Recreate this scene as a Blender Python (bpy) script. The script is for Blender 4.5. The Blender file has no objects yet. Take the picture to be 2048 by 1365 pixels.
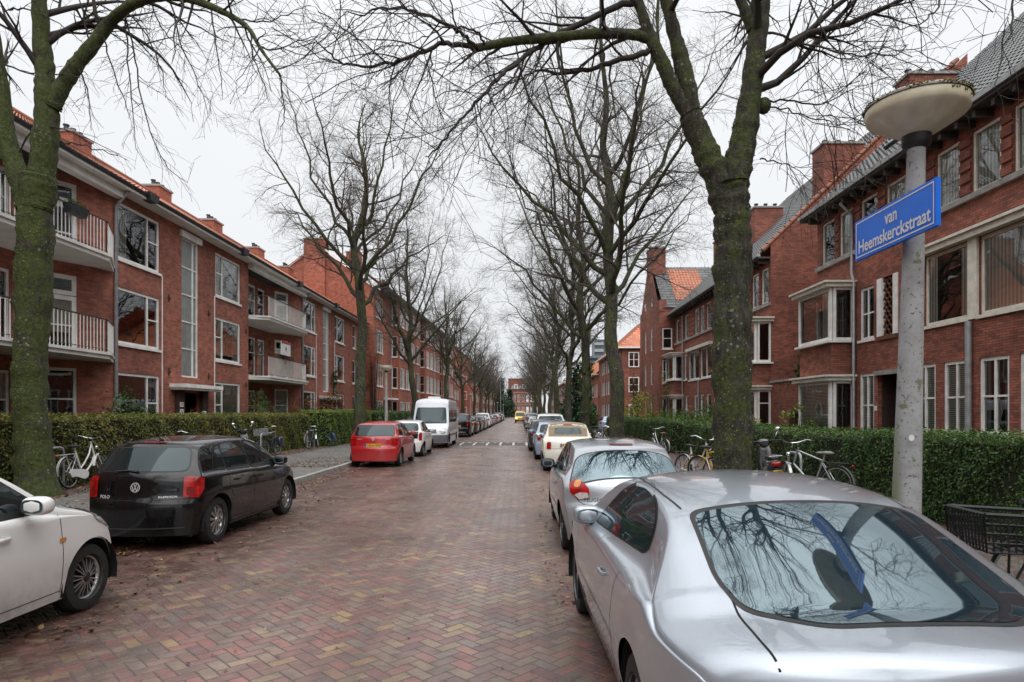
import bpy, bmesh, math, random
import numpy as np
from mathutils import Vector, Matrix
from mathutils.bvhtree import BVHTree

random.seed(7)
sc = bpy.context.scene
COL = sc.collection
R = math.radians
H_EYE = 1.8

# ------------------------------------------------------------------ object helpers
ROOT = {}

def tag(o, label=None, cat=None, group=None, kind=None):
    if label: o['label'] = label
    if cat: o['category'] = cat
    if group: o['group'] = group
    if kind: o['kind'] = kind
    return o

def thing(name, label, cat, loc=(0, 0, 0), rz=0.0, group=None):
    o = bpy.data.objects.new(name, None)
    o.empty_display_size = 0.2
    COL.objects.link(o)
    o.location = loc
    o.rotation_euler = (0, 0, rz)
    tag(o, label, cat, group)
    ROOT[o] = Matrix.Translation(loc) @ Matrix.Rotation(rz, 4, 'Z')
    return o

def kids(o):
    return [c for c in o.children]

def copy_tree(o, parent=None):
    c = o.copy()
    COL.objects.link(c)
    if parent is not None:
        c.parent = parent
    for ch in kids(o):
        copy_tree(ch, c)
    return c

class MB:
    """collects verts and faces for ONE mesh object"""
    def __init__(self):
        self.v = []; self.f = []; self.m = []; self.uv = {}
    def add(self, vs, fs, mi=0):
        b = len(self.v)
        self.v.extend(vs)
        for f in fs:
            self.f.append(tuple(b + i for i in f)); self.m.append(mi)
    def quad(self, a, b, c, d, mi=0):
        self.add([a, b, c, d], [(0, 1, 2, 3)], mi)
    def box(self, x0, x1, y0, y1, z0, z1, mi=0):
        self.hexa([(x0,y0,z0),(x1,y0,z0),(x1,y1,z0),(x0,y1,z0),(x0,y0,z1),(x1,y0,z1),(x1,y1,z1),(x0,y1,z1)], mi)
    def hexa(self, p, mi=0):
        self.add([tuple(q) for q in p], [(3,2,1,0),(4,5,6,7),(0,1,5,4),(1,2,6,5),(2,3,7,6),(3,0,4,7)], mi)
    def tube(self, pts, r, n=6, mi=0, cap=True):
        pts = [Vector(p) for p in pts]
        rr = r if hasattr(r, '__len__') else [r] * len(pts)
        base = len(self.v)
        t = (pts[1] - pts[0]).normalized()
        ref = Vector((0, 0, 1)) if abs(t.z) < .9 else Vector((1, 0, 0))
        a = t.cross(ref).normalized()
        for i, p in enumerate(pts):
            if i == 0: t = pts[1] - pts[0]
            elif i == len(pts) - 1: t = pts[i] - pts[i - 1]
            else: t = pts[i + 1] - pts[i - 1]
            if t.length < 1e-9: t = Vector((0, 0, 1))
            t.normalize()
            a = a - t * a.dot(t)
            if a.length < 1e-6: a = t.orthogonal()
            a.normalize()
            b = t.cross(a)
            for k in range(n):
                an = 2 * math.pi * k / n
                q = p + (a * math.cos(an) + b * math.sin(an)) * rr[i]
                self.v.append((q.x, q.y, q.z))
        for i in range(len(pts) - 1):
            for k in range(n):
                k2 = (k + 1) % n
                self.f.append((base + i*n + k, base + i*n + k2, base + (i+1)*n + k2, base + (i+1)*n + k)); self.m.append(mi)
        if cap and n > 3:
            self.f.append(tuple(base + k for k in reversed(range(n)))); self.m.append(mi)
            e = base + (len(pts) - 1) * n
            self.f.append(tuple(e + k for k in range(n))); self.m.append(mi)
    def lathe(self, prof, c, axis='Z', n=24, mi=0, a0=0.0, a1=2*math.pi):
        """prof: list of (radius, height)"""
        full = abs(a1 - a0 - 2*math.pi) < 1e-6
        base = len(self.v); cnt = n if full else n + 1
        for r_, h_ in prof:
            for k in range(cnt):
                an = a0 + (a1 - a0) * k / n
                x, y = r_ * math.cos(an), r_ * math.sin(an)
                if axis == 'Z': q = (c[0] + x, c[1] + y, c[2] + h_)
                elif axis == 'X': q = (c[0] + h_, c[1] + x, c[2] + y)
                else: q = (c[0] + x, c[1] + h_, c[2] + y)
                self.v.append(q)
        for i in range(len(prof) - 1):
            for k in range(n):
                k2 = (k + 1) % cnt
                self.f.append((base + i*cnt + k, base + i*cnt + k2, base + (i+1)*cnt + k2, base + (i+1)*cnt + k)); self.m.append(mi)
    def ball(self, c, rx, ry, rz, n=10, mi=0, rot=None, p=1.0):
        base = len(self.v); m = n // 2 + 1
        for i in range(m + 1):
            th = math.pi * i / m
            for k in range(n):
                an = 2 * math.pi * k / n
                def sg(v): return math.copysign(abs(v) ** p, v)
                q = Vector((rx * sg(math.sin(th)) * sg(math.cos(an)), ry * sg(math.sin(th)) * sg(math.sin(an)), rz * sg(math.cos(th))))
                if rot is not None: q = rot @ q
                self.v.append((c[0] + q.x, c[1] + q.y, c[2] + q.z))
        for i in range(m):
            for k in range(n):
                k2 = (k + 1) % n
                self.f.append((base + i*n + k, base + (i+1)*n + k, base + (i+1)*n + k2, base + i*n + k2)); self.m.append(mi)
    def mesh(self, uv=False, smooth=None, inv=None):
        me = bpy.data.meshes.new('m')
        vs = self.v
        if inv is not None:
            A = np.array(inv)
            a = np.array(vs, dtype=float).reshape(-1, 3)
            a = a @ A[:3, :3].T + A[:3, 3]
            vl = a.tolist()
        else:
            vl = vs
        me.from_pydata(vl, [], self.f)
        if any(self.m):
            me.polygons.foreach_set('material_index', self.m)
        if uv:
            lay = me.uv_layers.new(name='UVMap')
            a = np.array(vs, dtype=float).reshape(-1, 3)
            out = np.zeros((len(me.loops), 2))
            nr = np.zeros(len(me.polygons) * 3); me.polygons.foreach_get('normal', nr); nr = nr.reshape(-1, 3)
            li = 0
            for fi, f in enumerate(self.f):
                nx, ny, nz = np.abs(nr[fi])
                if nz > .75: ax = (0, 1)
                elif nx >= ny: ax = (1, 2)
                else: ax = (0, 2)
                for q in f:
                    out[li, 0] = a[q, ax[0]]; out[li, 1] = a[q, ax[1]]; li += 1
            lay.data.foreach_set('uv', out.ravel())
        me.update()
        if smooth is not None:
            me.shade_smooth()
            if smooth < 180:
                me.set_sharp_from_angle(angle=R(smooth))
        return me
    def build(self, name, mat, parent=None, uv=False, smooth=None, local=False, label=None):
        root = parent
        while root is not None and root not in ROOT:
            root = root.parent
        inv = None if (root is None or local) else ROOT[root].inverted()
        me = self.mesh(uv, smooth, inv)
        for m_ in (mat if isinstance(mat, (list, tuple)) else [mat]):
            me.materials.append(m_)
        o = bpy.data.objects.new(name, me)
        COL.objects.link(o)
        if parent is not None: o.parent = parent
        if label: o['label'] = label
        return o

def struct(name, mb, mat, uv=False, kind='structure', smooth=None):
    o = mb.build(name, mat, None, uv, smooth)
    o['kind'] = kind
    return o

def leaf_mesh(P, N, size, rnd, aspect=.62):
    """many small leaf quads: P (n,3) positions, N (n,3) rough normals, size (n), rnd (n) goes into uv"""
    n = len(P)
    g = np.random.default_rng(len(P) + 3)
    N = N + g.normal(0, .55, (n, 3)); N /= np.linalg.norm(N, axis=1)[:, None] + 1e-9
    t = g.normal(0, 1, (n, 3)); t -= N * (t * N).sum(1)[:, None]; t /= np.linalg.norm(t, axis=1)[:, None] + 1e-9
    b = np.cross(N, t)
    s = size[:, None]
    V = np.empty((n, 4, 3))
    V[:, 0] = P - t * s * .5; V[:, 1] = P + b * s * aspect * .5 - t * s * .05 + N * s * .1
    V[:, 2] = P + t * s * .5; V[:, 3] = P - b * s * aspect * .5 - t * s * .05 + N * s * .1
    me = bpy.data.meshes.new('leaves')
    me.vertices.add(n * 4); me.vertices.foreach_set('co', V.ravel())
    me.loops.add(n * 4); me.loops.foreach_set('vertex_index', np.arange(n * 4, dtype=np.int32))
    me.polygons.add(n); me.polygons.foreach_set('loop_start', np.arange(0, n * 4, 4, dtype=np.int32))
    try: me.polygons.foreach_set('loop_total', np.full(n, 4, dtype=np.int32))
    except Exception: pass
    lay = me.uv_layers.new(name='UVMap')
    uv = np.repeat(np.stack([rnd, rnd], 1), 4, axis=0)
    lay.data.foreach_set('uv', uv.ravel())
    me.update(calc_edges=True)
    return me

# ------------------------------------------------------------------ node helpers
class NB:
    def __init__(self, name):
        self.mat = bpy.data.materials.new(name); self.mat.use_nodes = True
        self.nt = self.mat.node_tree
        self.b = self.nt.nodes['Principled BSDF']
    def n(self, t, **kw):
        x = self.nt.nodes.new(t)
        for k, v in kw.items(): setattr(x, k, v)
        return x
    def set(self, sock, v):
        if hasattr(v, 'is_output'): self.nt.links.new(v, sock)
        elif isinstance(v, (tuple, list)) and len(v) == 3 and sock.type == 'RGBA': sock.default_value = (*v, 1)
        else: sock.default_value = v
    def m(self, op, a, b=None, c=None, clamp=False):
        x = self.n('ShaderNodeMath', operation=op, use_clamp=clamp)
        self.set(x.inputs[0], a)
        if b is not None: self.set(x.inputs[1], b)
        if c is not None: self.set(x.inputs[2], c)
        return x.outputs[0]
    def mix(self, fac, a, b, mode='MIX'):
        x = self.n('ShaderNodeMix', data_type='RGBA', blend_type=mode)
        self.set(x.inputs[0], fac); self.set(x.inputs[6], a); self.set(x.inputs[7], b)
        return x.outputs[2]
    def ramp(self, fac, stops, interp='LINEAR'):
        x = self.n('ShaderNodeValToRGB'); x.color_ramp.interpolation = interp
        e = x.color_ramp.elements
        while len(e) < len(stops): e.new(0.5)
        for el, (p, c) in zip(e, stops):
            el.position = p; el.color = (*c, 1) if len(c) == 3 else c
        self.set(x.inputs[0], fac)
        return x.outputs[0]
    def smooth(self, v, a, b, lo=0.0, hi=1.0):
        x = self.n('ShaderNodeMapRange', interpolation_type='SMOOTHSTEP')
        self.set(x.inputs[0], v); x.inputs[1].default_value = a; x.inputs[2].default_value = b
        x.inputs[3].default_value = lo; x.inputs[4].default_value = hi
        return x.outputs[0]
    def noise(self, vec, scale, detail=3, rough=.55, out=0):
        x = self.n('ShaderNodeTexNoise')
        if vec is not None: self.set(x.inputs['Vector'], vec)
        x.inputs['Scale'].default_value = scale; x.inputs['Detail'].default_value = detail; x.inputs['Roughness'].default_value = rough
        return x.outputs[out]
    def pos(self): return self.n('ShaderNodeNewGeometry').outputs['Position']
    def objc(self): return self.n('ShaderNodeTexCoord').outputs['Object']
    def uv(self): return self.n('ShaderNodeTexCoord').outputs['UV']
    def xyz(self, v):
        x = self.n('ShaderNodeSeparateXYZ'); self.set(x.inputs[0], v); return x.outputs
    def comb(self, a, b, c):
        x = self.n('ShaderNodeCombineXYZ')
        for i, q in enumerate((a, b, c)): self.set(x.inputs[i], q)
        return x.outputs[0]
    def bump(self, h, strength=.3, dist=.01):
        x = self.n('ShaderNodeBump'); x.inputs['Strength'].default_value = strength; x.inputs['Distance'].default_value = dist
        self.set(x.inputs['Height'], h)
        self.nt.links.new(x.outputs[0], self.b.inputs['Normal'])
    def base(self, c): self.set(self.b.inputs['Base Color'], c)
    def p(self, **kw):
        for k, v in kw.items(): self.set(self.b.inputs[k.replace('_', ' ')], v)

def plain(name, col, rough=.5, metal=0.0, var=.12, vs=6.0, coat=0.0, spec=.5, bump=0.0):
    k = NB(name)
    nz = k.noise(k.objc(), vs, 4)
    d = k.smooth(nz, .3, .7, 1 - var, 1 + var * .6)
    x = k.mix(1.0, col, k.comb(d, d, d), 'MULTIPLY')
    k.base(x)
    k.p(Roughness=rough, Metallic=metal, Coat_Weight=coat, Specular_IOR_Level=spec)
    k.b.inputs['Coat Roughness'].default_value = .04
    if bump: k.bump(nz, bump, .01)
    return k.mat

def brick_mat(name, c1, c2, mortar, bw=.22, rh=.062, dirt=.35):
    k = NB(name)
    uv = k.uv()
    t = k.n('ShaderNodeTexBrick'); k.set(t.inputs['Vector'], uv)
    t.offset = .5
    t.inputs['Scale'].default_value = 1.0
    t.inputs['Brick Width'].default_value = bw; t.inputs['Row Height'].default_value = rh
    t.inputs['Mortar Size'].default_value = .006; t.inputs['Mortar Smooth'].default_value = .15; t.inputs['Bias'].default_value = -.1
    k.set(t.inputs['Color1'], c1); k.set(t.inputs['Color2'], c2); k.set(t.inputs['Mortar'], mortar)
    big = k.noise(uv, .35, 5, .6)
    mid = k.noise(uv, 3.0, 4, .65)
    d = k.smooth(big, .28, .72, 1 - dirt, 1.15)
    e = k.smooth(mid, .3, .7, .78, 1.18)
    x = k.mix(1.0, t.outputs['Color'], k.comb(d, d, d), 'MULTIPLY')
    x = k.mix(1.0, x, k.comb(e, e, e), 'MULTIPLY')
    # damp, mossy streaks low on the wall
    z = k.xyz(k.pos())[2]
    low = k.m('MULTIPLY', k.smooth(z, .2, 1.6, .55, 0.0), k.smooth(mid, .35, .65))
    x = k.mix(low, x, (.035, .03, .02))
    k.base(x); k.p(Roughness=.82)
    h = k.m('SUBTRACT', 1.0, t.outputs['Fac'])
    k.bump(k.m('ADD', h, k.m('MULTIPLY', mid, .5)), .5, .008)
    return k.mat

M = {}
M['brick_a'] = brick_mat('brick_red', (.44, .138, .085), (.245, .075, .050), (.15, .115, .098))
M['brick_b'] = brick_mat('brick_orange', (.47, .150, .090), (.31, .095, .060), (.12, .08, .065), dirt=.25)
M['brick_c'] = brick_mat('brick_brown', (.38, .120, .072), (.185, .062, .044), (.065, .05, .043))
M['brick_far'] = brick_mat('brick_pinkish', (.27, .10, .07), (.2, .07, .05), (.16, .1, .085), dirt=.2)
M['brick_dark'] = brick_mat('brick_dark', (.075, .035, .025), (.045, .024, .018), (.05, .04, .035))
M['white'] = plain('white_paint', (.84, .83, .80), .45, var=.14, vs=3)
M['white2'] = plain('white_soffit', (.74, .73, .70), .55, var=.12, vs=2)
M['cream'] = plain('cream_paint', (.72, .69, .60), .5, var=.15)
M['concrete'] = plain('concrete', (.30, .29, .27), .85, var=.25, vs=5, bump=.2)
M['zinc'] = plain('zinc', (.05, .055, .06), .5, .4, .3)
M['zinc_l'] = plain('zinc_light', (.36, .37, .38), .5, .35, .2)
M['black'] = plain('black_plastic', (.014, .014, .015), .5, var=.2)
M['rubber'] = plain('rubber', (.018, .017, .017), .8, var=.35, vs=14)
M['void'] = plain('dark_void', (.006, .006, .006), .9, var=.1)
M['badge'] = plain('badge_silver', (.62, .62, .63), .35, .25, .05)
M['chrome'] = plain('chrome', (.7, .7, .7), .12, 1.0, .05)
M['alu'] = plain('alloy', (.50, .50, .51), .3, .9, .15)
M['alu_d'] = plain('dark_steel', (.06, .06, .062), .4, .6, .2)
M['iron'] = plain('iron', (.05, .045, .04), .6, .3, .3)
M['red_door'] = plain('orange_red_paint', (.55, .085, .03), .35, var=.1)
M['wood'] = plain('wood', (.12, .05, .025), .6, var=.3)
M['lattice'] = plain('lattice_brown', (.14, .055, .03), .7, var=.25)
M['moss'] = plain('moss', (.16, .15, .03), .95, var=.5, vs=12, bump=.6)
M['soil'] = None

def tile_mat(name, c1, c2, c3):
    k = NB(name)
    uv = k.uv()
    s = k.xyz(uv)
    cell = k.comb(k.m('FLOOR', s[0]), k.m('FLOOR', s[1]), 0.0)
    w = k.n('ShaderNodeTexWhiteNoise', noise_dimensions='2D'); k.set(w.inputs['Vector'], cell)
    col = k.ramp(w.outputs['Value'], [(0, c1), (.55, c2), (1, c3)])
    big = k.noise(uv, .12, 4)
    d = k.smooth(big, .3, .7, .72, 1.12)
    col = k.mix(1.0, col, k.comb(d, d, d), 'MULTIPLY')
    # shade at the course overlaps, painted into the tile colour
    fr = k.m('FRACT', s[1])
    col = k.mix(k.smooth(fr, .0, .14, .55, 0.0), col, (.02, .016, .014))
    k.base(col); k.p(Roughness=.55)
    k.bump(k.noise(uv, 8, 4), .15, .01)
    return k.mat
M['tile_o'] = tile_mat('orange_roof_tile', (.55, .16, .07), (.62, .21, .10), (.48, .14, .062))
M['tile_g'] = tile_mat('grey_roof_tile', (.10, .105, .105), (.15, .155, .155), (.08, .083, .08))

# pavement: 45 degree herringbone of 20 x 10 cm clinkers
def road_mat():
    k = NB('clinker_paving')
    P = k.pos(); s = k.xyz(P)
    wob = k.noise(P, 1.3, 2); wob = k.m('MULTIPLY', k.m('SUBTRACT', wob, .5), .035)
    wob2 = k.noise(P, 14, 2); wob2 = k.m('MULTIPLY', k.m('SUBTRACT', wob2, .5), .012)
    w = k.m('ADD', wob, wob2)
    q = 1 / (math.sqrt(2) * .103)
    a = k.m('MULTIPLY', k.m('ADD', k.m('ADD', s[0], s[1]), w), q)
    b = k.m('MULTIPLY', k.m('ADD', k.m('SUBTRACT', s[1], s[0]), w), q)
    i, j = k.m('FLOOR', a), k.m('FLOOR', b)
    fx, fy = k.m('SUBTRACT', a, i), k.m('SUBTRACT', b, j)
    kk = k.m('FLOORED_MODULO', k.m('SUBTRACT', i, j), 4.0)
    isk = [k.m('COMPARE', kk, float(t), .5) for t in range(4)]
    dl = k.m('MULTIPLY_ADD', isk[1], 9.0, fx)
    dr = k.m('MULTIPLY_ADD', isk[0], 9.0, k.m('SUBTRACT', 1.0, fx))
    db = k.m('MULTIPLY_ADD', isk[2], 9.0, fy)
    dt = k.m('MULTIPLY_ADD', isk[3], 9.0, k.m('SUBTRACT', 1.0, fy))
    d = k.m('MINIMUM', k.m('MINIMUM', dl, dr), k.m('MINIMUM', db, dt))
    d = k.m('ADD', d, k.m('MULTIPLY', k.m('SUBTRACT', k.noise(P, 40, 2), .5), .07))
    joint = k.smooth(d, .025, .085, 1.0, 0.0)
    vid = k.m('ADD', isk[2], isk[3])
    idv = k.comb(k.m('SUBTRACT', i, isk[1]), k.m('SUBTRACT', j, isk[2]), vid)
    wn = k.n('ShaderNodeTexWhiteNoise', noise_dimensions='3D'); k.set(wn.inputs['Vector'], idv)
    r = wn.outputs['Value']
    col = k.ramp(r, [(0, (0.196, 0.119, 0.119)), (.16, (0.246, 0.109, 0.102)), (.30, (0.181, 0.128, 0.119)), (.44, (0.297, 0.123, 0.109)),
                     (.56, (0.225, 0.152, 0.133)), (.68, (0.268, 0.189, 0.131)), (.78, (0.196, 0.145, 0.145)), (.88, (0.348, 0.239, 0.123)), (.95, (0.275, 0.145, 0.116)), (1, (0.217, 0.145, 0.138))])
    big = k.noise(P, .5, 4); med = k.noise(P, 6, 5, .65); fine = k.noise(P, 60, 3)
    v = k.m('MULTIPLY', k.smooth(big, .3, .7, .8, 1.15), k.m('MULTIPLY', k.smooth(med, .25, .75, .72, 1.24), k.smooth(fine, .2, .8, .8, 1.15)))
    col = k.mix(1.0, col, k.comb(v, v, v), 'MULTIPLY')
    hsv = k.n('ShaderNodeHueSaturation'); hsv.inputs['Saturation'].default_value = .92; k.set(hsv.inputs['Color'], col); col = hsv.outputs[0]
    trk = k.noise(k.comb(k.m('MULTIPLY', s[0], 1.15), k.m('MULTIPLY', s[1], .07), 0.0), 1.0, 3); tk = k.smooth(trk, .32, .68, .74, 1.16)
    col = k.mix(1.0, col, k.comb(tk, tk, tk), 'MULTIPLY')
    stain = k.smooth(k.noise(P, .9, 5, .7), .60, .72, 0.0, .45); col = k.mix(stain, col, (.035, .028, .024))
    col = k.mix(1.0, col, (.80, .785, .74), 'MULTIPLY')
    col = k.mix(joint, col, k.mix(med, (.055, .045, .038), (.12, .105, .085)))
    # leaf mulch and moss in the parking strips
    x = s[0]
    edge = k.m('ADD', x, k.m('MULTIPLY', k.m('SUBTRACT', k.noise(P, .55, 4), .5), 2.4))
    mulL = k.smooth(edge, -3.7, -2.75, 1.0, 0.0)
    mulR = k.smooth(k.m('ADD', x, k.m('MULTIPLY', k.m('SUBTRACT', big, .5), 1.0)), .55, 1.2, 0.0, .75)
    mul = k.m('MAXIMUM', mulL, mulR)
    cover = k.m('MULTIPLY', mul, k.smooth(k.noise(P, 3.2, 6, .7), .38, .60, .1, .92), clamp=True)
    mc = k.ramp(k.noise(P, 22, 4, .7), [(.25, (.020, .013, .010)), (.5, (.062, .030, .022)), (.7, (.10, .042, .030)), (.85, (.06, .045, .02))])
    col = k.mix(cover, col, mc)
    k.base(col)
    wet = k.noise(P, .8, 3)
    k.p(Roughness=k.m('ADD', k.smooth(wet, .3, .7, .20, .38), k.m('MULTIPLY', joint, .25)), Specular_IOR_Level=.6)
    h = k.m('SUBTRACT', k.m('ADD', k.m('MULTIPLY', r, .35), k.m('MULTIPLY', fine, .25)), k.m('MULTIPLY', joint, 1.0))
    h = k.m('ADD', h, k.m('MULTIPLY', cover, k.m('MULTIPLY', k.noise(P, 45, 3), 1.6)))
    k.bump(h, .55, .012)
    return k.mat
M['road'] = road_mat()

def walk_mat():
    k = NB('pavement_slabs')
    P = k.pos(); s = k.xyz(P)
    t = k.n('ShaderNodeTexBrick'); k.set(t.inputs['Vector'], P); t.offset = .5
    t.inputs['Scale'].default_value = 1; t.inputs['Brick Width'].default_value = .30; t.inputs['Row Height'].default_value = .30
    t.inputs['Mortar Size'].default_value = .006
    k.set(t.inputs['Color1'], (.155, .15, .14)); k.set(t.inputs['Color2'], (.125, .122, .115)); k.set(t.inputs['Mortar'], (.06, .058, .05))
    big = k.noise(P, .6, 5); med = k.noise(P, 5, 5, .65)
    v = k.m('MULTIPLY', k.smooth(big, .3, .7, .75, 1.2), k.smooth(med, .25, .75, .8, 1.15))
    c = k.mix(1.0, t.outputs['Color'], k.comb(v, v, v), 'MULTIPLY')
    c = k.mix(k.smooth(big, .45, .7, 0, .35), c, (.10, .105, .07))
    edge = k.m('ADD', s[0], k.m('MULTIPLY', k.m('SUBTRACT', k.noise(P, 1.0, 4), .5), 1.2))
    lm = k.smooth(edge, -9.6, -9.0, 1.0, 0.0)
    lr = k.smooth(edge, 4.3, 4.9, 0.0, 1.0)
    cov = k.m('MULTIPLY', k.m('MAXIMUM', lm, lr), k.smooth(k.noise(P, 5, 5, .7), .35, .6, .1, .9), clamp=True)
    mc = k.ramp(k.noise(P, 24, 4, .7), [(.3, (.03, .015, .012)), (.6, (.10, .04, .028)), (.85, (.13, .065, .035))])
    c = k.mix(cov, c, mc)
    k.base(c); k.p(Roughness=.55)
    k.bump(k.m('ADD', k.m('MULTIPLY', t.outputs['Fac'], -1.0), k.m('MULTIPLY', med, .6)), .35, .008)
    return k.mat
M['walk'] = walk_mat()

def soil_mat():
    k = NB('garden_soil')
    P = k.pos()
    c = k.ramp(k.noise(P, 3, 6, .7), [(.25, (.02, .016, .01)), (.5, (.045, .04, .018)), (.7, (.05, .06, .02)), (.85, (.09, .045, .025))])
    k.base(c); k.p(Roughness=.95); k.bump(k.noise(P, 12, 5), .8, .03)
    return k.mat
M['soil'] = soil_mat()

def leaf_mat(name, stops, rough=.45, trans=.25):
    k = NB(name)
    c = k.ramp(k.xyz(k.uv())[0], stops)
    k.base(c); k.p(Roughness=rough, Specular_IOR_Level=.4)
    if trans:
        tr = k.n('ShaderNodeBsdfTranslucent'); k.set(tr.inputs['Color'], c)
        mx = k.n('ShaderNodeMixShader'); mx.inputs[0].default_value = trans
        k.nt.links.new(k.b.outputs[0], mx.inputs[1]); k.nt.links.new(tr.outputs[0], mx.inputs[2])
        k.nt.links.new(mx.outputs[0], k.nt.nodes['Material Output'].inputs['Surface'])
    return k.mat
M['hedge_r'] = leaf_mat('hedge_leaf_green', [(0, (0.026, 0.065, 0.014)), (.35, (0.043, 0.109, 0.022)), (.7, (0.072, 0.145, 0.029)), (.93, (0.123, 0.196, 0.043)), (1, (0.232, 0.203, 0.043))])
M['hedge_l'] = leaf_mat('hedge_leaf_olive', [(0, (0.079, 0.088, 0.021)), (.35, (0.131, 0.149, 0.032)), (.7, (0.175, 0.193, 0.038)), (.9, (0.245, 0.193, 0.044)), (1, (0.228, 0.123, 0.044))])
M['hedge_b'] = leaf_mat('hedge_leaf_bright', [(0, (0.075, 0.128, 0.018)), (.5, (0.135, 0.210, 0.030)), (1, (0.225, 0.285, 0.045))])
M['shrub_g'] = leaf_mat('shrub_leaf', [(0, (0.028, 0.070, 0.017)), (.5, (0.063, 0.133, 0.028)), (.85, (0.126, 0.182, 0.042)), (1, (0.238, 0.224, 0.042))])
M['shrub_y'] = leaf_mat('yellow_leaf', [(0, (0.088, 0.125, 0.025)), (.5, (0.213, 0.213, 0.031)), (1, (0.425, 0.338, 0.037))])
M['shrub_o'] = leaf_mat('beech_leaf', [(0, (0.150, 0.068, 0.027)), (.5, (0.270, 0.112, 0.038)), (.8, (0.195, 0.090, 0.030)), (1, (0.150, 0.150, 0.045))])
M['moss_tuft'] = leaf_mat('moss_tuft', [(0, (.025, .035, .008)), (.40, (.085, .12, .018)), (.75, (.17, .21, .035)), (.93, (.17, .18, .05)), (1, (.26, .29, .20))], .8, 0)
M['conifer'] = leaf_mat('conifer_needles', [(0, (0.011, 0.031, 0.017)), (.6, (0.025, 0.063, 0.028)), (1, (0.049, 0.091, 0.042))], trans=.1)
M['litter'] = leaf_mat('fallen_leaf', [(0, (0.047, 0.022, 0.016)), (.4, (0.115, 0.046, 0.030)), (.7, (0.176, 0.074, 0.041)), (.9, (0.230, 0.135, 0.061)), (1, (0.405, 0.270, 0.108))], rough=.5, trans=0)

def bark_mat(name, moss_amt):
    k = NB(name)
    P = k.objc(); s = k.xyz(P)
    st = k.comb(k.m('MULTIPLY', s[0], 1.0), k.m('MULTIPLY', s[1], 1.0), k.m('MULTIPLY', s[2], .22))
    ridge = k.noise(st, 16, 5, .7)
    med = k.noise(P, 2.6, 5, .65); fine = k.noise(P, 14, 5, .7)
    c = k.ramp(ridge, [(.3, (.010, .009, .0075)), (.5, (.036, .031, .024)), (.72, (.095, .082, .064))])
    mossc = k.ramp(fine, [(.25, (.014, .020, .005)), (.5, (.048, .064, .012)), (.75, (.105, .12, .026))])
    mm = k.smooth(k.m('ADD', med, k.m('MULTIPLY', k.m('SUBTRACT', fine, .5), .5)), .56 - moss_amt * .25, .72 - moss_amt * .25)
    c = k.mix(k.m('MULTIPLY', mm, .92), c, mossc)
    li = k.n('ShaderNodeTexVoronoi'); k.set(li.inputs['Vector'], P); li.inputs['Scale'].default_value = 11
    spot = k.m('MULTIPLY', k.smooth(li.outputs['Distance'], .16, .30, 1.0, 0.0), k.smooth(k.noise(P, 1.7, 3), .48, .62))
    c = k.mix(k.m('MULTIPLY', spot, .8), c, (.21, .25, .17))
    k.base(c); k.p(Roughness=.9)
    k.bump(k.m('ADD', ridge, k.m('MULTIPLY', fine, .9)), .9, .03)
    return k.mat
M['bark'] = bark_mat('mossy_bark', .42); M['bark_g'] = bark_mat('green_mossy_bark', .85)
M['twig'] = plain('twig_bark', (.035, .028, .022), .8, var=.3, vs=3)
M['twig_hazed'] = plain('twig_bark_hazed', (.075, .064, .050), .8, var=.3, vs=3)  # distance haze is put into this paler twig colour

def pane_mat(name, tint, trans=.55):
    """window pane: reflects more at a glancing view, lets the dark room show through"""
    k = NB(name)
    lw = k.n('ShaderNodeFresnel'); lw.inputs['IOR'].default_value = 1.6
    gl = k.n('ShaderNodeBsdfGlossy'); gl.inputs['Roughness'].default_value = .012; gl.inputs['Color'].default_value = (.93, .95, .97, 1)
    wav = k.noise(k.objc(), 1.1, 2)
    bp = k.n('ShaderNodeBump'); bp.inputs['Strength'].default_value = .05; bp.inputs['Distance'].default_value = .05
    k.set(bp.inputs['Height'], wav); k.nt.links.new(bp.outputs[0], gl.inputs['Normal'])
    tr = k.n('ShaderNodeBsdfTransparent'); tr.inputs['Color'].default_value = (*tint, 1)
    mx = k.n('ShaderNodeMixShader')
    k.set(mx.inputs[0], k.m('MULTIPLY_ADD', lw.outputs[0], 1.05, .05, clamp=True))
    k.nt.links.new(tr.outputs[0], mx.inputs[1]); k.nt.links.new(gl.outputs[0], mx.inputs[2])
    k.nt.links.new(mx.outputs[0], k.nt.nodes['Material Output'].inputs['Surface'])
    return k.mat
M['pane'] = pane_mat('window_pane', (.88, .91, .89))
M['pane_frost'] = plain('frosted_pane', (.20, .225, .22), .25, var=.2, vs=2, spec=.8)

def car_glass(name, base, tint):
    k = NB(name)
    k.base(base); k.p(Roughness=.03, IOR=1.52, Specular_IOR_Level=.5)
    k.set(k.b.inputs['Specular Tint'], tint)
    return k.mat
M['cglass'] = car_glass('car_glass', (.012, .017, .018), (.80, .95, 1.0))
M['cglass_b'] = car_glass('blue_car_glass', (.014, .026, .034), (.74, .93, 1.0))
M['cglass_b'].node_tree.nodes['Principled BSDF'].inputs['IOR'].default_value = 3.0

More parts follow.
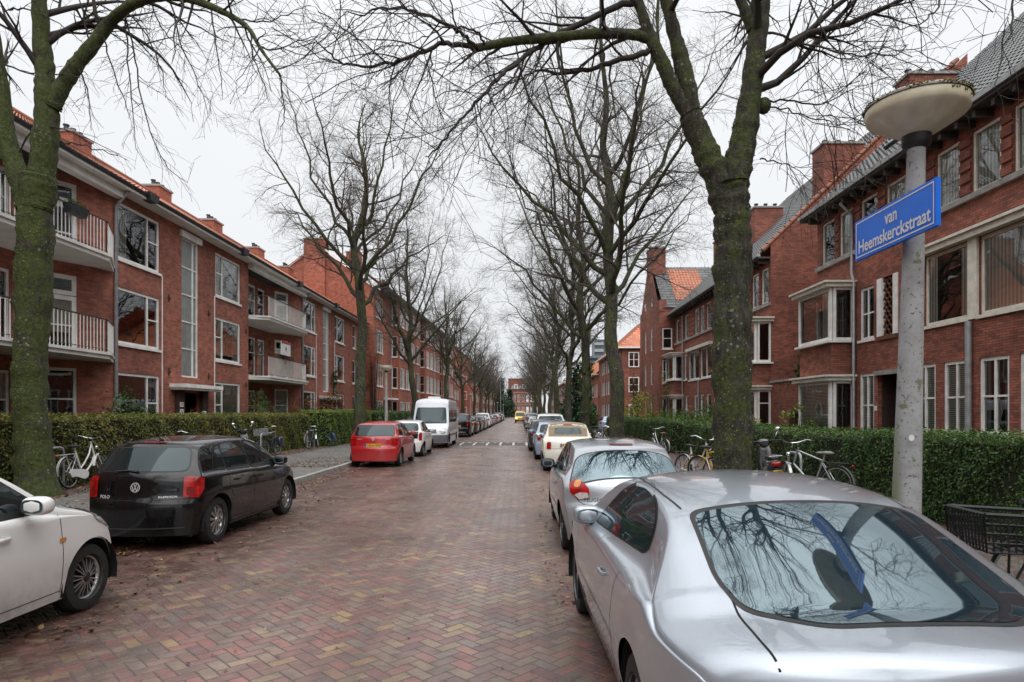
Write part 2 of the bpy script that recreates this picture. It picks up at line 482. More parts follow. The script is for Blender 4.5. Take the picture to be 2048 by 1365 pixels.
def room_mat():
    k = NB('room_gloom')
    P = k.pos()
    c = k.ramp(k.noise(P, .6, 3), [(.3, (.012, .011, .010)), (.6, (.04, .036, .03)), (.8, (.09, .08, .065))])  # near-black: the gloom behind the panes is painted into this colour
    k.base(c); k.p(Roughness=.9)
    return k.mat
M['room'] = room_mat()
def blind_mat(name, c, period):
    k = NB(name)
    z = k.xyz(k.pos())[2]
    f = k.m('FRACT', k.m('DIVIDE', z, period))
    k.base(k.mix(k.smooth(f, .62, .75), c, (.05, .055, .05))); k.p(Roughness=.6)
    return k.mat
M['blind'] = blind_mat('slat_blind', (.80, .82, .74), .05)
def curtain_mat(name, c):
    k = NB(name)
    s = k.xyz(k.pos())
    w = k.m('SINE', k.m('MULTIPLY', k.m('ADD', s[0], s[1]), 55.0))
    k.base(k.mix(k.smooth(w, -1, 1, .0, .6), c, (.05, .05, .05))); k.p(Roughness=.9)
    return k.mat
M['curtain'] = curtain_mat('net_curtain', (.78, .79, .74))
M['curtain2'] = curtain_mat('grey_curtain', (.34, .35, .36))
M['curtain3'] = curtain_mat('beige_curtain', (.60, .50, .37))

def paint(name, col, metal=0.0, rough=.35, dirt=.25):
    k = NB(name)
    P = k.objc(); z = k.xyz(P)[2]
    nz = k.noise(P, 3, 5, .7)
    dm = k.m('MULTIPLY', k.smooth(z, .12, .65, .7, 0.0), k.smooth(nz, .35, .65))
    c = k.mix(k.m('MULTIPLY', dm, dirt * 2.0), col, (.07, .06, .05))
    k.base(c); k.p(Metallic=metal, Roughness=k.m('ADD', rough, k.m('MULTIPLY', dm, .3)), Coat_Weight=1.0, Specular_IOR_Level=.5 if metal else .12)
    k.b.inputs['Coat Roughness'].default_value = .035; k.b.inputs['Coat IOR'].default_value = 1.55 if max(col) > .02 else 1.42
    # rain drops on the lacquer
    v = k.n('ShaderNodeTexVoronoi'); k.set(v.inputs['Vector'], P); v.inputs['Scale'].default_value = 75
    drop = k.m('MULTIPLY', k.smooth(v.outputs['Distance'], .12, .34, 1.0, 0.0), k.smooth(k.noise(P, 20, 2), .52, .60))
    bp = k.n('ShaderNodeBump'); bp.inputs['Strength'].default_value = .35; bp.inputs['Distance'].default_value = .004
    k.set(bp.inputs['Height'], drop); k.nt.links.new(bp.outputs[0], k.b.inputs['Coat Normal'])
    return k.mat
PAINT = {
 'silver': paint('silver_paint', (.43, .475, .53), .6, .30), 'silver2': paint('silver_grey_paint', (.37, .395, .425), .55, .33),
 'white': paint('white_car_paint', (.74, .75, .74), 0, .3, .3), 'black': paint('black_car_paint', (.004, .004, .005), 0, .25, .02),
 'red': paint('red_car_paint', (.42, .012, .016), .1, .3), 'cream': paint('cream_car_paint', (.74, .72, .64), 0, .3),
 'dark': paint('anthracite_paint', (.03, .032, .036), .4, .3), 'blue': paint('dark_blue_paint', (.015, .03, .075), .3, .3),
 'grey': paint('grey_car_paint', (.16, .165, .17), .5, .32), 'yellow': paint('yellow_van_paint', (.72, .40, .015), 0, .35),
 'vanwhite': paint('white_van_paint', (.66, .69, .74), 0, .35, .5), 'lblue': paint('pale_blue_paint', (.34, .42, .55), .3, .32), 'tan': paint('pinkish_tan_paint', (.42, .30, .27), .4, .32),
}
def lamp_red():
    k = NB('tail_light_lens')
    P = k.objc()
    v = k.n('ShaderNodeTexVoronoi'); k.set(v.inputs['Vector'], P); v.inputs['Scale'].default_value = 60
    k.base(k.mix(k.smooth(k.noise(P, 9, 2), .4, .6), (.36, .005, .005), (.17, .002, .003))); k.p(Roughness=.2, Coat_Weight=.35)
    k.b.inputs['Emission Color'].default_value = (.7, .02, .01, 1); k.b.inputs['Emission Strength'].default_value = .05
    return k.mat
M['tail'] = lamp_red()
M['tail_w'] = plain('clear_lens', (.55, .52, .48), .15, .1, .3, 30, coat=1)
M['tail_o'] = plain('amber_lens', (.62, .22, .03), .15, 0, .2, 30, coat=1)
M['head'] = plain('headlight_lens', (.48, .49, .47), .08, .45, .35, 9, coat=1)
M['plate'] = plain('yellow_plate', (.70, .42, .015), .5, 0, .1)
M['ink'] = plain('black_ink', (.02, .02, .02), .5)
M['plate_b'] = plain('blue_strip', (.02, .09, .45), .4)
def lit():
    k = NB('lit_headlight'); k.base((.9, .7, .3)); k.b.inputs['Emission Color'].default_value = (1, .72, .25, 1); k.b.inputs['Emission Strength'].default_value = 6
    return k.mat
M['lit'] = lit()
M['mirror_glass'] = car_glass('mirror_glass', (.05, .07, .075), (.7, .9, .92)); M['mirror_glass'].node_tree.nodes['Principled BSDF'].inputs['IOR'].default_value = 2.6
# ------------------------------------------------------------------ text
def text_verts(s, size, extrude=.002, bold=0.0):
    cu = bpy.data.curves.new('t', 'FONT'); cu.body = s; cu.size = size; cu.extrude = extrude
    cu.align_x = 'CENTER'; cu.align_y = 'CENTER'; cu.resolution_u = 3; cu.offset = bold
    o = bpy.data.objects.new('t', cu); COL.objects.link(o)
    bpy.context.view_layer.update()
    me = o.to_mesh()
    vs = [tuple(v.co) for v in me.vertices]; fs = [tuple(p.vertices) for p in me.polygons]
    o.to_mesh_clear(); bpy.data.objects.remove(o); bpy.data.curves.remove(cu)
    return vs, fs

# ------------------------------------------------------------------ lofted car bodies
def chaikin(pts, it=3):
    p = np.array(pts, float)
    for _ in range(it):
        q = np.empty((2 * len(p), 2))
        q[0] = p[0]; q[-1] = p[-1]
        q[1:-1:2] = .75 * p[:-1] + .25 * p[1:]
        q[2:-1:2] = .25 * p[:-1] + .75 * p[1:]
        p = q
    return p
def resample(p, step):
    d = np.r_[0, np.cumsum(np.linalg.norm(np.diff(p, axis=0), axis=1))]
    n = max(8, int(d[-1] / step))
    t = np.linspace(0, d[-1], n)
    return np.stack([np.interp(t, d, p[:, 0]), np.interp(t, d, p[:, 1])], 1)
def curve(pts):
    p = chaikin(pts, 3)
    return lambda y: np.interp(y, p[:, 0], p[:, 1])
def sstep(a, b, x):
    t = np.clip((x - a) / (b - a), 0, 1); return t * t * (3 - 2 * t)

def car_body(S):
    prof = resample(chaikin(S['prof'], S.get('it', 3)), S.get('step', .04))
    belt, hw, bow = curve(S['belt']), curve(S['hw']), curve(S['bow'])
    inset = curve(S.get('inset', [(0, S.get('ins', .03)), (9, S.get('ins', .03))]))
    tum = S.get('tumble', .28); sill = S['sill']; bulge = S.get('bulge', .05)
    crf = curve(S['crown']) if isinstance(S.get('crown'), list) else (lambda y: S.get('crown', .05)); crr = S.get('roofcrown', .06); px = S.get('pexp', 2.8)
    nA, nL, nB, nC = 14, 6, 8, 19
    rows = []
    for y, zt in prof:
        ys = y + bow(y)
        zb = float(belt(ys)); w = float(hw(ys))
        zbot = sill
        for yc, r in S['arches']:
            dd = abs(ys - yc)
            if dd < r: zbot = max(zbot, S.get('wz', .30) + math.sqrt(r * r - dd * dd))
        zbot = min(zbot, zt - .015)
        h = zt - zb
        g = float(sstep(*S.get('gr', (.03, .28)), h))
        cr = float(crf(ys))
        crown = (cr * (1 - g) + crr * g)
        crown = min(crown, .45 * (zt - zbot))
        zs = min(zb, zt - crown * .9)
        zs = max(zs, zbot + .005)
        ze = max(zt - crown, zs)
        def side(z):
            a = (z - sill) / max(.05, float(belt(ys)) - sill)
            x = w - bulge * max(0, 1 - a * 1.55) ** 2 * 1.2 - .022 * max(0, a - .55) ** 1.5 / .3
            return x
        pts = []
        for i in range(nA):
            z = zbot + (zs - zbot) * i / (nA - 1)
            pts.append((side(z), z))
        xs = side(zs)
        ins = float(inset(ys)) * g
        fh = min(.9 * ins, .55 * (ze - zs)) if ins > .001 else 0.0
        zl = zs + fh; xl = xs - ins - tum * fh * .6
        rv = min(S.get('shr', .05), .4 * (zs - zbot)) * g; rh = ins * .5
        if rv > .004:
            pts = [(side(zbot + (zs - rv - zbot) * i / (nA - 1)), zbot + (zs - rv - zbot) * i / (nA - 1)) for i in range(nA)]
        xa = pts[-1][0]; za = pts[-1][1]
        for i in range(1, nL + 1):
            t = i / nL
            pts.append(((1-t)**2 * xa + 2*t*(1-t) * xs + t*t * (xs - rh), (1-t)**2 * za + 2*t*(1-t) * (zs - .15 * rv) + t*t * (zs + .012 * g)))
        for i in range(1, nL + 1):
            t = i / nL
            cx, cz = xs - ins * .95, zs + .025 * g
            pts.append(((1-t)**2 * (xs - rh) + 2*t*(1-t) * cx + t*t * xl, (1-t)**2 * (zs + .012 * g) + 2*t*(1-t) * cz + t*t * zl))
        x3 = xl - tum * max(0, ze - zl)
        x3 = max(x3, .05)
        for i in range(1, nB + 1):
            t = i / nB
            bl = math.sin(t * math.pi) * .012 * g
            pts.append((xl + (x3 - xl) * t + bl, zl + (ze - zl) * t))
        for i in range(1, nC + 1):
            q = i / nC
            x = x3 * (1 - q ** 2.0)
            z = ze + (zt - ze) * (1 - (x / x3) ** (px * g + S.get('pexp0', px) * (1 - g))) ** (1 / (1 + .85 * (1 - g) + .12 * g))
            pts.append((x, z))
        rows.append([(x, y + float(bow(y)) * (abs(x) / w) ** 2.2 if w > 0 else y, z) for x, z in pts])
    n = len(rows[0]); mb = MB()
    L_idx, R_idx = [], []
    for r in rows:
        li, ri = [], []
        for k, (x, y, z) in enumerate(r):
            li.append(len(mb.v)); mb.v.append((-x, y, z))
            if k == n - 1: ri.append(li[-1])
            else:
                ri.append(len(mb.v)); mb.v.append((x, y, z))
        L_idx.append(li); R_idx.append(ri)
    for i in range(len(rows) - 1):
        for k in range(n - 1):
            mb.f.append((L_idx[i][k], L_idx[i][k+1], L_idx[i+1][k+1], L_idx[i+1][k])); mb.m.append(0)
            mb.f.append((R_idx[i][k+1], R_idx[i][k], R_idx[i+1][k], R_idx[i+1][k+1])); mb.m.append(0)
    return mb

def rpoly(pts, r=.05, n=4):
    out = []; N = len(pts)
    for i in range(N):
        a, b, c = Vector(pts[i-1]), Vector(pts[i]), Vector(pts[(i+1) % N])
        u, v = (a - b), (c - b)
        ru, rv = min(r, u.length * .45), min(r, v.length * .45)
        p0, p2 = b + u.normalized() * ru, b + v.normalized() * rv
        for k in range(n + 1):
            t = k / n
            q = p0 * (1-t)**2 + b * 2*t*(1-t) + p2 * t*t
            out.append((q.x, q.y))
    return out

class Skin:
    """lays trim, glass and lamps onto a body by casting rays onto it"""
    def __init__(self, mb):
        self.bvh = BVHTree.FromPolygons([Vector(v) for v in mb.v], mb.f)
    def hit(self, p, d):
        h = self.bvh.ray_cast(p, d)
        return (h[0], h[1]) if h[0] is not None else (None, None)
    def axes(self, d):
        d = Vector(d).normalized()
        if abs(d.z) > .95:
            ua = Vector((1, 0, 0)); va = Vector((0, 1, 0))
        else:
            ua = Vector((-d.y, d.x, 0)).normalized() * -1
            va = ua.cross(d) if ua.cross(d).z > 0 else d.cross(ua)
        return d, ua, va
    def patch(self, mb, poly, anchor, d, off=.004, res=.06, mi=0, flatv=False):
        d, ua, va = self.axes(d)
        if flatv: va = Vector((0, 0, 1))
        anchor = Vector(anchor)
        P = [Vector((a, b, 0)) for a, b in poly]
        area = sum(P[i-1].x * P[i].y - P[i].x * P[i-1].y for i in range(len(P)))
        if area < 0: P.reverse()
        x0, x1 = min(p.x for p in P), max(p.x for p in P); y0, y1 = min(p.y for p in P), max(p.y for p in P)
        nx, ny = max(1, int((x1 - x0) / res)), max(1, int((y1 - y0) / res))
        bm = bmesh.new()
        g = [[bm.verts.new((x0 + (x1-x0)*i/nx, y0 + (y1-y0)*j/ny, 0)) for i in range(nx + 1)] for j in range(ny + 1)]
        for j in range(ny):
            for i in range(nx): bm.faces.new((g[j][i], g[j][i+1], g[j+1][i+1], g[j+1][i]))
        for i in range(len(P)):
            a, b = P[i-1], P[i]
            e = b - a
            if e.length < 1e-6: continue
            nrm = Vector((e.y, -e.x, 0)).normalized()
            bmesh.ops.bisect_plane(bm, geom=bm.verts[:] + bm.edges[:] + bm.faces[:], plane_co=a, plane_no=nrm, clear_outer=True, dist=1e-6)
        bm.verts.index_update()
        vs, ok = [], []
        for v in bm.verts:
            o = anchor + ua * v.co.x + va * v.co.y - d * 9
            h, nn = self.hit(o, d)
            if h is None: vs.append((0, 0, 0)); ok.append(False)
            else:
                if nn.dot(d) > 0: nn = -nn
                q = h + (nn * .6 - d * .4).normalized() * off
                vs.append((q.x, q.y, q.z)); ok.append(True)
        fs = [tuple(v.index for v in f.verts) for f in bm.faces if all(ok[v.index] for v in f.verts)]
        bm.free()
        mb.add(vs, fs, mi)
    def ribbon(self, mb, path, anchor, d, w=.007, off=.0015, step=.03, mi=0, flatv=False):
        d, ua, va = self.axes(d)
        if flatv: va = Vector((0, 0, 1))
        anchor = Vector(anchor)
        p = resample(np.array(path, float), step)
        hs = []
        for a, b in p:
            h, nn = self.hit(anchor + ua * a + va * b - d * 9, d)
            if h is None: continue
            if nn.dot(d) > 0: nn = -nn
            hs.append((h, nn))
        if len(hs) < 2: return
        vs = []
        for i, (h, nn) in enumerate(hs):
            t = (hs[min(i+1, len(hs)-1)][0] - hs[max(i-1, 0)][0]).normalized()
            s = t.cross(nn).normalized() * w * .5
            for sg in (-1, 1):
                q = h + s * sg + nn * off; vs.append((q.x, q.y, q.z))
        mb.add(vs, [(2*i, 2*i+1, 2*i+3, 2*i+2) for i in range(len(hs) - 1)], mi)

def wheel(root, x, y, r, w, style, side, wz=None):
    """side: -1 left, +1 right (outer face)"""
    z = r if wz is None else wz
    t = MB()
    prof = [(r*.62, -w*.5), (r*.80, -w*.5), (r*.95, -w*.46), (r, -w*.34), (r, w*.34), (r*.95, w*.46), (r*.80, w*.5), (r*.69, w*.49), (r*.64, w*.40), (r*.62, w*.15)]
    prof = [(a, b * side) for a, b in prof]
    t.lathe(prof, (x, y, z), 'X', 40)
    t.lathe([(r*.63, w*.14*side), (0.001, w*.14*side)], (x, y, z), 'X', 28)
    ty = t.build('wheel', M['rubber'], root, smooth=40, local=True)
    m = MB(); X = x + side * w * .36
    m.lathe([(r*.66, w*.12*side), (r*.665, .0), (r*.60, -.012*side), (r*.575, -.03*side)], (X, y, z), 'X', 36)
    n, kind = style
    ri = r * .60
    def spoke(a, hw0, hw1, r0=.10, r1=1.0, d=0.0, bend=0.0, mi=0):
        pts = []
        for (rr, hh, dep) in ((ri*r0, hw0, .008), (ri*r1, hw1, -.012)):
            for s in (-1, 1):
                an = a + (bend if rr > ri*.5 else 0)
                cy, cz = math.cos(an), math.sin(an)
                for dd in (dep + d, dep - .03):
                    pts.append((X + side*dd, y + cy*rr - cz*hh*s, z + cz*rr + cy*hh*s))
        o = pts
        m.hexa([o[0], o[2], o[6], o[4], o[1], o[3], o[7], o[5]], mi)
    for k in range(n):
        a = 2*math.pi*k/n + .2
        if kind == 'solid': spoke(a, ri*.11, ri*.17)
        elif kind == 'twist':
            spoke(a, ri*.05, ri*.15, .12, 1.0, 0, .22)
        elif kind == 'pair':
            da = math.pi / n * .42
            spoke(a - da, ri*.030, ri*.022, .25, .97); spoke(a + da, ri*.030, ri*.022, .25, .97)
            spoke(a, ri*.10, ri*.05, .2, .80, -.012, 0, 1)
        elif kind == 'cap':
            spoke(a, ri*.16, ri*.26, .1, .99, .0)
    m.lathe([(ri*.22, .006*side), (ri*.18, .016*side), (.001, .018*side)], (X, y, z), 'X', 18, 1 if kind == 'pair' else 0)
    m.build('rim', [M['alu'], M['black']], ty, smooth=35, local=True)
    return ty

def mirror(root, x, y, z, side, mat, sz=1.0):
    m = MB()
    m.ball((x + side*.10*sz, y, z), .115*sz, .075*sz, .075*sz, 16, 0, None, .72)
    m.tube([(x - side*.06, y + .02, z - .07*sz), (x + side*.03*sz, y + .015, z - .035*sz)], [.028, .03], 8, 1)
    o = m.build('door_mirror', [mat, M['black']], root, smooth=50, local=True)
    g = MB()
    b = len(g.v)
    ring = [(x + side*.10*sz + .088*sz*math.copysign(abs(math.cos(t))**.7, math.cos(t)), y - .068*sz, z + .054*sz*math.copysign(abs(math.sin(t))**.7, math.sin(t))) for t in np.linspace(0, 2*math.pi, 24, endpoint=False)]
    g.add(ring, [tuple(range(24))])
    g.build('mirror_glass', M['mirror_glass'], o, local=True)

def make_car(S, name, label, cat='car', group=None, paint_=None):
    root = thing(name, label, cat, group=group)
    pm = PAINT[paint_ or S['paint']]
    mb = car_body(S)
    sk = Skin(mb)
    body = mb.build('body', pm, root, smooth=52, local=True)
    W, L = S['W'], S['L']
    A0 = (0, 0, 0)
    def both(f):
        for s in (-1, 1): f(s)
    # side windows: polygons in (y, z)
    def side_patch(nm, poly, mat, off, parent=root, res=.07):
        for s in (-1, 1):
            m = MB()
            # looking along -s x : u axis of axes() for d=(-s,0,0) is (0, s, 0)*... use explicit sign
            d = (-s, 0, 0); _, ua, _ = sk.axes(d)
            sg = 1 if ua.y > 0 else -1
            sk.patch(m, [(y * sg, z) for y, z in poly], A0, d, off, res)
            if m.f: m.build(nm, mat, parent, smooth=180, local=True)
    if S.get('glassband'): side_patch('window_surround', S['glassband'], M['black'], .002)
    for poly in S['side']:
        pr = rpoly(poly, S.get('wr', .05))
        cx, cy = sum(p[0] for p in pr) / len(pr), sum(p[1] for p in pr) / len(pr)
        big = []
        for (a, b) in pr:
            dx, dy = a - cx, b - cy; l = math.hypot(dx, dy)
            k = 1 + .028 / max(l, .05); big.append((cx + dx * k, cy + dy * k))
        side_patch('window_seal', big, M['black'], .0025)
        side_patch('side_window', pr, M[S.get('gl', 'cglass')], .005)
    # rear and front screens: polygons in (x, z) cast along y
    for key, nm, d in (('rear', 'rear_window', (0, 1, 0)), ('front', 'windscreen', (0, -1, 0))):
        if key not in S: continue
        m = MB(); poly = rpoly(S[key], S.get('wr2', .09))
        dirv = S.get(key + '_d', d)
        _, ua, va = sk.axes(dirv)
        if nm == 'rear_window' or True:
            big = MB(); cz = sum(p[1] for p in poly) / len(poly)
            bp = [(x * 1.03, cz + (z - cz) * 1.08) for x, z in poly]
            sk.patch(big, [(p[0], p[1]) for p in bp], S.get(key + '_a', A0), dirv, .0025, .06)
            big.build('screen_seal', M['black'], root, smooth=180, local=True)
        sk.patch(m, [(p[0], p[1]) for p in poly], S.get(key + '_a', A0), dirv, .0055, .05)
        m.build(nm, M[S.get(key + '_gl', S.get('gl', 'cglass'))], root, smooth=180, local=True)
    # seams: list of (path in (y,z))
    def gap(paths, f):
        for path in paths:
            m = MB(); f(m, path)
            if m.f: m.build('panel_gap', M['void'], root, local=True)
    for s in (-1, 1):
        d = (-s, 0, 0); _, ua, _ = sk.axes(d); sg = 1 if ua.y > 0 else -1
        gap(S.get('seams', []), lambda m, path: sk.ribbon(m, [(y * sg, z) for y, z in path], A0, d))
        gap(S.get('tseams', []), lambda m, path: sk.ribbon(m, [(x * s, y) for x, y in path], A0, (0, 0, -1), w=.009))
    gap(S.get('rseams', []), lambda m, path: sk.ribbon(m, path, A0, (0, 1, 0)))
    # patches of trim: (name, poly, dir, mat, off)
    for it in S.get('trim', []):
        nm, poly, d, mt, off = it[:5]
        mir = it[5] if len(it) > 5 else True
        for s in ((-1, 1) if mir else (1,)):
            m = MB()
            dd = (d[0] * s, d[1], d[2]) if mir else d
            _, ua, _ = sk.axes(dd)
            if abs(d[0]) > .9:           # side: poly given in (y, z)
                sg = 1 if ua.y > 0 else -1
                pl = [(y * sg, z) for y, z in poly]; an = A0
                sk.patch(m, pl, an, dd, off, .05, flatv=True)
            else:                        # poly in (x, z) about the anchor, x measured outward
                an = it[6] if len(it) > 6 else (0, 0, 0)
                an = (an[0] * (-s if mir else 1), an[1], an[2])
                sgn = 1 if ua.x > 0 else -1
                pl = [(x * sgn * (-s if mir else 1), z) for x, z in poly]
                sk.patch(m, pl, an, dd, off, .035, flatv=abs(d[2]) < .95)
            if m.f: m.build(nm, M[mt] if mt in M else PAINT[mt], root, smooth=180, local=True)
    # underbody and wheel housings
    r = S['wr_']; wz = S.get('wz', r)
    u = MB()
    ya, yb = S['arches'][0][0], S['arches'][1][0]
    u.box(-W + .14, W - .14, .18, ya - r - .06, S['sill'] - .02, S['sill'] + .25)
    u.box(-W + .10, W - .10, ya + r + .04, yb - r - .04, S['sill'] - .03, S['sill'] + .28)
    u.box(-W + .16, W - .16, yb + r + .05, L - .2, S['sill'] - .02, S['sill'] + .22)
    u.box(-W + .34, W - .34, ya - r - .05, ya + r + .03, S['sill'] - .02, S['sill'] + .45)
    u.box(-W + .34, W - .34, yb - r - .03, yb + r + .04, S['sill'] - .02, S['sill'] + .45)
    for yc in (ya, yb):
        for s in (-1, 1):
            rr = S['arches'][0][1] + .012
            xo = (W - .035) * s; xi = (W - .34) * s
            u.lathe([(rr, xo), (rr, xi)], (0, yc, wz), 'X', 18, a0=-.25, a1=math.pi + .25)
    u.build('underbody', M['void'], root, local=True)
    for yc in (ya, yb):
        for s in (-1, 1):
            wheel(root, s * (float(curve(S['hw'])(yc)) - S.get('ww', .19) * .5 - .035), yc, r, S.get('ww', .19), S['rim'], s, wz)
    if 'mir' in S:
        for s in (-1, 1):
            y, z, x = S['mir']
            mirror(root, s * x, y, z, s, M[S['mircol']] if S.get('mircol') in M else pm, S.get('mirsz', 1.0))
    # handles
    for y, z in S.get('handles', []):
        for s in (-1, 1):
            h, nn = sk.hit(Vector((-(-s) * 3, y, z)), Vector((-s, 0, 0)))
            if h is None: continue
            m = MB(); x = h.x
            m.tube([(x - s*.004, y - .085, z), (x + s*.022, y - .06, z), (x + s*.026, y, z + .004), (x + s*.022, y + .06, z), (x - s*.004, y + .085, z)], [.011, .013, .014, .013, .011], 6)
            m.build('door_handle', M[S['handcol']] if S.get('handcol') in M else pm, root, smooth=60, local=True)
    # plates, cast positions on rear / front
    def plate(yd, z, wid=.52, hgt=.11, yellow=True, dx=0, tilt=0):
        d = Vector((0, 1 if yd > 0 else -1, 0))
        h, nn = sk.hit(Vector((dx, -3 * d.y + (L if d.y < 0 else 0), z)), d)
        if h is None: return
        m = MB(); y = h.y - d.y * .012
        sgn = -d.y
        m.box(dx - wid/2, dx + wid/2, min(y, y + d.y*.01), max(y, y + d.y*.01), z - hgt/2, z + hgt/2, 0)
        yy = y - d.y * .002
        m.quad((dx - wid/2, yy, z - hgt/2), (dx - wid/2 + .045, yy, z - hgt/2), (dx - wid/2 + .045, yy, z + hgt/2), (dx - wid/2, yy, z + hgt/2), 1)
        g = random.Random(int(L * 1000) + int(z * 97))
        x = dx - wid/2 + .075
        while x < dx + wid/2 - .05:
            w_ = .032
            m.quad((x, yy, z - hgt*.3), (x + .009, yy, z - hgt*.3), (x + .009, yy, z + hgt*.3), (x, yy, z + hgt*.3), 2)
            if g.random() < .7: m.quad((x + .009, yy, z + hgt*.18), (x + w_, yy, z + hgt*.18), (x + w_, yy, z + hgt*.3), (x + .009, yy, z + hgt*.3), 2)
            if g.random() < .6: m.quad((x + w_ - .009, yy, z - hgt*.3), (x + w_, yy, z - hgt*.3), (x + w_, yy, z + hgt*.18), (x + w_ - .009, yy, z + hgt*.18), 2)
            x += .056
        m.build('number_plate', [M['plate'], M['plate_b'], M['ink']], root, local=True)
    if 'plate_r' in S: plate(1, S['plate_r'], dx=S.get('plate_dx', 0))
    if 'plate_f' in S: plate(-1, S['plate_f'])
    # lettering on the rear
    for s_, size, x, z, mt in S.get('letters', []):
        vs, fs = text_verts(s_, size)
        m = MB(); vv = []
        for a, b, c in vs:
            h, nn = sk.hit(Vector((x + a, -3, z + b)), Vector((0, 1, 0)))
            yy = h.y if h is not None else 0
            vv.append((x + a, yy - .004 - c, z + b))
        m.add(vv, fs); m.build('badge', M[mt], root, local=True)
    if 'emblem' in S:
        kind, x, z, rr = S['emblem']
        h, nn = sk.hit(Vector((x, -3, z)), Vector((0, 1, 0)))
        if h is not None:
            tl = math.atan2(nn.z if nn.y < 0 else -nn.z, abs(nn.y))
            m = MB()
            def P(a, b, dd=.006):
                q = Matrix.Rotation(-tl, 3, 'X') @ Vector((a, -dd, b)); return (h.x + q.x, h.y + q.y, h.z + q.z)
            n = 28
            ring = lambda r1, r2, mi: m.add([P(math.cos(2*math.pi*k/n)*q, math.sin(2*math.pi*k/n)*q, .008) for k in range(n) for q in (r1, r2)], [(2*k, 2*((k+1) % n), 2*((k+1) % n)+1, 2*k+1) for k in range(n)], mi)
            ring(rr, rr*.86, 0)
            def stroke(a, b, w=.10):
                a, b = Vector(a), Vector(b); t = (b - a).normalized(); q = Vector((-t.y, t.x)) * w * .5
                m.quad(*[P(*(p * rr), .010) for p in (a - q, b - q, b + q, a + q)], 0)
            if kind == 'vw':
                m.add([P(math.cos(2*math.pi*k/n)*rr*.85, math.sin(2*math.pi*k/n)*rr*.85, .005) for k in range(n)], [tuple(range(n))], 1)
                for sx in (-1, 1):
                    stroke((sx*.36, .82), (0, .10), .13)
                    stroke((sx*.74, .50), (sx*.36, -.72), .13); stroke((sx*.36, -.72), (0, .02), .13)
            elif kind == 's':
                m.v.clear(); m.f.clear(); m.m.clear()
                for sx in (1, -1):
                    stroke((sx*.9, sx*.35), (0, sx*1.0), .3); stroke((0, sx*1.0), (-sx*.9, sx*.35), .3)
                    stroke((-sx*.9, sx*.35), (sx*.35, -sx*.25), .34)
            else:
                m.add([P(math.cos(2*math.pi*k/n)*rr*.85, math.sin(2*math.pi*k/n)*rr*.85, .006) for k in range(n)], [tuple(range(n))], 1)
            m.build('emblem', [M['badge'], M['black'] if kind != 'red' else M['tail']], root, local=True)
    for f in S.get('extra', []): f(root, sk, pm)
    return root

def hatch(L, W, Hh, wb, ro, wr=.30, **kw):
    """a generic hatchback measured from its rear bumper; ro rear overhang"""
    k = Hh / 1.46; ya = ro; yb = ro + wb
    S = dict(L=L, W=W, sill=.20, wr_=wr, wz=wr, arches=[(ya, wr + .055), (yb, wr + .055)],
      prof=[(0,.21),(0,.40),(.0,.60),(.02,.66),(.055,.70),(.075,.92*k),(.115,1.0*k),(.30,1.24*k),(.39,1.345*k),(.47,1.40*k),(.95,1.45*k),(1.5,1.462*k),(L-1.95,1.44*k),(L-1.55,1.35*k),(L-1.02,1.035*k),(L-.90,.975*k),(L-.5,.90*k),(L-.2,.78*k),(L-.06,.64*k),(L-.005,.48),(L,.36),(L,.21)],
      belt=[(0,.93*k),(.5,.96*k),(1.5,.945*k),(L-1.3,.90*k),(L-.6,.82*k),(L,.66*k)],
      hw=[(0,W-.11),(.19,W-.11),(.26,W-.06),(.36,W-.03),(.6,W-.008),(1.0,W),(L-1.3,W),(L-.7,W-.02),(L-.4,W-.08),(L,W-.24)],
      bow=[(0,.20),(.3,.20),(.9,.06),(1.6,0),(L-2.2,0),(L-1.4,-.16),(L-.7,-.22),(L,-.34)],
      inset=[(0,.075),(1.0,.05),(L,.045)], tumble=.36, paint='silver', rim=(10,'twist'),
      side=[[(.66,1.02*k),(.98,1.0*k),(.98,1.325*k),(.82,1.28*k)], [(1.02,.985*k),(L-2.25,.965*k),(L-2.27,1.365*k),(1.02,1.34*k)], [(L-2.17,.96*k),(L-1.22,.945*k),(L-1.75,1.30*k),(L-1.98,1.36*k),(L-2.19,1.368*k)]],
      rear=[(-W*.73,1.03*k),(W*.73,1.03*k),(W*.64,1.32*k),(-W*.64,1.32*k)],
      front=[(-W*.80,1.0*k),(W*.80,1.0*k),(W*.66,1.36*k),(-W*.66,1.36*k)],
      seams=[[(1.76,.26),(1.76,.95*k)],[(L-1.12,.26),(L-1.15,.90*k)],[(1.0,.95*k),(.98,.75),(1.1,.6)],[(1.1,.30),(1.76,.28),(L-1.12,.28)]],
      rseams=[[(-W*.80,.68),(-W*.3,.665),(W*.3,.665),(W*.80,.68)]],
      mir=(L-1.32, 1.0*k, W-.06), handles=[(1.22,.83*k),(2.02,.81*k)], plate_f=.42,
      trim=[('tail_light', [(-.16,.72*k),(.02,.74*k),(.05,.93*k),(-.02,.96*k),(-.17,.93*k)], (.45,.89,0), 'tail', .008, True, (W*.86,.1,0)),
            ('headlight', [(-.28,.66*k),(.10,.70*k),(.16,.86*k),(.02,.86*k),(-.22,.76*k)], (.45,-.89,0), 'head', .006, True, (W*.72,L-.25,0)),
            ('grille', [(-.5,.28),(.5,.28),(.45,.44),(-.45,.44)], (0,-1,0), 'black', .004, False),
            ('bumper_strip', [(-W*.7,.24),(W*.7,.24),(W*.66,.34),(-W*.66,.34)], (0,1,0), 'black', .004, False)])
    S.update(kw)
    return S
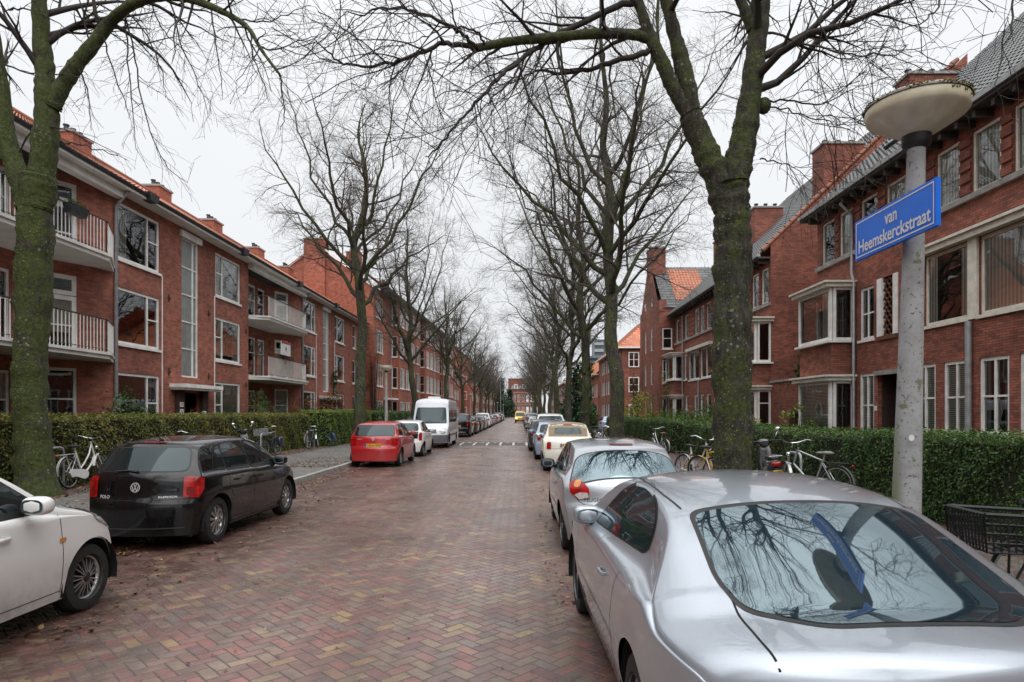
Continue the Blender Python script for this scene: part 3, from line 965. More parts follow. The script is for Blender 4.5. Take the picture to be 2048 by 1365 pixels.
# ------------------------------------------------------------------ camera, sky, sun
cam = bpy.data.cameras.new('camera'); co = bpy.data.objects.new('camera', cam); COL.objects.link(co)
co.location = (0, 0, H_EYE); co.rotation_euler = (R(90), 0, 0)
cam.sensor_width = 36; cam.lens = 36 * 1280 / 2048
cam.shift_x = -16 / 2048; cam.shift_y = 142.5 / 2048
cam.clip_end = 3000; cam.clip_start = .05
sc.camera = co
sc.view_settings.view_transform = 'Standard'; sc.view_settings.look = 'None'; sc.view_settings.exposure = 0
w = bpy.data.worlds.new('World'); sc.world = w; w.use_nodes = True
nt = w.node_tree; bg = nt.nodes['Background']
sky = nt.nodes.new('ShaderNodeTexSky'); sky.sky_type = 'NISHITA'; sky.sun_disc = False
sky.sun_elevation = R(52); sky.sun_rotation = R(168)
hs = nt.nodes.new('ShaderNodeHueSaturation'); hs.inputs['Saturation'].default_value = .12; hs.inputs['Value'].default_value = .6
nt.links.new(sky.outputs[0], hs.inputs['Color'])
tc = nt.nodes.new('ShaderNodeTexCoord'); sp = nt.nodes.new('ShaderNodeSeparateXYZ'); nt.links.new(tc.outputs['Generated'], sp.inputs[0])
nz = nt.nodes.new('ShaderNodeTexNoise'); nz.inputs['Scale'].default_value = 2.2; nz.inputs['Detail'].default_value = 4
nt.links.new(tc.outputs['Generated'], nz.inputs['Vector'])
ad = nt.nodes.new('ShaderNodeMath'); ad.operation = 'MULTIPLY_ADD'; nt.links.new(nz.outputs[0], ad.inputs[0]); ad.inputs[1].default_value = .30; nt.links.new(sp.outputs[2], ad.inputs[2])
rp = nt.nodes.new('ShaderNodeValToRGB')
e = rp.color_ramp.elements; e[0].position = .08; e[0].color = (8.6, 8.85, 9.2, 1); e[1].position = .58; e[1].color = (10.2, 10.4, 10.7, 1); e2 = e.new(.96); e2.color = (27, 27, 27.5, 1)      # overcast: the zenith is far brighter than the horizon
sc8 = nt.nodes.new('ShaderNodeMath'); sc8.operation = 'MULTIPLY'; sc8.inputs[1].default_value = .8; nt.links.new(ad.outputs[0], sc8.inputs[0]); nt.links.new(sc8.outputs[0], rp.inputs[0])
mx = nt.nodes.new('ShaderNodeMix'); mx.data_type = 'RGBA'; mx.inputs[0].default_value = .93     # thick even cloud in front of the clear sky
nt.links.new(hs.outputs[0], mx.inputs[6]); nt.links.new(rp.outputs[0], mx.inputs[7])
nt.links.new(mx.outputs[2], bg.inputs['Color']); bg.inputs['Strength'].default_value = .1
sl = bpy.data.lights.new('sun', 'SUN'); sl.energy = 2.0; sl.angle = R(70); sl.color = (1, .99, .97)
so = bpy.data.objects.new('sun', sl); COL.objects.link(so)
# sun behind the camera and to the left, high
sd = Vector((math.sin(R(168)) * math.cos(R(52)), math.cos(R(168)) * math.cos(R(52)), math.sin(R(52))))
so.rotation_euler = sd.to_track_quat('Z', 'Y').to_euler(); so.location = (0, 0, 60)
sc.cycles.max_bounces = 6; sc.cycles.transparent_max_bounces = 12; sc.cycles.glossy_bounces = 4; sc.cycles.diffuse_bounces = 3
sc.cycles.use_denoising = True
sc.cycles.caustics_reflective = False; sc.cycles.caustics_refractive = False

# ------------------------------------------------------------------ the ground
KL, KR = -5.6, 2.45           # kerb faces
m = MB(); m.quad((-900, -900, -.03), (900, -900, -.03), (900, 1600, -.03), (-900, 1600, -.03)); struct('ground', m, M['soil'])
m = MB(); m.quad((KL - .02, -20, 0), (KR + .02, -20, 0), (KR + .02, 420, 0), (KL - .02, 420, 0)); struct('road', m, M['road'])
for nm, x0, x1 in (('pavement', -10.9, KL - .14), ('pavement', KR + .14, 6.3)):
    m = MB(); m.box(x0, x1, -20, 420, -.02, .12); struct(nm, m, M['walk'])
for nm, x0, x1 in (('kerb', KL - .14, KL), ('kerb', KR, KR + .14)):
    m = MB()
    y = -20.0
    while y < 200:
        m.box(x0, x1, y, y + .985, -.02, .128); y += 1.0
    struct(nm, m, M['concrete'])
for x0, x1 in ((-13.5, -10.9), (6.3, 12.0)):
    m = MB(); m.quad((x0, -20, .13), (x1, -20, .13), (x1, 300, .13), (x0, 300, .13)); struct('garden_ground', m, M['soil'])
# raised crossing band with white setts
m = MB()
hy0, hy1 = 34.6, 37.6
m.hexa([(-3.6, hy0, .004), (2.3, hy0, .004), (2.3, hy1, .004), (-3.6, hy1, .004), (-3.6, hy0 + .4, .05), (2.3, hy0 + .4, .05), (2.3, hy1 - .4, .05), (-3.6, hy1 - .4, .05)], 0)
x = -3.3
while x < 2.2:
    m.quad((x, hy0 + .41, .056), (x + .12, hy0 + .41, .056), (x + .12, hy1 - .45, .056), (x, hy1 - .45, .056), 1)
    m.quad((x, hy0, .012), (x + .12, hy0, .012), (x + .12, hy0 + .40, .058), (x, hy0 + .40, .058), 1)
    m.quad((x + .34, hy1 - 1.0, .056), (x + .50, hy1 - 1.0, .056), (x + .50, hy1 - .55, .056), (x + .34, hy1 - .55, .056), 1)
    x += .72
M['sett_d'] = plain('dark_setts', (.06, .058, .056), .6, var=.3, vs=9); M['sett_w'] = plain('white_setts', (.50, .49, .46), .6, var=.2)
struct('speed_hump', m, [M['sett_d'], M['sett_w']])
# fallen leaves along kerbs, hedge feet and between the parked cars
g = np.random.default_rng(5)
def litter_strip(n, x0, x1, y0, y1, z, size=(.03, .075)):
    P = np.stack([g.uniform(x0, x1, n), y0 + (y1 - y0) * g.uniform(0, 1, n) ** 1.7, np.full(n, z) + g.uniform(.004, .018, n)], 1)
    return P, g.uniform(size[0], size[1], n)
parts = [litter_strip(1300, -5.58, -3.5, 5, 60, .0), litter_strip(2500, -5.55, -4.9, 8, 50, .0), litter_strip(260, -3.4, .4, 4, 50, .0, (.02, .045)), litter_strip(1500, .3, 2.4, 6, 50, .0),
         litter_strip(7000, -10.3, -9.0, 10, 45, .12), litter_strip(1500, -9.0, -5.8, 10, 50, .12), litter_strip(900, -7.5, -5.8, 19.5, 24, .12), litter_strip(2500, 2.7, 6.3, 3, 40, .12), litter_strip(2200, 6.6, 8.2, 12, 30, 1.31)]
P = np.concatenate([p[0] for p in parts]); S_ = np.concatenate([p[1] for p in parts])
Nn = np.tile(np.array([[0, 0, 1.0]]), (len(P), 1))
me = leaf_mesh(P, Nn * 2.2, S_, g.uniform(0, 1, len(P)), .7)
me.materials.append(M['litter'])
o = bpy.data.objects.new('fallen_leaves', me); COL.objects.link(o); o['kind'] = 'stuff'
# ------------------------------------------------------------------ the parked cars
def place(o, x, y, rz=0.0):
    o.location = (x, y, 0); o.rotation_euler = (0, 0, rz); return o
def recolor(o, pm):
    for c in o.children_recursive:
        if c.type == 'MESH' and c.name.split('.')[0] in ('body', 'door_mirror', 'door_handle'):
            if len(c.material_slots) and c.material_slots[0].material in PAINT.values():
                c.material_slots[0].link = 'OBJECT'; c.material_slots[0].material = pm
def recar(src, paint_, label, x, y, rz=0.0, group=None):
    o = copy_tree(src); o['label'] = label
    if group: o['group'] = group
    elif 'group' in o: del o['group']
    if paint_: recolor(o, PAINT[paint_])
    return place(o, x, y, rz)

# silver two-door coupe in the foreground
def clk_extra(root, sk, pm):
    for s in (-1, 1):
        m = MB(); sk.ribbon(m, [(s*.62, 1.42), (s*.645, 1.7), (s*.645, 2.2), (s*.60, 2.6)], (0, 0, 0), (0, 0, -1), w=.012, off=.002)
        m.build('roof_channel', M['black'], root, local=True)
        d = (-s, 0, 0); _, ua, _ = sk.axes(d); sg = 1 if ua.y > 0 else -1
        m = MB(); sk.ribbon(m, [(1.62*sg, .50), (2.3*sg, .50), (3.1*sg, .50), (3.32*sg, .50)], (0, 0, 0), d, w=.028, off=.008)
        m.build('rubbing_strip', pm, root, local=True)
CLK = dict(L=4.64, W=.98, sill=.19, wr_=.315, wz=.315, ww=.21, arches=[(1.06,.375),(3.775,.37)], step=.03, it=3,
  prof=[(0,.2),(0,.42),(.0,.62),(.015,.80),(.04,.94),(.09,.985),(.24,1.00),(.40,1.01),(.46,1.03),(.75,1.135),(1.10,1.265),(1.38,1.345),(1.75,1.395),(2.2,1.41),(2.6,1.39),(2.95,1.29),(3.35,1.10),(3.62,.985),(3.85,.95),(4.3,.84),(4.52,.72),(4.61,.58),(4.64,.4),(4.64,.2)],
  belt=[(0,.88),(.4,.925),(1.0,.94),(1.6,.925),(3.0,.91),(3.6,.89),(4.2,.80),(4.64,.62)],
  hw=[(0,.80),(.20,.80),(.27,.86),(.4,.91),(.6,.95),(.9,.98),(1.3,.98),(2.0,.96),(3.0,.96),(3.8,.96),(4.1,.92),(4.3,.84),(4.64,.66)],
  bow=[(0,.20),(.2,.24),(.5,.34),(.9,.32),(1.5,.16),(2.1,0),(2.6,-.10),(3.2,-.22),(3.8,-.22),(4.64,-.34)],
  inset=[(0,.15),(.5,.17),(.95,.18),(1.35,.16),(1.75,.12),(2.4,.07),(4.6,.05)], tumble=.43, bulge=.06, crown=[(0,.17),(.9,.19),(1.5,.11),(4.6,.10)], roofcrown=.075, pexp=2.3, pexp0=2.6,
  paint='silver', rim=(7,'solid'), wr=.10, wr2=.08, gl='cglass_b',
  side=[[(1.50,1.02),(2.88,.965),(2.80,1.02),(2.50,1.235),(2.25,1.31),(1.95,1.325),(1.66,1.28),(1.47,1.16)]],
  rear=[(-.36,-.53),(.36,-.53),(.60,-.34),(.63,-.10),(.585,.46),(-.585,.46),(-.63,-.10),(-.60,-.34)], rear_d=(0,.42,-.907), rear_a=(0,.86,1.17), rear_gl='cglass_b',
  front=[(-.70,1.0),(.70,1.0),(.60,1.33),(-.60,1.33)],
  seams=[[(1.66,.28),(1.66,.60),(1.60,.80),(1.56,.93)],[(1.66,.28),(3.3,.26)],[(3.3,.26),(3.34,.88)]],
  tseams=[[(.58,.74),(.62,.68),(.632,.55),(.635,.3),(.625,.10)]], gr=(.0,.42), shr=.13,
  mir=(2.98,1.0,.82), mircol=None, handles=[(2.0,.80)], plate_r=.55, plate_f=.40, emblem=('ring',0,.86,.04),
  trim=[('tail_light', [(-.30,.62),(.10,.62),(.10,.84),(-.30,.84)], (.45,.89,0), 'tail', .006, True, (.66,.1,0)),
        ('headlight', [(-.16,.58),(.16,.60),(.18,.76),(-.10,.76)], (.45,-.89,0), 'head', .006, True, (.62,4.4,0)),
        ('grille', [(-.30,.55),(.30,.55),(.26,.74),(-.26,.74)], (0,-1,0), 'alu_d', .005, False)],
  extra=[clk_extra])
clk = make_car(CLK, 'parked_car', 'silver two-door coupe filling the right foreground beside the lamp post', paint_='silver')
place(clk, 1.53, 2.06, R(1.6))

# silver hatchback with oval rear lamps
M['lampdark'] = plain('dark_red_lens', (.16, .003, .004), .3, coat=.2)
P206 = hatch(3.83, .84, 1.43, 2.44, .70, wr=.30, paint='silver2', rim=(9,'solid'), crown=.06)
P206.update(prof=[(0,.21),(0,.40),(.0,.58),(.03,.66),(.07,.70),(.09,.86),(.14,.94),(.36,1.14),(.60,1.325),(.70,1.375),(1.1,1.42),(1.6,1.43),(2.0,1.41),(2.35,1.33),(2.85,1.05),(3.0,.96),(3.4,.86),(3.65,.74),(3.78,.58),(3.83,.45),(3.83,.21)],
  rear=[(-.72,-.235),(.72,-.235),(.60,.25),(-.60,.25)], rear_d=(0,.60,-.80), rear_a=(0,.37,1.145), rear_gl='cglass_b', wr2=.12,
  side=[[(.98,1.0),(2.52,.93),(2.30,1.06),(1.98,1.28),(1.70,1.345),(1.30,1.345),(1.05,1.22),(.93,1.08)]],
  bow=[(0,.22),(.3,.26),(.8,.20),(1.3,.08),(1.9,0),(2.4,-.14),(3.1,-.22),(3.83,-.34)], inset=[(0,.12),(.8,.10),(1.3,.05),(3.8,.04)],
  seams=[[(1.12,.30),(1.12,.62),(1.05,.92)],[(2.62,.26),(2.64,.88)],[(1.12,.30),(2.62,.26)]], handles=[(1.36,.80)],
  rseams=[[(-.66,.90),(-.63,.70),(-.55,.655),(.55,.655),(.63,.70),(.66,.90)]],
  letters=[('PEUGEOT',.062,-.42,.715,'alu_d')], plate_r=.52,
  trim=[('tail_light', [(-.15,.745),(-.02,.71),(.10,.79),(.14,.90),(.08,.955),(-.05,.925),(-.135,.85)][::-1], (.55,.835,0), 'tail', .010, True, (.70,.1,0)),
        ('reversing_lamp', [(-.15,.745),(-.03,.715),(.045,.765),(-.02,.80),(-.12,.80)], (.55,.835,0), 'tail_w', .014, True, (.70,.1,0)),
        ('indicator_lamp', rpoly([(-.02,.86),(.07,.86),(.07,.95),(-.02,.95)],.045), (.55,.835,0), 'tail_o', .014, True, (.70,.1,0)),
        ('brake_light', [(-.15,1.362),(.15,1.362),(.15,1.377),(-.15,1.377)], (0,1,0), 'lampdark', .008, False),
        ('rubbing_strip', [(1.2,.47),(2.5,.45),(2.5,.50),(1.2,.52)], (1,0,0), 'grey', .008),
        ('boot_handle', [(-.14,.80),(.14,.80),(.12,.835),(-.12,.835)], (0,1,0), 'silver2', .012, False),
        ('headlight', [(-.28,.64),(.10,.68),(.2,.84),(.02,.84),(-.22,.74)], (.45,-.89,0), 'head', .006, True, (.6,3.6,0))],
  mir=(2.50,.99,.78), mircol='black')
p206 = make_car(P206, 'parked_car', 'silver hatchback with large almond-shaped red rear lamps, just ahead of the coupe')
place(p206, 1.35, 7.78, R(.6))

# cream convertible mini with beige cloth roof
F500 = hatch(3.55, .81, 1.49, 2.30, .60, wr=.29, paint='cream', rim=(8,'solid'), crown=.09)
F500.update(prof=[(0,.22),(0,.42),(.0,.58),(.03,.68),(.06,.84),(.10,.95),(.22,1.04),(.34,1.20),(.52,1.40),(.72,1.46),(1.1,1.49),(1.6,1.48),(1.95,1.42),(2.3,1.26),(2.65,1.03),(2.8,.98),(3.2,.88),(3.42,.74),(3.53,.52),(3.55,.4),(3.55,.22)],
  rear=[(-.42,1.14),(.42,1.14),(.37,1.32),(-.37,1.32)], side=[[(1.0,1.0),(1.30,.985),(1.30,1.35),(1.12,1.31)],[(1.36,.98),(2.45,.95),(2.36,1.03),(2.0,1.30),(1.75,1.37),(1.36,1.37)]],
  front=[(-.64,1.02),(.64,1.02),(.54,1.38),(-.54,1.38)], rseams=[[(-.6,.98),(-.56,.70),(.56,.70),(.6,.98)]], mircol='chrome',
  trim=[('cloth_roof', [(-.60,1.06),(.60,1.06),(.585,1.44),(.50,1.475),(-.50,1.475),(-.585,1.44)], (0,1,0), 'cloth', .0018, False),
        ('cloth_roof', [(-.54,.62),(.54,.62),(.52,2.05),(-.52,2.05)], (0,0,-1), 'cloth', .004, False),
        ('tail_light', rpoly([(-.07,.68),(.07,.68),(.07,.90),(-.07,.90)],.05), (.35,.937,0), 'tail', .012, True, (.62,.1,0)),
        ('brake_light', [(-.14,1.40),(.14,1.40),(.14,1.425),(-.14,1.425)], (0,1,0), 'tail', .01, False),
        ('headlight', rpoly([(-.1,.66),(.1,.66),(.1,.86),(-.1,.86)],.09), (.3,-.95,0), 'head', .006, True, (.56,3.3,0))], plate_r=.80, mir=(2.42,1.02,.74), handles=[(1.5,.80)], wr2=.06)
M['cloth'] = plain('beige_cloth_roof', (.27, .215, .15), .9, var=.12, vs=8)
f500 = make_car(F500, 'parked_car', 'cream mini convertible with beige cloth roof ahead of the silver hatchback')
place(f500, 1.47, 19.2)

# black hatchback
POLO = hatch(3.97, .80, 1.46, 2.47, .70, wr=.315, paint='black', rim=(10,'twist'), emblem=('vw',0,.83,.062),
  letters=[('POLO',.06,-.43,.705,'badge'),('BLUEMOTION',.034,.40,.705,'badge')], plate_r=.44, plate_dx=-9)
POLO['trim'] = POLO['trim'][1:3] + [
   ('tail_light', [(-.085,.70),(.10,.68),(.16,.78),(.17,.93),(.02,.965),(-.07,.955)], (.50,.866,0), 'tail', .010, True, (.70,.1,0)),
   ('tail_light', [(-.05,.73),(.04,.72),(.05,.82),(-.04,.83)], (.50,.866,0), 'lampdark', .013, True, (.70,.1,0)),
   ('spoiler_light', [(-.16,1.385),(.16,1.385),(.16,1.40),(-.16,1.40)], (0,1,0), 'tail', .006, False),
   ('sill_strip', [(1.02,.215),(2.85,.205),(2.85,.23),(1.02,.24)], (1,0,0), 'alu_d', .008),
   ('bumper_strip', [(-.6,.30),(.6,.30),(.6,.318),(-.6,.318)], (0,1,0), 'alu_d', .006, False)]
def polo_extra(root, sk, pm):
    m = MB(); m.tube([(0, .62, 1.425), (0, .42, 1.62)], [.008, .004], 6); m.ball((0, .64, 1.425), .02, .05, .015, 8)
    m.build('aerial', M['black'], root, smooth=60, local=True)
    m = MB()
    pts = []
    for x, z in ((.0, 1.03), (-.12, 1.045), (-.30, 1.035)):
        h, nn = sk.hit(Vector((x, -3, z)), Vector((0, 1, 0))); pts.append((h.x, h.y - .025, h.z))
    m.tube(pts, [.016, .012, .008], 6); m.build('wiper', M['black'], root, smooth=60, local=True)
    # roof spoiler lip
    m = MB()
    sk.ribbon(m, [(-.60, 1.375), (0, 1.392), (.60, 1.375)], (0, 0, 0), (0, 1, 0), w=.03, off=.02); m.build('spoiler', pm, root, local=True)
POLO['extra'] = [polo_extra]
polo = make_car(POLO, 'parked_car', 'black hatchback parked on the left between the white and the red car')
place(polo, -4.95, 8.17, R(-1.5))

# white and red compact hatchbacks of the same shape
SW = hatch(3.80, .845, 1.51, 2.40, .66, wr=.30, paint='white', rim=(9,'pair'), glassband=None)
SW.update(mircol=None, mir=(3.80-1.5, 1.06, .80), trim=[
   ('tail_light', [(-.10,.72),(.10,.74),(.12,.98),(.02,1.04),(-.10,1.0)], (.45,.89,0), 'tail', .010, True, (.73,.1,0)),
   ('headlight', [(-.26,.66),(.06,.68),(.26,.80),(.34,.96),(.20,.965),(-.1,.86),(-.26,.76)], (.62,-.785,0), 'head', .008, True, (.70,3.45,0)),
   ('headlight_wrap', [(3.16,.86),(3.30,.93),(3.46,.90),(3.62,.80),(3.74,.64),(3.66,.60),(3.42,.72),(3.26,.80)], (1,0,0), 'head', .009),
   ('side_repeater', rpoly([(2.62,.70),(2.70,.70),(2.70,.735),(2.62,.735)],.02), (1,0,0), 'tail_o', .008),
   ('brake_light', [(-.14,1.435),(.14,1.435),(.14,1.455),(-.14,1.455)], (0,1,0), 'tail', .006, False)], letters=[('SWIFT',.05,.46,.92,'badge'),('SUZUKI',.045,-.46,.92,'badge')], emblem=('s',0,.92,.045), plate_r=.72, rear=[(-.66,1.03),(.66,1.03),(.60,1.37),(-.60,1.37)],
   rseams=[[(-.68,.98),(-.66,.66),(.66,.66),(.68,.98)]])
white_sw = make_car(SW, 'parked_car', 'white compact car cut off at the left edge, black ten-spoke wheel towards us', paint_='white')
place(white_sw, -4.74, 2.78, R(-.5))
SWR = dict(SW); SWR['rim'] = (7, 'solid')
red_sw = make_car(SWR, 'parked_car', 'red compact hatchback with yellow number plate on the left', paint_='red')
place(red_sw, -4.78, 20.75, R(-.6))
UP = hatch(3.55, .82, 1.49, 2.42, .55, wr=.29, paint='white', rim=(8,'cap'))
UP['trim'] = [('tailgate_glass', [(-.58,.74),(.58,.74),(.60,1.02),(-.60,1.02)], (0,1,0), 'cglass', .004, False),
              ('tail_light', [(-.05,.66),(.08,.66),(.10,.98),(.0,.99),(-.05,.9)], (.45,.89,0), 'tail', .010, True, (.72,.1,0)), UP['trim'][1]]
up = make_car(UP, 'parked_car', 'small white hatchback tucked in ahead of the red compact')
place(up, -4.70, 25.6)

# generic estate and SUV for the row beyond
EST = hatch(4.5, .89, 1.50, 2.68, .92, wr=.31, paint='dark', rim=(9,'solid'))
SUV = hatch(4.85, .96, 1.74, 2.95, .95, wr=.36, paint='black', rim=(9,'solid'))
SUV['trim'] = SUV['trim'][1:] + [('tail_light', [(-.05,.80),(.10,.84),(.14,1.10),(.04,1.18),(.02,1.55),(-.05,1.55),(-.06,1.1)], (.45,.89,0), 'tail', .010, True, (.80,.1,0)),
                                 ('skid_plate', [(-.6,.34),(.6,.34),(.6,.39),(-.6,.39)], (0,1,0), 'alu', .006, False)]
SUV.update(sill=.26, plate_r=.80)
EST['plate_r'] = .74; EST['seams'] = []; EST['rseams'] = []; SUV['seams'] = []
suv = make_car(SUV, 'parked_car', 'black sport utility car with tall upright tail lamps behind the white van', paint_='black')
place(suv, -4.55, 46.2)
est = make_car(EST, 'parked_car', 'anthracite estate car right behind the black sport utility car', paint_='dark')
place(est, -4.42, 52.4)
GRP = 'cars parked in the far row on the left'
rowL = [(POLO, 'p', 'black', 58.2), ('e', 'grey', 63.6), ('p', 'silver', 69.4), ('s', 'white', 74.4), ('e', 'black', 80.6), ('p', 'silver', 86.4), ('e', 'blue', 91.6), ('p', 'black', 97.6), ('p', 'red', 102.8), ('e', 'white', 108), ('p', 'grey', 114), ('s', 'dark', 119.5), ('e', 'silver', 126), ('p', 'white', 132), ('e', 'blue', 138), ('p', 'grey', 145)]
names = {'p': 'hatchback', 'e': 'estate car', 's': 'high-bodied car'}
ordn = ['first', 'second', 'third', 'fourth', 'fifth', 'sixth', 'seventh', 'eighth', 'ninth', 'tenth', 'eleventh', 'twelfth', 'thirteenth', 'fourteenth', 'fifteenth', 'sixteenth', 'seventeenth']
cname = {'black': 'black', 'grey': 'grey', 'silver': 'silver', 'white': 'white', 'blue': 'dark blue', 'red': 'red', 'dark': 'anthracite', 'tan': 'pinkish', 'lblue': 'pale blue'}
PLAIN = hatch(3.95, .85, 1.47, 2.5, .68, wr=.30, paint='grey', rim=(8,'solid'), plate_r=.50, seams=[], rseams=[])
pl = make_car(PLAIN, 'parked_car', 'pale silver-blue hatchback directly ahead of the cream convertible', paint_='lblue')
place(pl, 1.36, 24.0)
src = {'p': pl, 'e': est, 's': suv}
for i, it in enumerate(rowL):
    k, c, y = it[-3:]
    recar(src[k], c, '%s %s, %s car past the anthracite estate on the left' % (cname[c], names[k], ordn[i]), -4.40 + .02 * (i % 3), y, 0, GRP)
GRP2 = 'cars parked in the far row on the right'
recar(est, 'dark', 'dark estate car ahead of the pale silver-blue hatchback on the right', 1.25, 29.2)
recar(suv, 'white', 'whitish high-bodied car parked by the right lamp post past the dark estate', 1.75, 36.5)
rowR = [('p', 'grey', 43.5), ('e', 'silver', 49), ('p', 'red', 55.5), ('e', 'black', 61), ('p', 'tan', 67), ('p', 'red', 72.5), ('s', 'grey', 78), ('e', 'white', 84.5), ('p', 'tan', 91), ('e', 'dark', 97), ('p', 'silver', 104), ('e', 'red', 110), ('p', 'grey', 117), ('s', 'black', 124), ('p', 'white', 132)]
for i, (k, c, y) in enumerate(rowR):
    recar(src[k], c, '%s %s, %s car past the whitish high-bodied one on the right' % (cname[c], names[k], ordn[i]), 1.40, y, 0, GRP2)
recar(pl, 'lblue', 'pale blue car in the side street behind the hedges on the right', 7.0, 57.5, R(-90))

# ---- vans
VAN = dict(L=5.6, W=.97, sill=.26, wr_=.345, wz=.345, ww=.21, arches=[(1.25,.42),(4.75,.42)], step=.05, it=3,
  prof=[(0,.28),(0,.6),(0,1.2),(0,2.0),(.01,2.40),(.06,2.50),(.3,2.53),(2,2.55),(3.6,2.55),(4.15,2.52),(4.42,2.40),(4.52,2.10),(4.75,1.65),(4.98,1.24),(5.1,1.16),(5.4,1.02),(5.53,.88),(5.58,.7),(5.6,.5),(5.6,.28)],
  belt=[(0,1.25),(4.6,1.25),(5.0,1.10),(5.6,.75)], hw=[(0,.96),(4.6,.97),(5.2,.93),(5.6,.84)],
  bow=[(0,.03),(1,0),(3.8,0),(4.5,-.10),(5.1,-.20),(5.6,-.26)], ins=.01, tumble=.085, bulge=.02, roofcrown=.12, crown=.06, pexp=4, paint='vanwhite', rim=(6,'cap'),
  side=[[(4.02,1.32),(4.72,1.24),(4.60,1.46),(4.38,1.88),(4.02,1.90)],[(2.72,1.34),(3.86,1.32),(3.86,1.92),(2.72,1.92)],[(.5,1.36),(2.4,1.36),(2.4,1.92),(.5,1.92)]],
  front=[(-.80,1.26),(.80,1.26),(.72,2.02),(-.72,2.02)], rear=[(-.7,1.3),(.7,1.3),(.68,1.9),(-.68,1.9)], wr2=.07,
  seams=[[(3.94,.34),(3.94,2.2)],[(4.95,.5),(4.86,1.2)],[(2.6,.34),(2.6,2.2)]], rseams=[],
  mir=(4.62,1.42,.97), mircol='black', mirsz=1.5, handles=[(4.05,1.08)], plate_f=.50,
  trim=[('headlight', [(-.22,.72),(.12,.74),(.16,.98),(.0,1.0),(-.2,.92)], (.35,-.937,0), 'head', .008, True, (.66,5.3,0)),
        ('bumper', [(-.84,.30),(.84,.30),(.86,.66),(-.86,.66)], (0,-1,0), 'greyp', .014, False),
        ('bumper', [(5.15,.32),(5.52,.32),(5.52,.66),(5.15,.66)], (1,0,0), 'greyp', .014),
        ('grille', [(-.40,.74),(.40,.74),(.36,.94),(-.36,.94)], (0,-1,0), 'greyp', .008, False),
        ('rubbing_strip', [(1.75,.58),(4.25,.58),(4.25,.68),(1.75,.68)], (1,0,0), 'greyp', .010),
        ('wiper', [(-.5,1.285),(.3,1.275),(.3,1.29),(-.5,1.305)], (0,-1,0), 'black', .02, False)])
M['greyp'] = plain('grey_bumper_plastic', (.11, .115, .125), .55, var=.2)
def van_extra(root, sk, pm):
    m = MB(); m.box(-.3, .3, 3.0, 3.6, 2.53, 2.63); m.tube([(-.2, 4.2, 2.5), (-.2, 4.18, 2.72)], .006, 5)
    m.build('roof_vent', M['white'], root, local=True)
VAN['extra'] = [van_extra]
van = make_car(VAN, 'parked_van', 'white high-roof panel van facing us on the left', cat='van', paint_='vanwhite')
place(van, -4.56, 37.5, R(180))
TR = dict(VAN); TR.update(L=4.9, arches=[(.95,.40),(3.95,.40)], paint='yellow',
  prof=[(0,.28),(0,.6),(0,1.2),(.03,1.75),(.10,1.93),(.4,1.97),(2,1.98),(3.0,1.96),(3.35,1.88),(3.75,1.55),(4.1,1.22),(4.3,1.10),(4.65,.98),(4.82,.8),(4.9,.55),(4.9,.28)],
  belt=[(0,1.05),(3.9,1.02),(4.3,.95),(4.9,.7)], hw=[(0,.94),(4.0,.95),(4.5,.92),(4.9,.84)], bow=[(0,.03),(1,0),(3.0,0),(3.8,-.14),(4.9,-.28)],
  side=[[(3.1,1.12),(3.9,1.08),(3.75,1.30),(3.4,1.66),(3.1,1.68)]], front=[(-.76,1.14),(.76,1.14),(.66,1.72),(-.66,1.72)], seams=[], mir=(3.75,1.2,.93), mirsz=1.2, handles=[], rear=[(-.6,1.1),(.6,1.1),(.6,1.6),(-.6,1.6)],
  trim=[('headlight', [(-.16,.70),(.14,.72),(.16,.90),(-.12,.88)], (.3,-.954,0), 'lit', .008, True, (.66,4.7,0)), ('bumper', [(-.84,.30),(.84,.30),(.84,.58),(-.84,.58)], (0,-1,0), 'black', .014, False), ('grille', [(-.45,.70),(.45,.70),(.42,.82),(-.42,.82)], (0,-1,0), 'black', .008, False)], plate_f=.46)
def tr_extra(root, sk, pm):
    m = MB(); m.lathe([(.07, 0), (.07, .10), (.05, .16), (.001, .18)], (.62, 3.0, 1.96), 'Z', 12); m.build('beacon', M['tail_o'], root, smooth=60, local=True)
TR['extra'] = [tr_extra]
yv = make_car(TR, 'driving_van', 'yellow van driving towards us with its headlights on', cat='van', paint_='yellow')
place(yv, .05, 111.5, R(180))
# ------------------------------------------------------------------ buildings
class Fc:
    """a facade: origin on the ground, U along it, N out of it"""
    def __init__(self, o, u, n):
        self.o = Vector((*o, 0)); self.u = Vector((*u, 0)); self.n = Vector((*n, 0))
    def P(self, u, z, d=0):
        q = self.o + self.u * u + self.n * d
        return (q.x, q.y, z)
    def box(self, mb, u0, u1, z0, z1, d0, d1, mi=0):
        c = []
        for z in (z0, z1):
            c += [self.P(u0, z, d0), self.P(u1, z, d0), self.P(u1, z, d1), self.P(u0, z, d1)]
        mb.hexa(c, mi)
def left_fc(x=-12.9): return Fc((x, 0), (0, 1), (1, 0))
def right_fc(x=11.2): return Fc((x, 0), (0, 1), (-1, 0))
def cam_fc(y): return Fc((0, y), (1, 0), (0, -1))

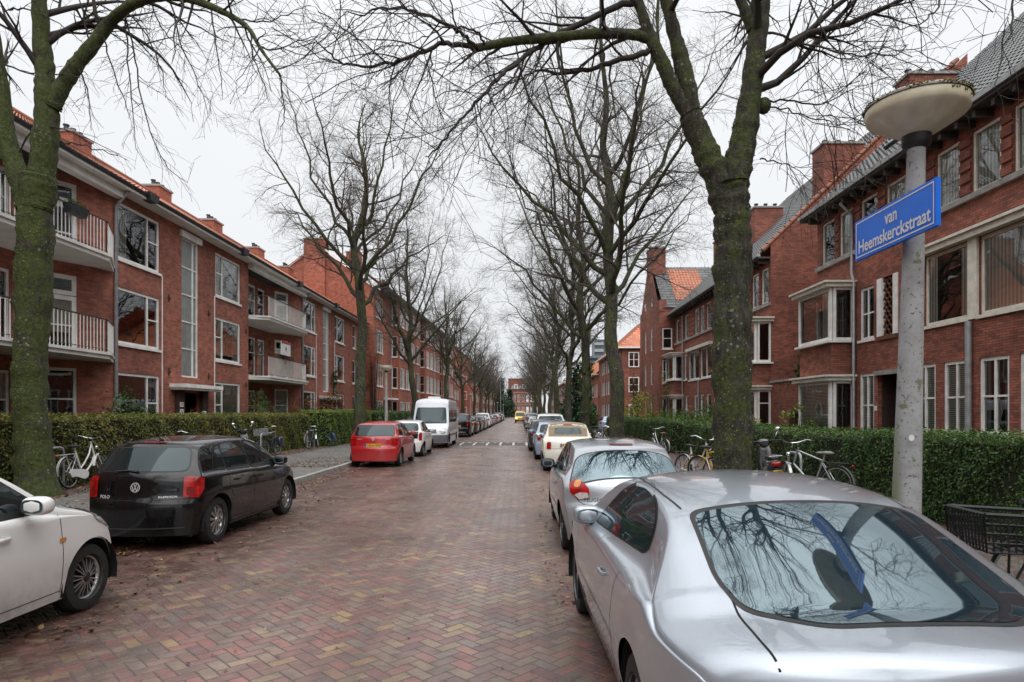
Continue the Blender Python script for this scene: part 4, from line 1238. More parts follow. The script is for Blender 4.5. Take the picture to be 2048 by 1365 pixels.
def wall(mb, F, u0, u1, z0, z1, holes=(), depth=.14, d=0.0):
    us = sorted({u0, u1, *[h[0] for h in holes], *[h[1] for h in holes]}); us = [u for u in us if u0 <= u <= u1]
    zs = sorted({z0, z1, *[h[2] for h in holes], *[h[3] for h in holes]}); zs = [z for z in zs if z0 <= z <= z1]
    for i in range(len(us) - 1):
        for j in range(len(zs) - 1):
            cu, cz = (us[i] + us[i+1]) / 2, (zs[j] + zs[j+1]) / 2
            if any(h[0] < cu < h[1] and h[2] < cz < h[3] for h in holes): continue
            mb.quad(F.P(us[i], zs[j], d), F.P(us[i+1], zs[j], d), F.P(us[i+1], zs[j+1], d), F.P(us[i], zs[j+1], d))
    for a, b, c, e in [h[:4] for h in holes]:
        for (p, q) in (((a, c), (b, c)), ((b, c), (b, e)), ((b, e), (a, e)), ((a, e), (a, c))):
            mb.quad(F.P(*p, d), F.P(*q, d), F.P(*q, d - depth), F.P(*p, d - depth))

wrng = random.Random(11)
SPLIT = {'one': [(1, [1])], 'bigL': [(.27, [.55, .45]), (.73, [1])], 'bigR': [(.73, [1]), (.27, [.55, .45])],
         'two': [(.5, [1]), (.5, [1])], 'four': [(.5, [.5, .5]), (.5, [.5, .5])], 'sash': [(1, [.5, .5])], 'slim': [(1, [.62, .38])],
         'three': [(.3, [1]), (.4, [1]), (.3, [1])], 'strip': [(.74, [.2]*5), (.26, [.2]*5)], 'top': [(1, [.72, .28])], 'six': [(.5, [.34,.33,.33]), (.5, [.34,.33,.33])]}
def window(par, F, u0, u1, z0, z1, split='one', sill=True, d=0.0, fw=.09, mat=None, dress=None, name='window', glass=None, deep=.03, simple=False):
    mat = mat or M['white']
    m = MB()
    a, b = d - .12, d - deep
    F.box(m, u0, u0 + fw, z0, z1, a, b); F.box(m, u1 - fw, u1, z0, z1, a, b)
    F.box(m, u0 + fw, u1 - fw, z0, z0 + fw, a, b); F.box(m, u0 + fw, u1 - fw, z1 - fw, z1, a, b)
    iu0, iu1, iz0, iz1 = u0 + fw, u1 - fw, z0 + fw, z1 - fw
    cols = SPLIT[split]; u = iu0
    for ci, (cf, rows) in enumerate(cols):
        ue = u + cf * (iu1 - iu0)
        if ci < len(cols) - 1: F.box(m, ue - .035, ue + .035, iz0, iz1, a, b - .004)
        z = iz0
        for ri, rf in enumerate(rows):
            ze = z + rf * (iz1 - iz0)
            if ri < len(rows) - 1:
                F.box(m, u + (.035 if ci else 0), ue - (.035 if ci < len(cols) - 1 else 0), ze - .024, ze + .024, a, b - .012)
            z = ze
        u = ue
    w = m.build(name, mat, par)
    g = MB(); dd = d - .075
    pq = [F.P(iu0 - .01, iz0 - .01, dd), F.P(iu1 + .01, iz0 - .01, dd), F.P(iu1 + .01, iz1 + .01, dd), F.P(iu0 - .01, iz1 + .01, dd)]
    if F.u.cross(Vector((0, 0, 1))).dot(F.n) < 0: pq.reverse()
    g.quad(*pq)
    g.build('pane', glass or M['pane'], w)
    if sill and not simple:
        s = MB(); F.box(s, u0 - .05, u1 + .05, z0 - .085, z0 - .003, d - .11, d + .065); s.build('sill', mat, w)
    if dress:
        c = MB(); dc = d - .10
        if dress == 'blind':
            c.quad(F.P(iu0, iz0 + (iz1-iz0)*.0, dc), F.P(iu1, iz0, dc), F.P(iu1, iz1, dc), F.P(iu0, iz1, dc)); c.build('blind', M['blind'], w)
        elif dress in ('curtain', 'curtain2', 'curtain3'):
            ww = (iu1 - iu0) * wrng.uniform(.16, .3)
            c.quad(F.P(iu0, iz0, dc), F.P(iu0 + ww, iz0, dc), F.P(iu0 + ww, iz1, dc), F.P(iu0, iz1, dc))
            if wrng.random() < .7:
                c2 = MB(); c2.quad(F.P(iu1 - ww, iz0, dc), F.P(iu1, iz0, dc), F.P(iu1, iz1, dc), F.P(iu1 - ww, iz1, dc)); c2.build('curtain', M[dress], w)
            c.build('curtain', M[dress], w)
        elif dress == 'net':
            c.quad(F.P(iu0, iz0, dc), F.P(iu1, iz0, dc), F.P(iu1, iz1, dc), F.P(iu0, iz1, dc)); c.build('curtain', M['curtain'], w)
        elif dress == 'roll':
            zz = iz0 + (iz1 - iz0) * wrng.uniform(.35, .7)
            c.quad(F.P(iu0, zz, dc), F.P(iu1, zz, dc), F.P(iu1, iz1, dc), F.P(iu0, iz1, dc)); c.build('roller_blind', M['cream'], w)
        elif dress == 'half':
            c.quad(F.P(iu0, iz0, dc), F.P(iu1, iz0, dc), F.P(iu1, iz0 + (iz1-iz0)*.45, dc), F.P(iu0, iz0 + (iz1-iz0)*.45, dc)); c.build('curtain', M['curtain'], w)
    return w
DR = [None, 'blind', 'curtain', 'curtain2', 'net', 'roll', None, 'curtain3', 'half', 'curtain']

def tiles(mb, p0, u, s, lu, ls, tw=.24, ch=.33, amp=.026, clip=None, su=4):
    """pantiles: p0 at the eave, u along it, s up the slope (unit vectors)"""
    p0, u, s = Vector(p0), Vector(u), Vector(s); n = u.cross(s)
    if n.z < 0: n = -n
    nc = int(ls / ch) + 1; nu = int(lu / tw * su)
    for j in range(nc):
        v0, v1 = j * ch, min((j + 1) * ch + .03, ls + .03)
        a0, a1 = 0.0, lu
        if clip: a0, a1 = clip(j * ch + ch * .5)
        if a1 - a0 < tw * .5: continue
        b = len(mb.v); cnt = 0; k0 = int(a0 / tw * su)
        k = k0
        while k / su * tw <= a1 + 1e-6:
            x = k / su * tw
            w_ = amp * math.sin(2 * math.pi * k / su + .6)
            for v, lift in ((v0, .045), (v1, .012)):
                q = p0 + u * x + s * v + n * (w_ + lift)
                mb.v.append((q.x, q.y, q.z)); mb.uv[len(mb.v) - 1] = (x / tw + .07, j + (0.02 if v == v0 else .98))
            cnt += 1; k += 1
        for i in range(cnt - 1):
            mb.f.append((b + 2*i, b + 2*i + 2, b + 2*i + 3, b + 2*i + 1)); mb.m.append(0)
            if True:
                pass
def build_tiles(mb, name, mat, par):
    o = mb.build(name, mat, par)
    me = o.data; lay = me.uv_layers.new(name='UVMap')
    vi = np.zeros(len(me.loops), dtype=np.int32); me.loops.foreach_get('vertex_index', vi)
    arr = np.array([mb.uv.get(i, (0, 0)) for i in range(len(mb.v))])
    lay.data.foreach_set('uv', arr[vi].ravel()); me.update()
    me.shade_smooth(); me.set_sharp_from_angle(angle=R(60))
    return o

def chimney(par, x0, x1, y0, y1, z0, z1, mat, pots=3, cap='concrete'):
    m = MB(); m.box(x0, x1, y0, y1, z0, z1)
    c = m.build('chimney', mat, par, uv=True)
    m = MB(); m.box(x0 - .06, x1 + .06, y0 - .06, y1 + .06, z1 + .001, z1 + .10)
    m.build('chimney_cap', M[cap], c)
    for i in range(pots):
        t = (i + .5) / pots
        px, py = ((x0 + x1) / 2, y0 + (y1 - y0) * t) if (y1 - y0) >= (x1 - x0) else (x0 + (x1 - x0) * t, (y0 + y1) / 2)
        m = MB(); m.lathe([(.10, 0), (.085, .22), (.12, .23), (.12, .28), (.06, .29), (.001, .29)], (px, py, z1 + .10), 'Z', 10)
        m.build('chimney_pot', M['alu_d'], c, smooth=40)
    return c

def pipe(par, pts, r, mat, name='downpipe'):
    m = MB(); m.tube(pts, r, 8); return m.build(name, mat, par, smooth=50)

# ============================================================ left near block: three storeys with balconies
bl = thing('apartment_building', 'three-storey brick apartment block with balconies and orange roof on the left', 'building', (-12.9, 30, 0))
F = left_fc(); Y0, Y1 = -34.0, 52.2
ZE = 8.85
bmat = M['brick_a']
mw = MB(); mroom = MB()
rows = [(.95, 3.09), (4.02, 5.85), (6.75, 8.58)]
segs = []      # flat wall stretches and recesses
recs = [(12.9, 20.3), (30.4, 37.8), (47.9 + 5, 52)]
flats = [(Y0, 12.9), (20.3, 30.4), (37.8, Y1)]
holes = []; wins = []
for base in (3.0, 20.5, 38.0):
    for ri, (za, zb) in enumerate(rows):
        wins.append((base, base + 2.4, za, zb, 'bigR')); wins.append((base + 6.6, base + 9.0, za, zb, 'bigL'))
for za, zb in rows: wins.append((49.3, 50.3, za, zb, 'sash'))
strips = [(24.4, 25.65, 3.15, 8.5), (41.9, 43.15, 3.15, 8.5)]
doors = [(24.3, 25.75, .2, 2.55), (41.8, 43.25, .2, 2.55)]
holes = [w[:4] for w in wins] + strips + doors
for a, b in flats:
    wall(mw, F, a, b, 0, ZE, [h for h in holes if a <= h[0] and h[1] <= b])
# recessed balcony bays
recw = []
for a, b in recs[:2]:
    B = left_fc(-13.95)
    e0 = b - 2.35; e1 = b - .75
    bw = [(a + .35, a + 1.25), (a + 2.35, a + 3.35), (a + 3.65, a + 4.55)] if a > 20 else [(a + .5, a + 1.5), (a + 2.0, a + 2.8), (a + 3.4, a + 4.6)]
    hb = []
    for ri, (za, zb) in enumerate(rows):
        for (p, q) in bw: hb.append((p, q, (za if ri else .9) if ri == 0 else za - .35, zb - .15))
    wall(mw, B, a, e0, 0, ZE, hb)
    for h in hb: recw.append((B, h))
    # sides
    mw.quad((-12.9, a, 0), (-13.95, a, 0), (-13.95, a, ZE), (-12.9, a, ZE))
    p, q = Vector((-13.95, e0)), Vector((-13.05, e1))
    t = (q - p).normalized(); nrm = Vector((t.y, -t.x))
    D = Fc((p.x, p.y), (t.x, t.y), (nrm.x, nrm.y)); ll = (q - p).length
    hd = [(ll*.5 - .48, ll*.5 + .48, .75 if ri == 0 else za - .52, zb + .02) for ri, (za, zb) in enumerate(rows)]
    wall(mw, D, 0, ll, 0, ZE, hd)
    for ri, h in enumerate(hd): recw.append((D, h, 'door' if ri else 'win'))
    mw.quad((-13.05, e1, 0), (-12.9, b, 0), (-12.9, b, ZE), (-13.05, e1, ZE))
mw.quad((-12.9, Y1, 0), (-24.5, Y1, 0), (-24.5, Y1, ZE), (-12.9, Y1, ZE))
mw.build('wall', bmat, bl, uv=True)
m = MB()
m.quad((-14.6, Y0, 0), (-14.6, Y1, 0), (-14.6, Y1, ZE), (-14.6, Y0, ZE)); m.quad((-12.95, Y0, ZE-.02), (-14.6, Y0, ZE-.02), (-14.6, Y1, ZE-.02), (-12.95, Y1, ZE-.02))
m.build('dark_backing', M['room'], bl)  # dark sheet behind the windows, standing for the unlit rooms
dress1 = {0: [None, 'half', None, 'blind', None, 'half', 'curtain3', 'net', None, None]}
for i, w in enumerate(wins):
    dr = wrng.choice(DR)
    if w[2] < 1 and 27 < w[0] < 28: dr = 'blind'
    window(bl, F, *w[:4], w[4], dress=dr)
for s_ in strips:
    window(bl, F, *s_, 'strip', sill=False, glass=M['pane_frost'], fw=.06)
    m = MB(); F.box(m, s_[0] - .15, s_[1] + .15, 8.5, 8.74, -.1, .10); m.build('lintel', M['white'], bl)
for (a, b, c, e) in doors:
    m = MB(); F.box(m, a - .75, b + .75, 2.72, 2.86, -.05, .62); F.box(m, a - .68, b + .68, 2.64, 2.719, -.05, .55); m.build('door_canopy', M['white'], bl)
    m = MB(); F.box(m, a + .02, b - .02, .2, 2.53, -.62, -.55); dd = m.build('front_door', M['red_door'], bl)
    m = MB(); F.box(m, a + .62, b - .25, .9, 2.3, -.548, -.53); m.build('door_glass', M['cglass'], dd)
    for (j0, j1) in ((a - .40, a), (b, b + .40)):
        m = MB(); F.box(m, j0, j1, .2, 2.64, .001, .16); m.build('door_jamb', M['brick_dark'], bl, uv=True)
    for k in range(3):
        m = MB(); F.box(m, a - .33, a - .07, 2.0 - k*.26, 2.18 - k*.26, .16, .175); s1 = m.build('house_number', M['white'], bl)
        vs, fs = text_verts(['109', '111', '113'][k], .13, .002)
        m = MB(); m.add([F.P(a - .20 - x * 1, 2.09 - k*.26 + y, .178) if False else F.P(a - .20 + x, 2.09 - k*.26 + y, .178) for x, y, z in vs], fs); m.build('digits', M['ink'], s1)
    m = MB(); F.box(m, b - .1, b + .18, 1.35, 1.85, .17, .19); m.build('notice', M['white'], bl)
# recess joinery
for it in recw:
    Fx, h = it[0], it[1]
    kind = it[2] if len(it) > 2 else 'win'
    if kind == 'door':
        zt = h[3]
        window(bl, Fx, h[0], h[1], h[2], zt - .62, 'sash', sill=False, name='balcony_door', fw=.13, dress='roll' if wrng.random() < .3 else None)
        window(bl, Fx, h[0], h[1], zt - .60, zt, 'one', sill=False, fw=.13)
    else:
        window(bl, Fx, *h, 'slim', dress=wrng.choice(DR), fw=.085)
# balconies
for a, b in recs[:2]:
    for zf in (3.36, 6.24):
        m = MB(); e = b - 1.5
        def slab(z0, z1, g, mi):
            pts = [(-12.05 + g, a + .4 - g), (-12.05 + g, e + g*.4), (-12.86, b - .05 + g), (-13.94, b - 2.0), (-13.94, a + .03), (-12.86, a - .0)]
            n = len(pts)
            vs = [(x, y, z) for z in (z0, z1) for x, y in pts]
            m.add(vs, [tuple(range(n))[::-1], tuple(range(n, 2*n))] + [(i, (i+1) % n, n + (i+1) % n, n + i) for i in range(n)], mi)
        slab(zf, zf + .11, 0, 0); slab(zf + .112, zf + .19, .06, 0)
        bo = m.build('balcony', M['white2'], bl)
        m = MB(); zt = zf + 1.16
        path = [(-12.12, a + .45), (-12.12, e - .02), (-12.83, b - .12)]
        m.tube([(x, y, zt) for x, y in path], .022, 6); m.tube([(x, y, zf + .28) for x, y in path], .012, 4)
        m.tube([(-12.12, a + .45, zt), (-12.86, a + .1, zt)], .022, 6)
        m.build('handrail', M['iron'], bo, smooth=60)
        m = MB()
        for (p, q) in zip(path[:-1], path[1:]):
            p, q = Vector(p), Vector(q); n = max(2, int((q - p).length / .14))
            for i in range(n + 1):
                c = p + (q - p) * i / n
                m.box(c.x - .009, c.x + .009, c.y - .009, c.y + .009, zf + .20, zt - .02)
        m.build('baluster_row', M['white'], bo)
# eaves, gutter, roof
m = MB(); m.box(-13.94, -12.36, Y0, Y1 + .1, ZE, ZE + .07); m.build('soffit', M['white2'], bl)
for a, b in recs[:2]:
    m = MB(); m.hexa([(-12.88, a - .1, ZE - .24), (-12.6, a - .1, ZE - .24), (-12.6, b + .1, ZE - .24), (-12.88, b + .1, ZE - .24), (-12.88, a - .1, ZE - .002), (-12.6, a - .1, ZE - .002), (-12.6, b + .1, ZE - .002), (-12.88, b + .1, ZE - .002)])
    m.build('eaves_beam', M['white2'], bl)
m = MB()
prof = [(-.10 * math.cos(t), -.10 * math.sin(t)) for t in np.linspace(0, math.pi, 9)]
for i in range(8):
    (x0, z0), (x1, z1) = prof[i], prof[i+1]
    m.quad((-12.36 + x0, Y0, ZE + .17 + z0), (-12.36 + x0, Y1 + .1, ZE + .17 + z0), (-12.36 + x1, Y1 + .1, ZE + .17 + z1), (-12.36 + x1, Y0, ZE + .17 + z1))
gu = m.build('gutter', M['zinc'], bl, smooth=60)
y = 14.2
while y < Y1:
    m = MB(); m.hexa([(-12.50, y - .2, ZE - .02), (-12.22, y - .2, ZE - .02), (-12.22, y + .2, ZE - .02), (-12.50, y + .2, ZE - .02), (-12.50, y - .3, ZE + .24), (-12.20, y - .3, ZE + .24), (-12.20, y + .3, ZE + .24), (-12.50, y + .3, ZE + .24)]); m.build('gutter_joint', M['zinc'], gu); y += 7.2
for y in (20.34, 37.84):
    pipe(bl, [(-12.45, y + .1, ZE + .05), (-12.55, y + .05, ZE - .1), (-12.84, y, ZE - .5), (-12.84, y, .2)], .055, M['zinc_l'])
for y in (23.05, 27.0, 40.5, 44.5):
    pipe(bl, [(-12.885, y, 6.7), (-12.885, y, .2)], .022, M['white'], 'cable_duct')
roof = MB(); sl = Vector((-math.cos(R(31.5)), 0, math.sin(R(31.5))))
tiles(roof, (-12.45, Y0, ZE + .20), (0, 1, 0), sl, Y1 - Y0 + .1, 6.9)
ro = build_tiles(roof, 'roof', M['tile_o'], bl)
m = MB(); zr = ZE + .2 + 6.9 * sl.z; xr = -12.45 + 6.9 * sl.x
m.tube([(xr, Y0, zr + .05), (xr, Y1, zr + .05)], .13, 8); m.build('ridge_tiles', M['tile_o'], ro, smooth=60)
m = MB(); m.quad((xr, Y0, zr), (xr, Y1, zr), (xr - 6, Y1, ZE + .1), (xr - 6, Y0, ZE + .1)); m.build('rear_slope', M['tile_o'], ro, uv=True)
for y in (25.9, 32.1, 37.8, 44.2, 50):
    chimney(ro, -18.9, -18.1, y, y + 1.15, 11.9, 13.15, M['brick_b'])
# small wall anchors
for (y, z) in ((23.5, 6.0), (23.5, 3.3), (26.5, 5.9), (26.5, 3.3), (30.1, 5.6), (30.1, 3.1)):
    m = MB(); F.box(m, y - .02, y + .02, z - .13, z + .13, .001, .03); F.box(m, y - .11, y + .11, z - .02, z + .02, .03, .045); m.build('wall_anchor', M['iron'], bl)

# ============================================================ left four-storey block behind it
a2 = R(1.85); U2 = (math.sin(a2), math.cos(a2)); N2 = (math.cos(a2), -math.sin(a2))
b2 = thing('apartment_building', 'four-storey red brick apartment block with a tall gable end beyond the balcony block', 'building', (-12, 52.4, 0))
F2 = Fc((-12.0, 52.4), U2, N2); L2 = 44.0; Z2 = 12.0
rows2 = [(1.0, 2.8), (4.0, 5.9), (6.85, 8.75), (9.75, 11.6)]
mw = MB()
bays = [(6.0, 16.5), (19.5, 30.0), (32.2, 43.0)]; PR = .75
flat2 = [(0, 6.0), (16.5, 19.5), (30.0, 32.2), (43.0, L2)]
def row_windows(F, par, mw, u0, u1, z0, z1, specs, rows, d=0.0, deco=True, simple=False):
    hs = [(a, b, za, zb) for (a, b, sp) in specs for (za, zb) in rows]
    wall(mw, F, u0, u1, z0, z1, hs, d=d)
    for (a, b, sp) in specs:
        for (za, zb) in rows: window(par, F, a, b, za, zb, sp, d=d, dress=wrng.choice(DR) if deco else None, simple=simple)
row_windows(F2, b2, mw, 0, 6.0, 0, Z2, [(1.0, 3.2, 'three')], rows2)
row_windows(F2, b2, mw, 16.5, 19.5, 0, Z2, [(17.2, 18.6, 'two')], rows2)
row_windows(F2, b2, mw, 30.0, 32.2, 0, Z2, [(30.5, 31.7, 'two')], rows2, deco=False)
row_windows(F2, b2, mw, 43.0, L2, 0, Z2, [], rows2)
for (a, b) in bays:
    row_windows(F2, b2, mw, a, b, 0, Z2, [(a + .6, a + 2.5, 'three'), (a + 3.1, a + 5.0, 'three'), (a + 5.7, a + 7.5, 'two'), (a + 8.2, a + 10.0, 'two')], rows2, d=PR)
    # near side of the bay, with its slim window
    o3 = F2.o + F2.u * a
    Fs = Fc((o3.x, o3.y), (F2.n.x, F2.n.y), (-F2.u.x, -F2.u.y))
    hs = [(.12, PR - .12, za, zb) for za, zb in rows2]
    wall(mw, Fs, 0, PR, 0, Z2, hs)
    for h in hs: window(b2, Fs, *h, 'sash', fw=.06)
    mw.quad(F2.P(b, 0, 0), F2.P(b, 0, PR), F2.P(b, Z2, PR), F2.P(b, Z2, 0))
# gable end facing us
xg = -12.0; gp = [(-21.2, 0), (-12.0, 0), (-12.0, Z2), (-16.6, 15.45), (-21.2, Z2)]
mw.add([(x, 52.4, z) for x, z in gp], [(0, 1, 2, 3, 4)])
e3 = F2.P(L2, 0, 0); mw.add([(e3[0] + (x + 12.0), e3[1], z) for x, z in gp], [(4, 3, 2, 1, 0)])
mw.build('wall', M['brick_b'], b2, uv=True)
m = MB(); m.quad(F2.P(.3, 0, -1.2), F2.P(L2 - .3, 0, -1.2), F2.P(L2 - .3, Z2, -1.2), F2.P(.3, Z2, -1.2)); m.build('dark_backing', M['room'], b2)
m = MB(); sl2 = 37.0
sv = Vector((-N2[0] * math.cos(R(sl2)), -N2[1] * math.cos(R(sl2)), math.sin(R(sl2))))
tiles(m, F2.P(-.1, Z2 + .02, PR + .25), (U2[0], U2[1], 0), sv, L2 + .2, 6.9)
r2 = build_tiles(m, 'roof', M['tile_o'], b2)
m = MB(); m.quad(F2.P(0, 15.5, -4.7), F2.P(L2, 15.5, -4.7), F2.P(L2, Z2, -9.4), F2.P(0, Z2, -9.4)); m.build('rear_slope', M['tile_o'], r2, uv=True)
m = MB(); F2.box(m, -.05, L2 + .05, Z2 - .02, Z2 + .08, -.05, PR + .30); F2.box(m, -.05, L2 + .05, Z2 + .081, Z2 + .2, PR + .2, PR + .36); m.build('gutter', M['zinc'], b2)
# white verge boards of the gable
m = MB()
for (xa, za, xb, zb) in ((-11.4, Z2 - .25, -16.6, 15.5), (-16.6, 15.5, -21.6, Z2 - .25)):
    m.hexa([(xa, 52.18, za), (xb, 52.18, zb), (xb, 52.38, zb), (xa, 52.38, za), (xa, 52.18, za + .16), (xb, 52.18, zb + .16), (xb, 52.38, zb + .16), (xa, 52.38, za + .16)])
m.build('verge_board', M['white'], b2)
chimney(r2, -17.6, -15.9, 52.1, 53.2, 8.6, 15.9, M['brick_b'], 2); chimney(r2, -15.0, -13.9, 55.2, 56.4, 13.5, 15.6, M['brick_b'], 2)
chimney(r2, -15.6, -14.6, 70, 71.2, 13.5, 16.0, M['brick_b'], 3)
for u in (5.9, 18.0, 24.8, 37.8):
    dd = PR if any(a <= u <= b for a, b in bays) else 0
    pipe(b2, [F2.P(u, Z2 - .1, dd + .06), F2.P(u, .2, dd + .06)], .05, M['zinc_l'])
for a, b in ((3.9, 5.3),):
    m = MB(); F2.box(m, a - .4, b + .4, 2.9, 3.06, .0, .8); m.build('door_canopy', M['white'], b2)
    m = MB(); F2.box(m, a, b, .1, 2.5, .002, .03); m.build('front_door', M['wood'], b2)

# ============================================================ further left blocks
def simple_block(name_label, F, u0, u1, H_, rows, pitch, mat, tile, wspec, roofdepth=9.0, slope=36, d=0.0, end_near=True, hipped=False, chim=2, gable=True, parts_roof='roof'):
    p = F.P((u0 + u1) / 2, 0, 0)
    b = thing('apartment_building' if H_ > 9.5 else 'terraced_house', name_label, 'building', (p[0], p[1], 0))
    mw = MB(); hs = []; sp = []
    u = u0 + .8
    while u + pitch < u1 + .3:
        for (off, wd, st) in wspec: sp.append((u + off, u + off + wd, st))
        u += pitch
    sp = [s for s in sp if s[1] < u1 - .2]
    row_windows(F, b, mw, u0, u1, 0, H_, sp, rows, simple=True)
    rd = roofdepth; hr = math.tan(R(slope)) * rd / 2
    for uu in (u0, u1):
        if gable and not hipped:
            mw.add([F.P(uu, 0, 0), F.P(uu, H_, 0), F.P(uu, H_ + hr, -rd/2), F.P(uu, H_, -rd), F.P(uu, 0, -rd)], [(0, 1, 2, 3, 4)])
        else:
            mw.quad(F.P(uu, 0, 0), F.P(uu, H_, 0), F.P(uu, H_, -rd), F.P(uu, 0, -rd))
    mw.build('wall', mat, b, uv=True)
    m = MB(); m.quad(F.P(u0 + .2, 0, -1), F.P(u1 - .2, 0, -1), F.P(u1 - .2, H_, -1), F.P(u0 + .2, H_, -1)); m.build('dark_backing', M['room'], b)
    m = MB(); c = math.cos(R(slope)); s = math.sin(R(slope))
    sv = Vector((-F.n.x * c, -F.n.y * c, s)); ls = (rd / 2 + .4) / c
    hip = (lambda v: (v * c, (u1 - u0) - 0 * v)) if hipped else None
    tiles(m, F.P(u0 - .05, H_ + .02 - .0, .4), tuple(F.u), sv, u1 - u0 + .1, ls, tw=.3, ch=.4, su=3, clip=hip)
    r = build_tiles(m, 'roof', tile, b)
    m = MB(); m.quad(F.P(u0, H_ + hr, -rd/2), F.P(u1, H_ + hr, -rd/2), F.P(u1, H_, -rd), F.P(u0, H_, -rd)); m.build('rear_slope', tile, r, uv=True)
    m = MB(); F.box(m, u0 - .05, u1 + .05, H_ - .04, H_ + .10, -.02, .5); m.build('gutter', M['white'], b)
    for k in range(chim):
        uu = u0 + (u1 - u0) * (k + .5) / chim
        q = F.P(uu, 0, -rd/2); q2 = F.P(uu + 1.2, 0, -rd/2 - .8)
        chimney(r, min(q[0], q2[0]), max(q[0], q2[0]), min(q[1], q2[1]), max(q[1], q2[1]), H_ + hr - .6, H_ + hr + 1.1, mat, 2)
    for uu in (u0 + (u1-u0)*.33, u0 + (u1-u0)*.66):
        pipe(b, [F.P(uu, H_ - .1, .06), F.P(uu, .2, .06)], .05, M['zinc_l'])
    return b, r
b3, _ = simple_block('lower three-storey brick terrace between the four-storey block and the gabled corner block', left_fc(-11.2), 96.6, 122, 8.7, [(1, 2.7), (4, 5.7), (6.7, 8.3)], 4.2, M['brick_b'], M['tile_o'], [(.3, 1.6, 'two'), (2.3, 1.1, 'sash')], gable=True, slope=34)
b4, _ = simple_block('tall gabled brick corner block standing nearer the road beyond the lower terrace', left_fc(-9.2), 122.3, 150, 11.4, [(1, 2.7), (4, 5.7), (6.9, 8.6), (9.4, 11)], 4.4, M['brick_b'], M['tile_o'], [(.3, 1.6, 'two'), (2.4, 1.1, 'sash')], roofdepth=11, slope=38)
Fk = cam_fc(122.28)
for z in (1.2, 4.2, 7.1):
    for x in (-10.9,): window(b4, Fk, x - .75, x + .75, z, z + 1.6, 'four', simple=True, deep=-.02, d=.02)
b5, _ = simple_block('long pinkish brick terrace far down the street on the left', left_fc(-8.8), 150.4, 268, 10.5, [(1, 2.7), (4, 5.7), (6.9, 8.8)], 5.2, M['brick_far'], M['tile_o'], [(.4, 1.7, 'two'), (2.9, 1.2, 'sash')], chim=6)

# ============================================================ right near block
FR = right_fc(); b6 = thing('terraced_house', 'dark red brick house with bay windows behind the street name sign', 'building', (11.2, 14, 0))
u0, u1, ZR = -30.0, 24.1, 9.0
up = [(22.75, 23.7), (21.55, 22.4), (20.05, 21.0), (18.6, 19.55), (16.3, 17.2), (14.9, 15.84), (13.55, 14.5), (11.2, 12.1), (9.8, 10.7), (7.0, 7.9), (5.6, 6.5), (2.5, 3.4), (-.5, .4)]
hs = [(a, b, 7.2, 8.72) for a, b in up]
mid = [(20.25, 21.1, 4.15, 5.85, 'four'), (15.96, 17.72, 4.16, 6.08, 'one'), (13.0, 15.6, 4.16, 6.08, 'one'), (10.0, 12.0, 4.16, 6.08, 'one'), (5.5, 8.5, 4.16, 6.08, 'two'), (0, 3, 4.16, 6.08, 'two')]
lat = (18.95, 20.05, 4.15, 5.95)
gr = [(20.25, 21.1, 1.0, 3.05, 'four'), (17.25, 18.2, 1.25, 3.12, 'four'), (15.98, 16.92, 1.25, 3.12, 'four'), (14.65, 15.6, 1.25, 3.12, 'four'), (13.4, 14.35, 1.25, 3.12, 'four'), (10.5, 11.6, 1.25, 3.12, 'four'), (8, 9, 1.25, 3.12, 'four'), (4, 6, 1.25, 3.12, 'two')]
dr = (18.95, 20.05, .15, 2.95)
bay = (21.5, 23.9)
bayop = (21.55, 23.85, .6, 6.1)
mw = MB()
wall(mw, FR, u0, u1, 0, ZR, hs + [w[:4] for w in mid + gr] + [lat, dr, bayop])
mw.quad((11.2, u1, 0), (11.2, u1, ZR), (21, u1, ZR), (21, u1, 0))
mw.add([(11.2, u1, ZR), (20.6, u1, ZR), (20.6, u1, 17.6)], [(0, 1, 2)])
# banded brick piers between the upper windows
for i in range(len(up) - 1):
    b_, a_ = up[i][0], up[i + 1][1]
    if b_ - a_ < .9:
        for k in range(5):
            z = 7.25 + k * .30
            FR.box(mw, a_ + .03, b_ - .03, z, z + .19, .001, .045)
        z = 0
    else:
        for k in range(5): FR.box(mw, a_ + .05, b_ - .05, 7.25 + k * .30, 7.44 + k * .30, .001, .04)
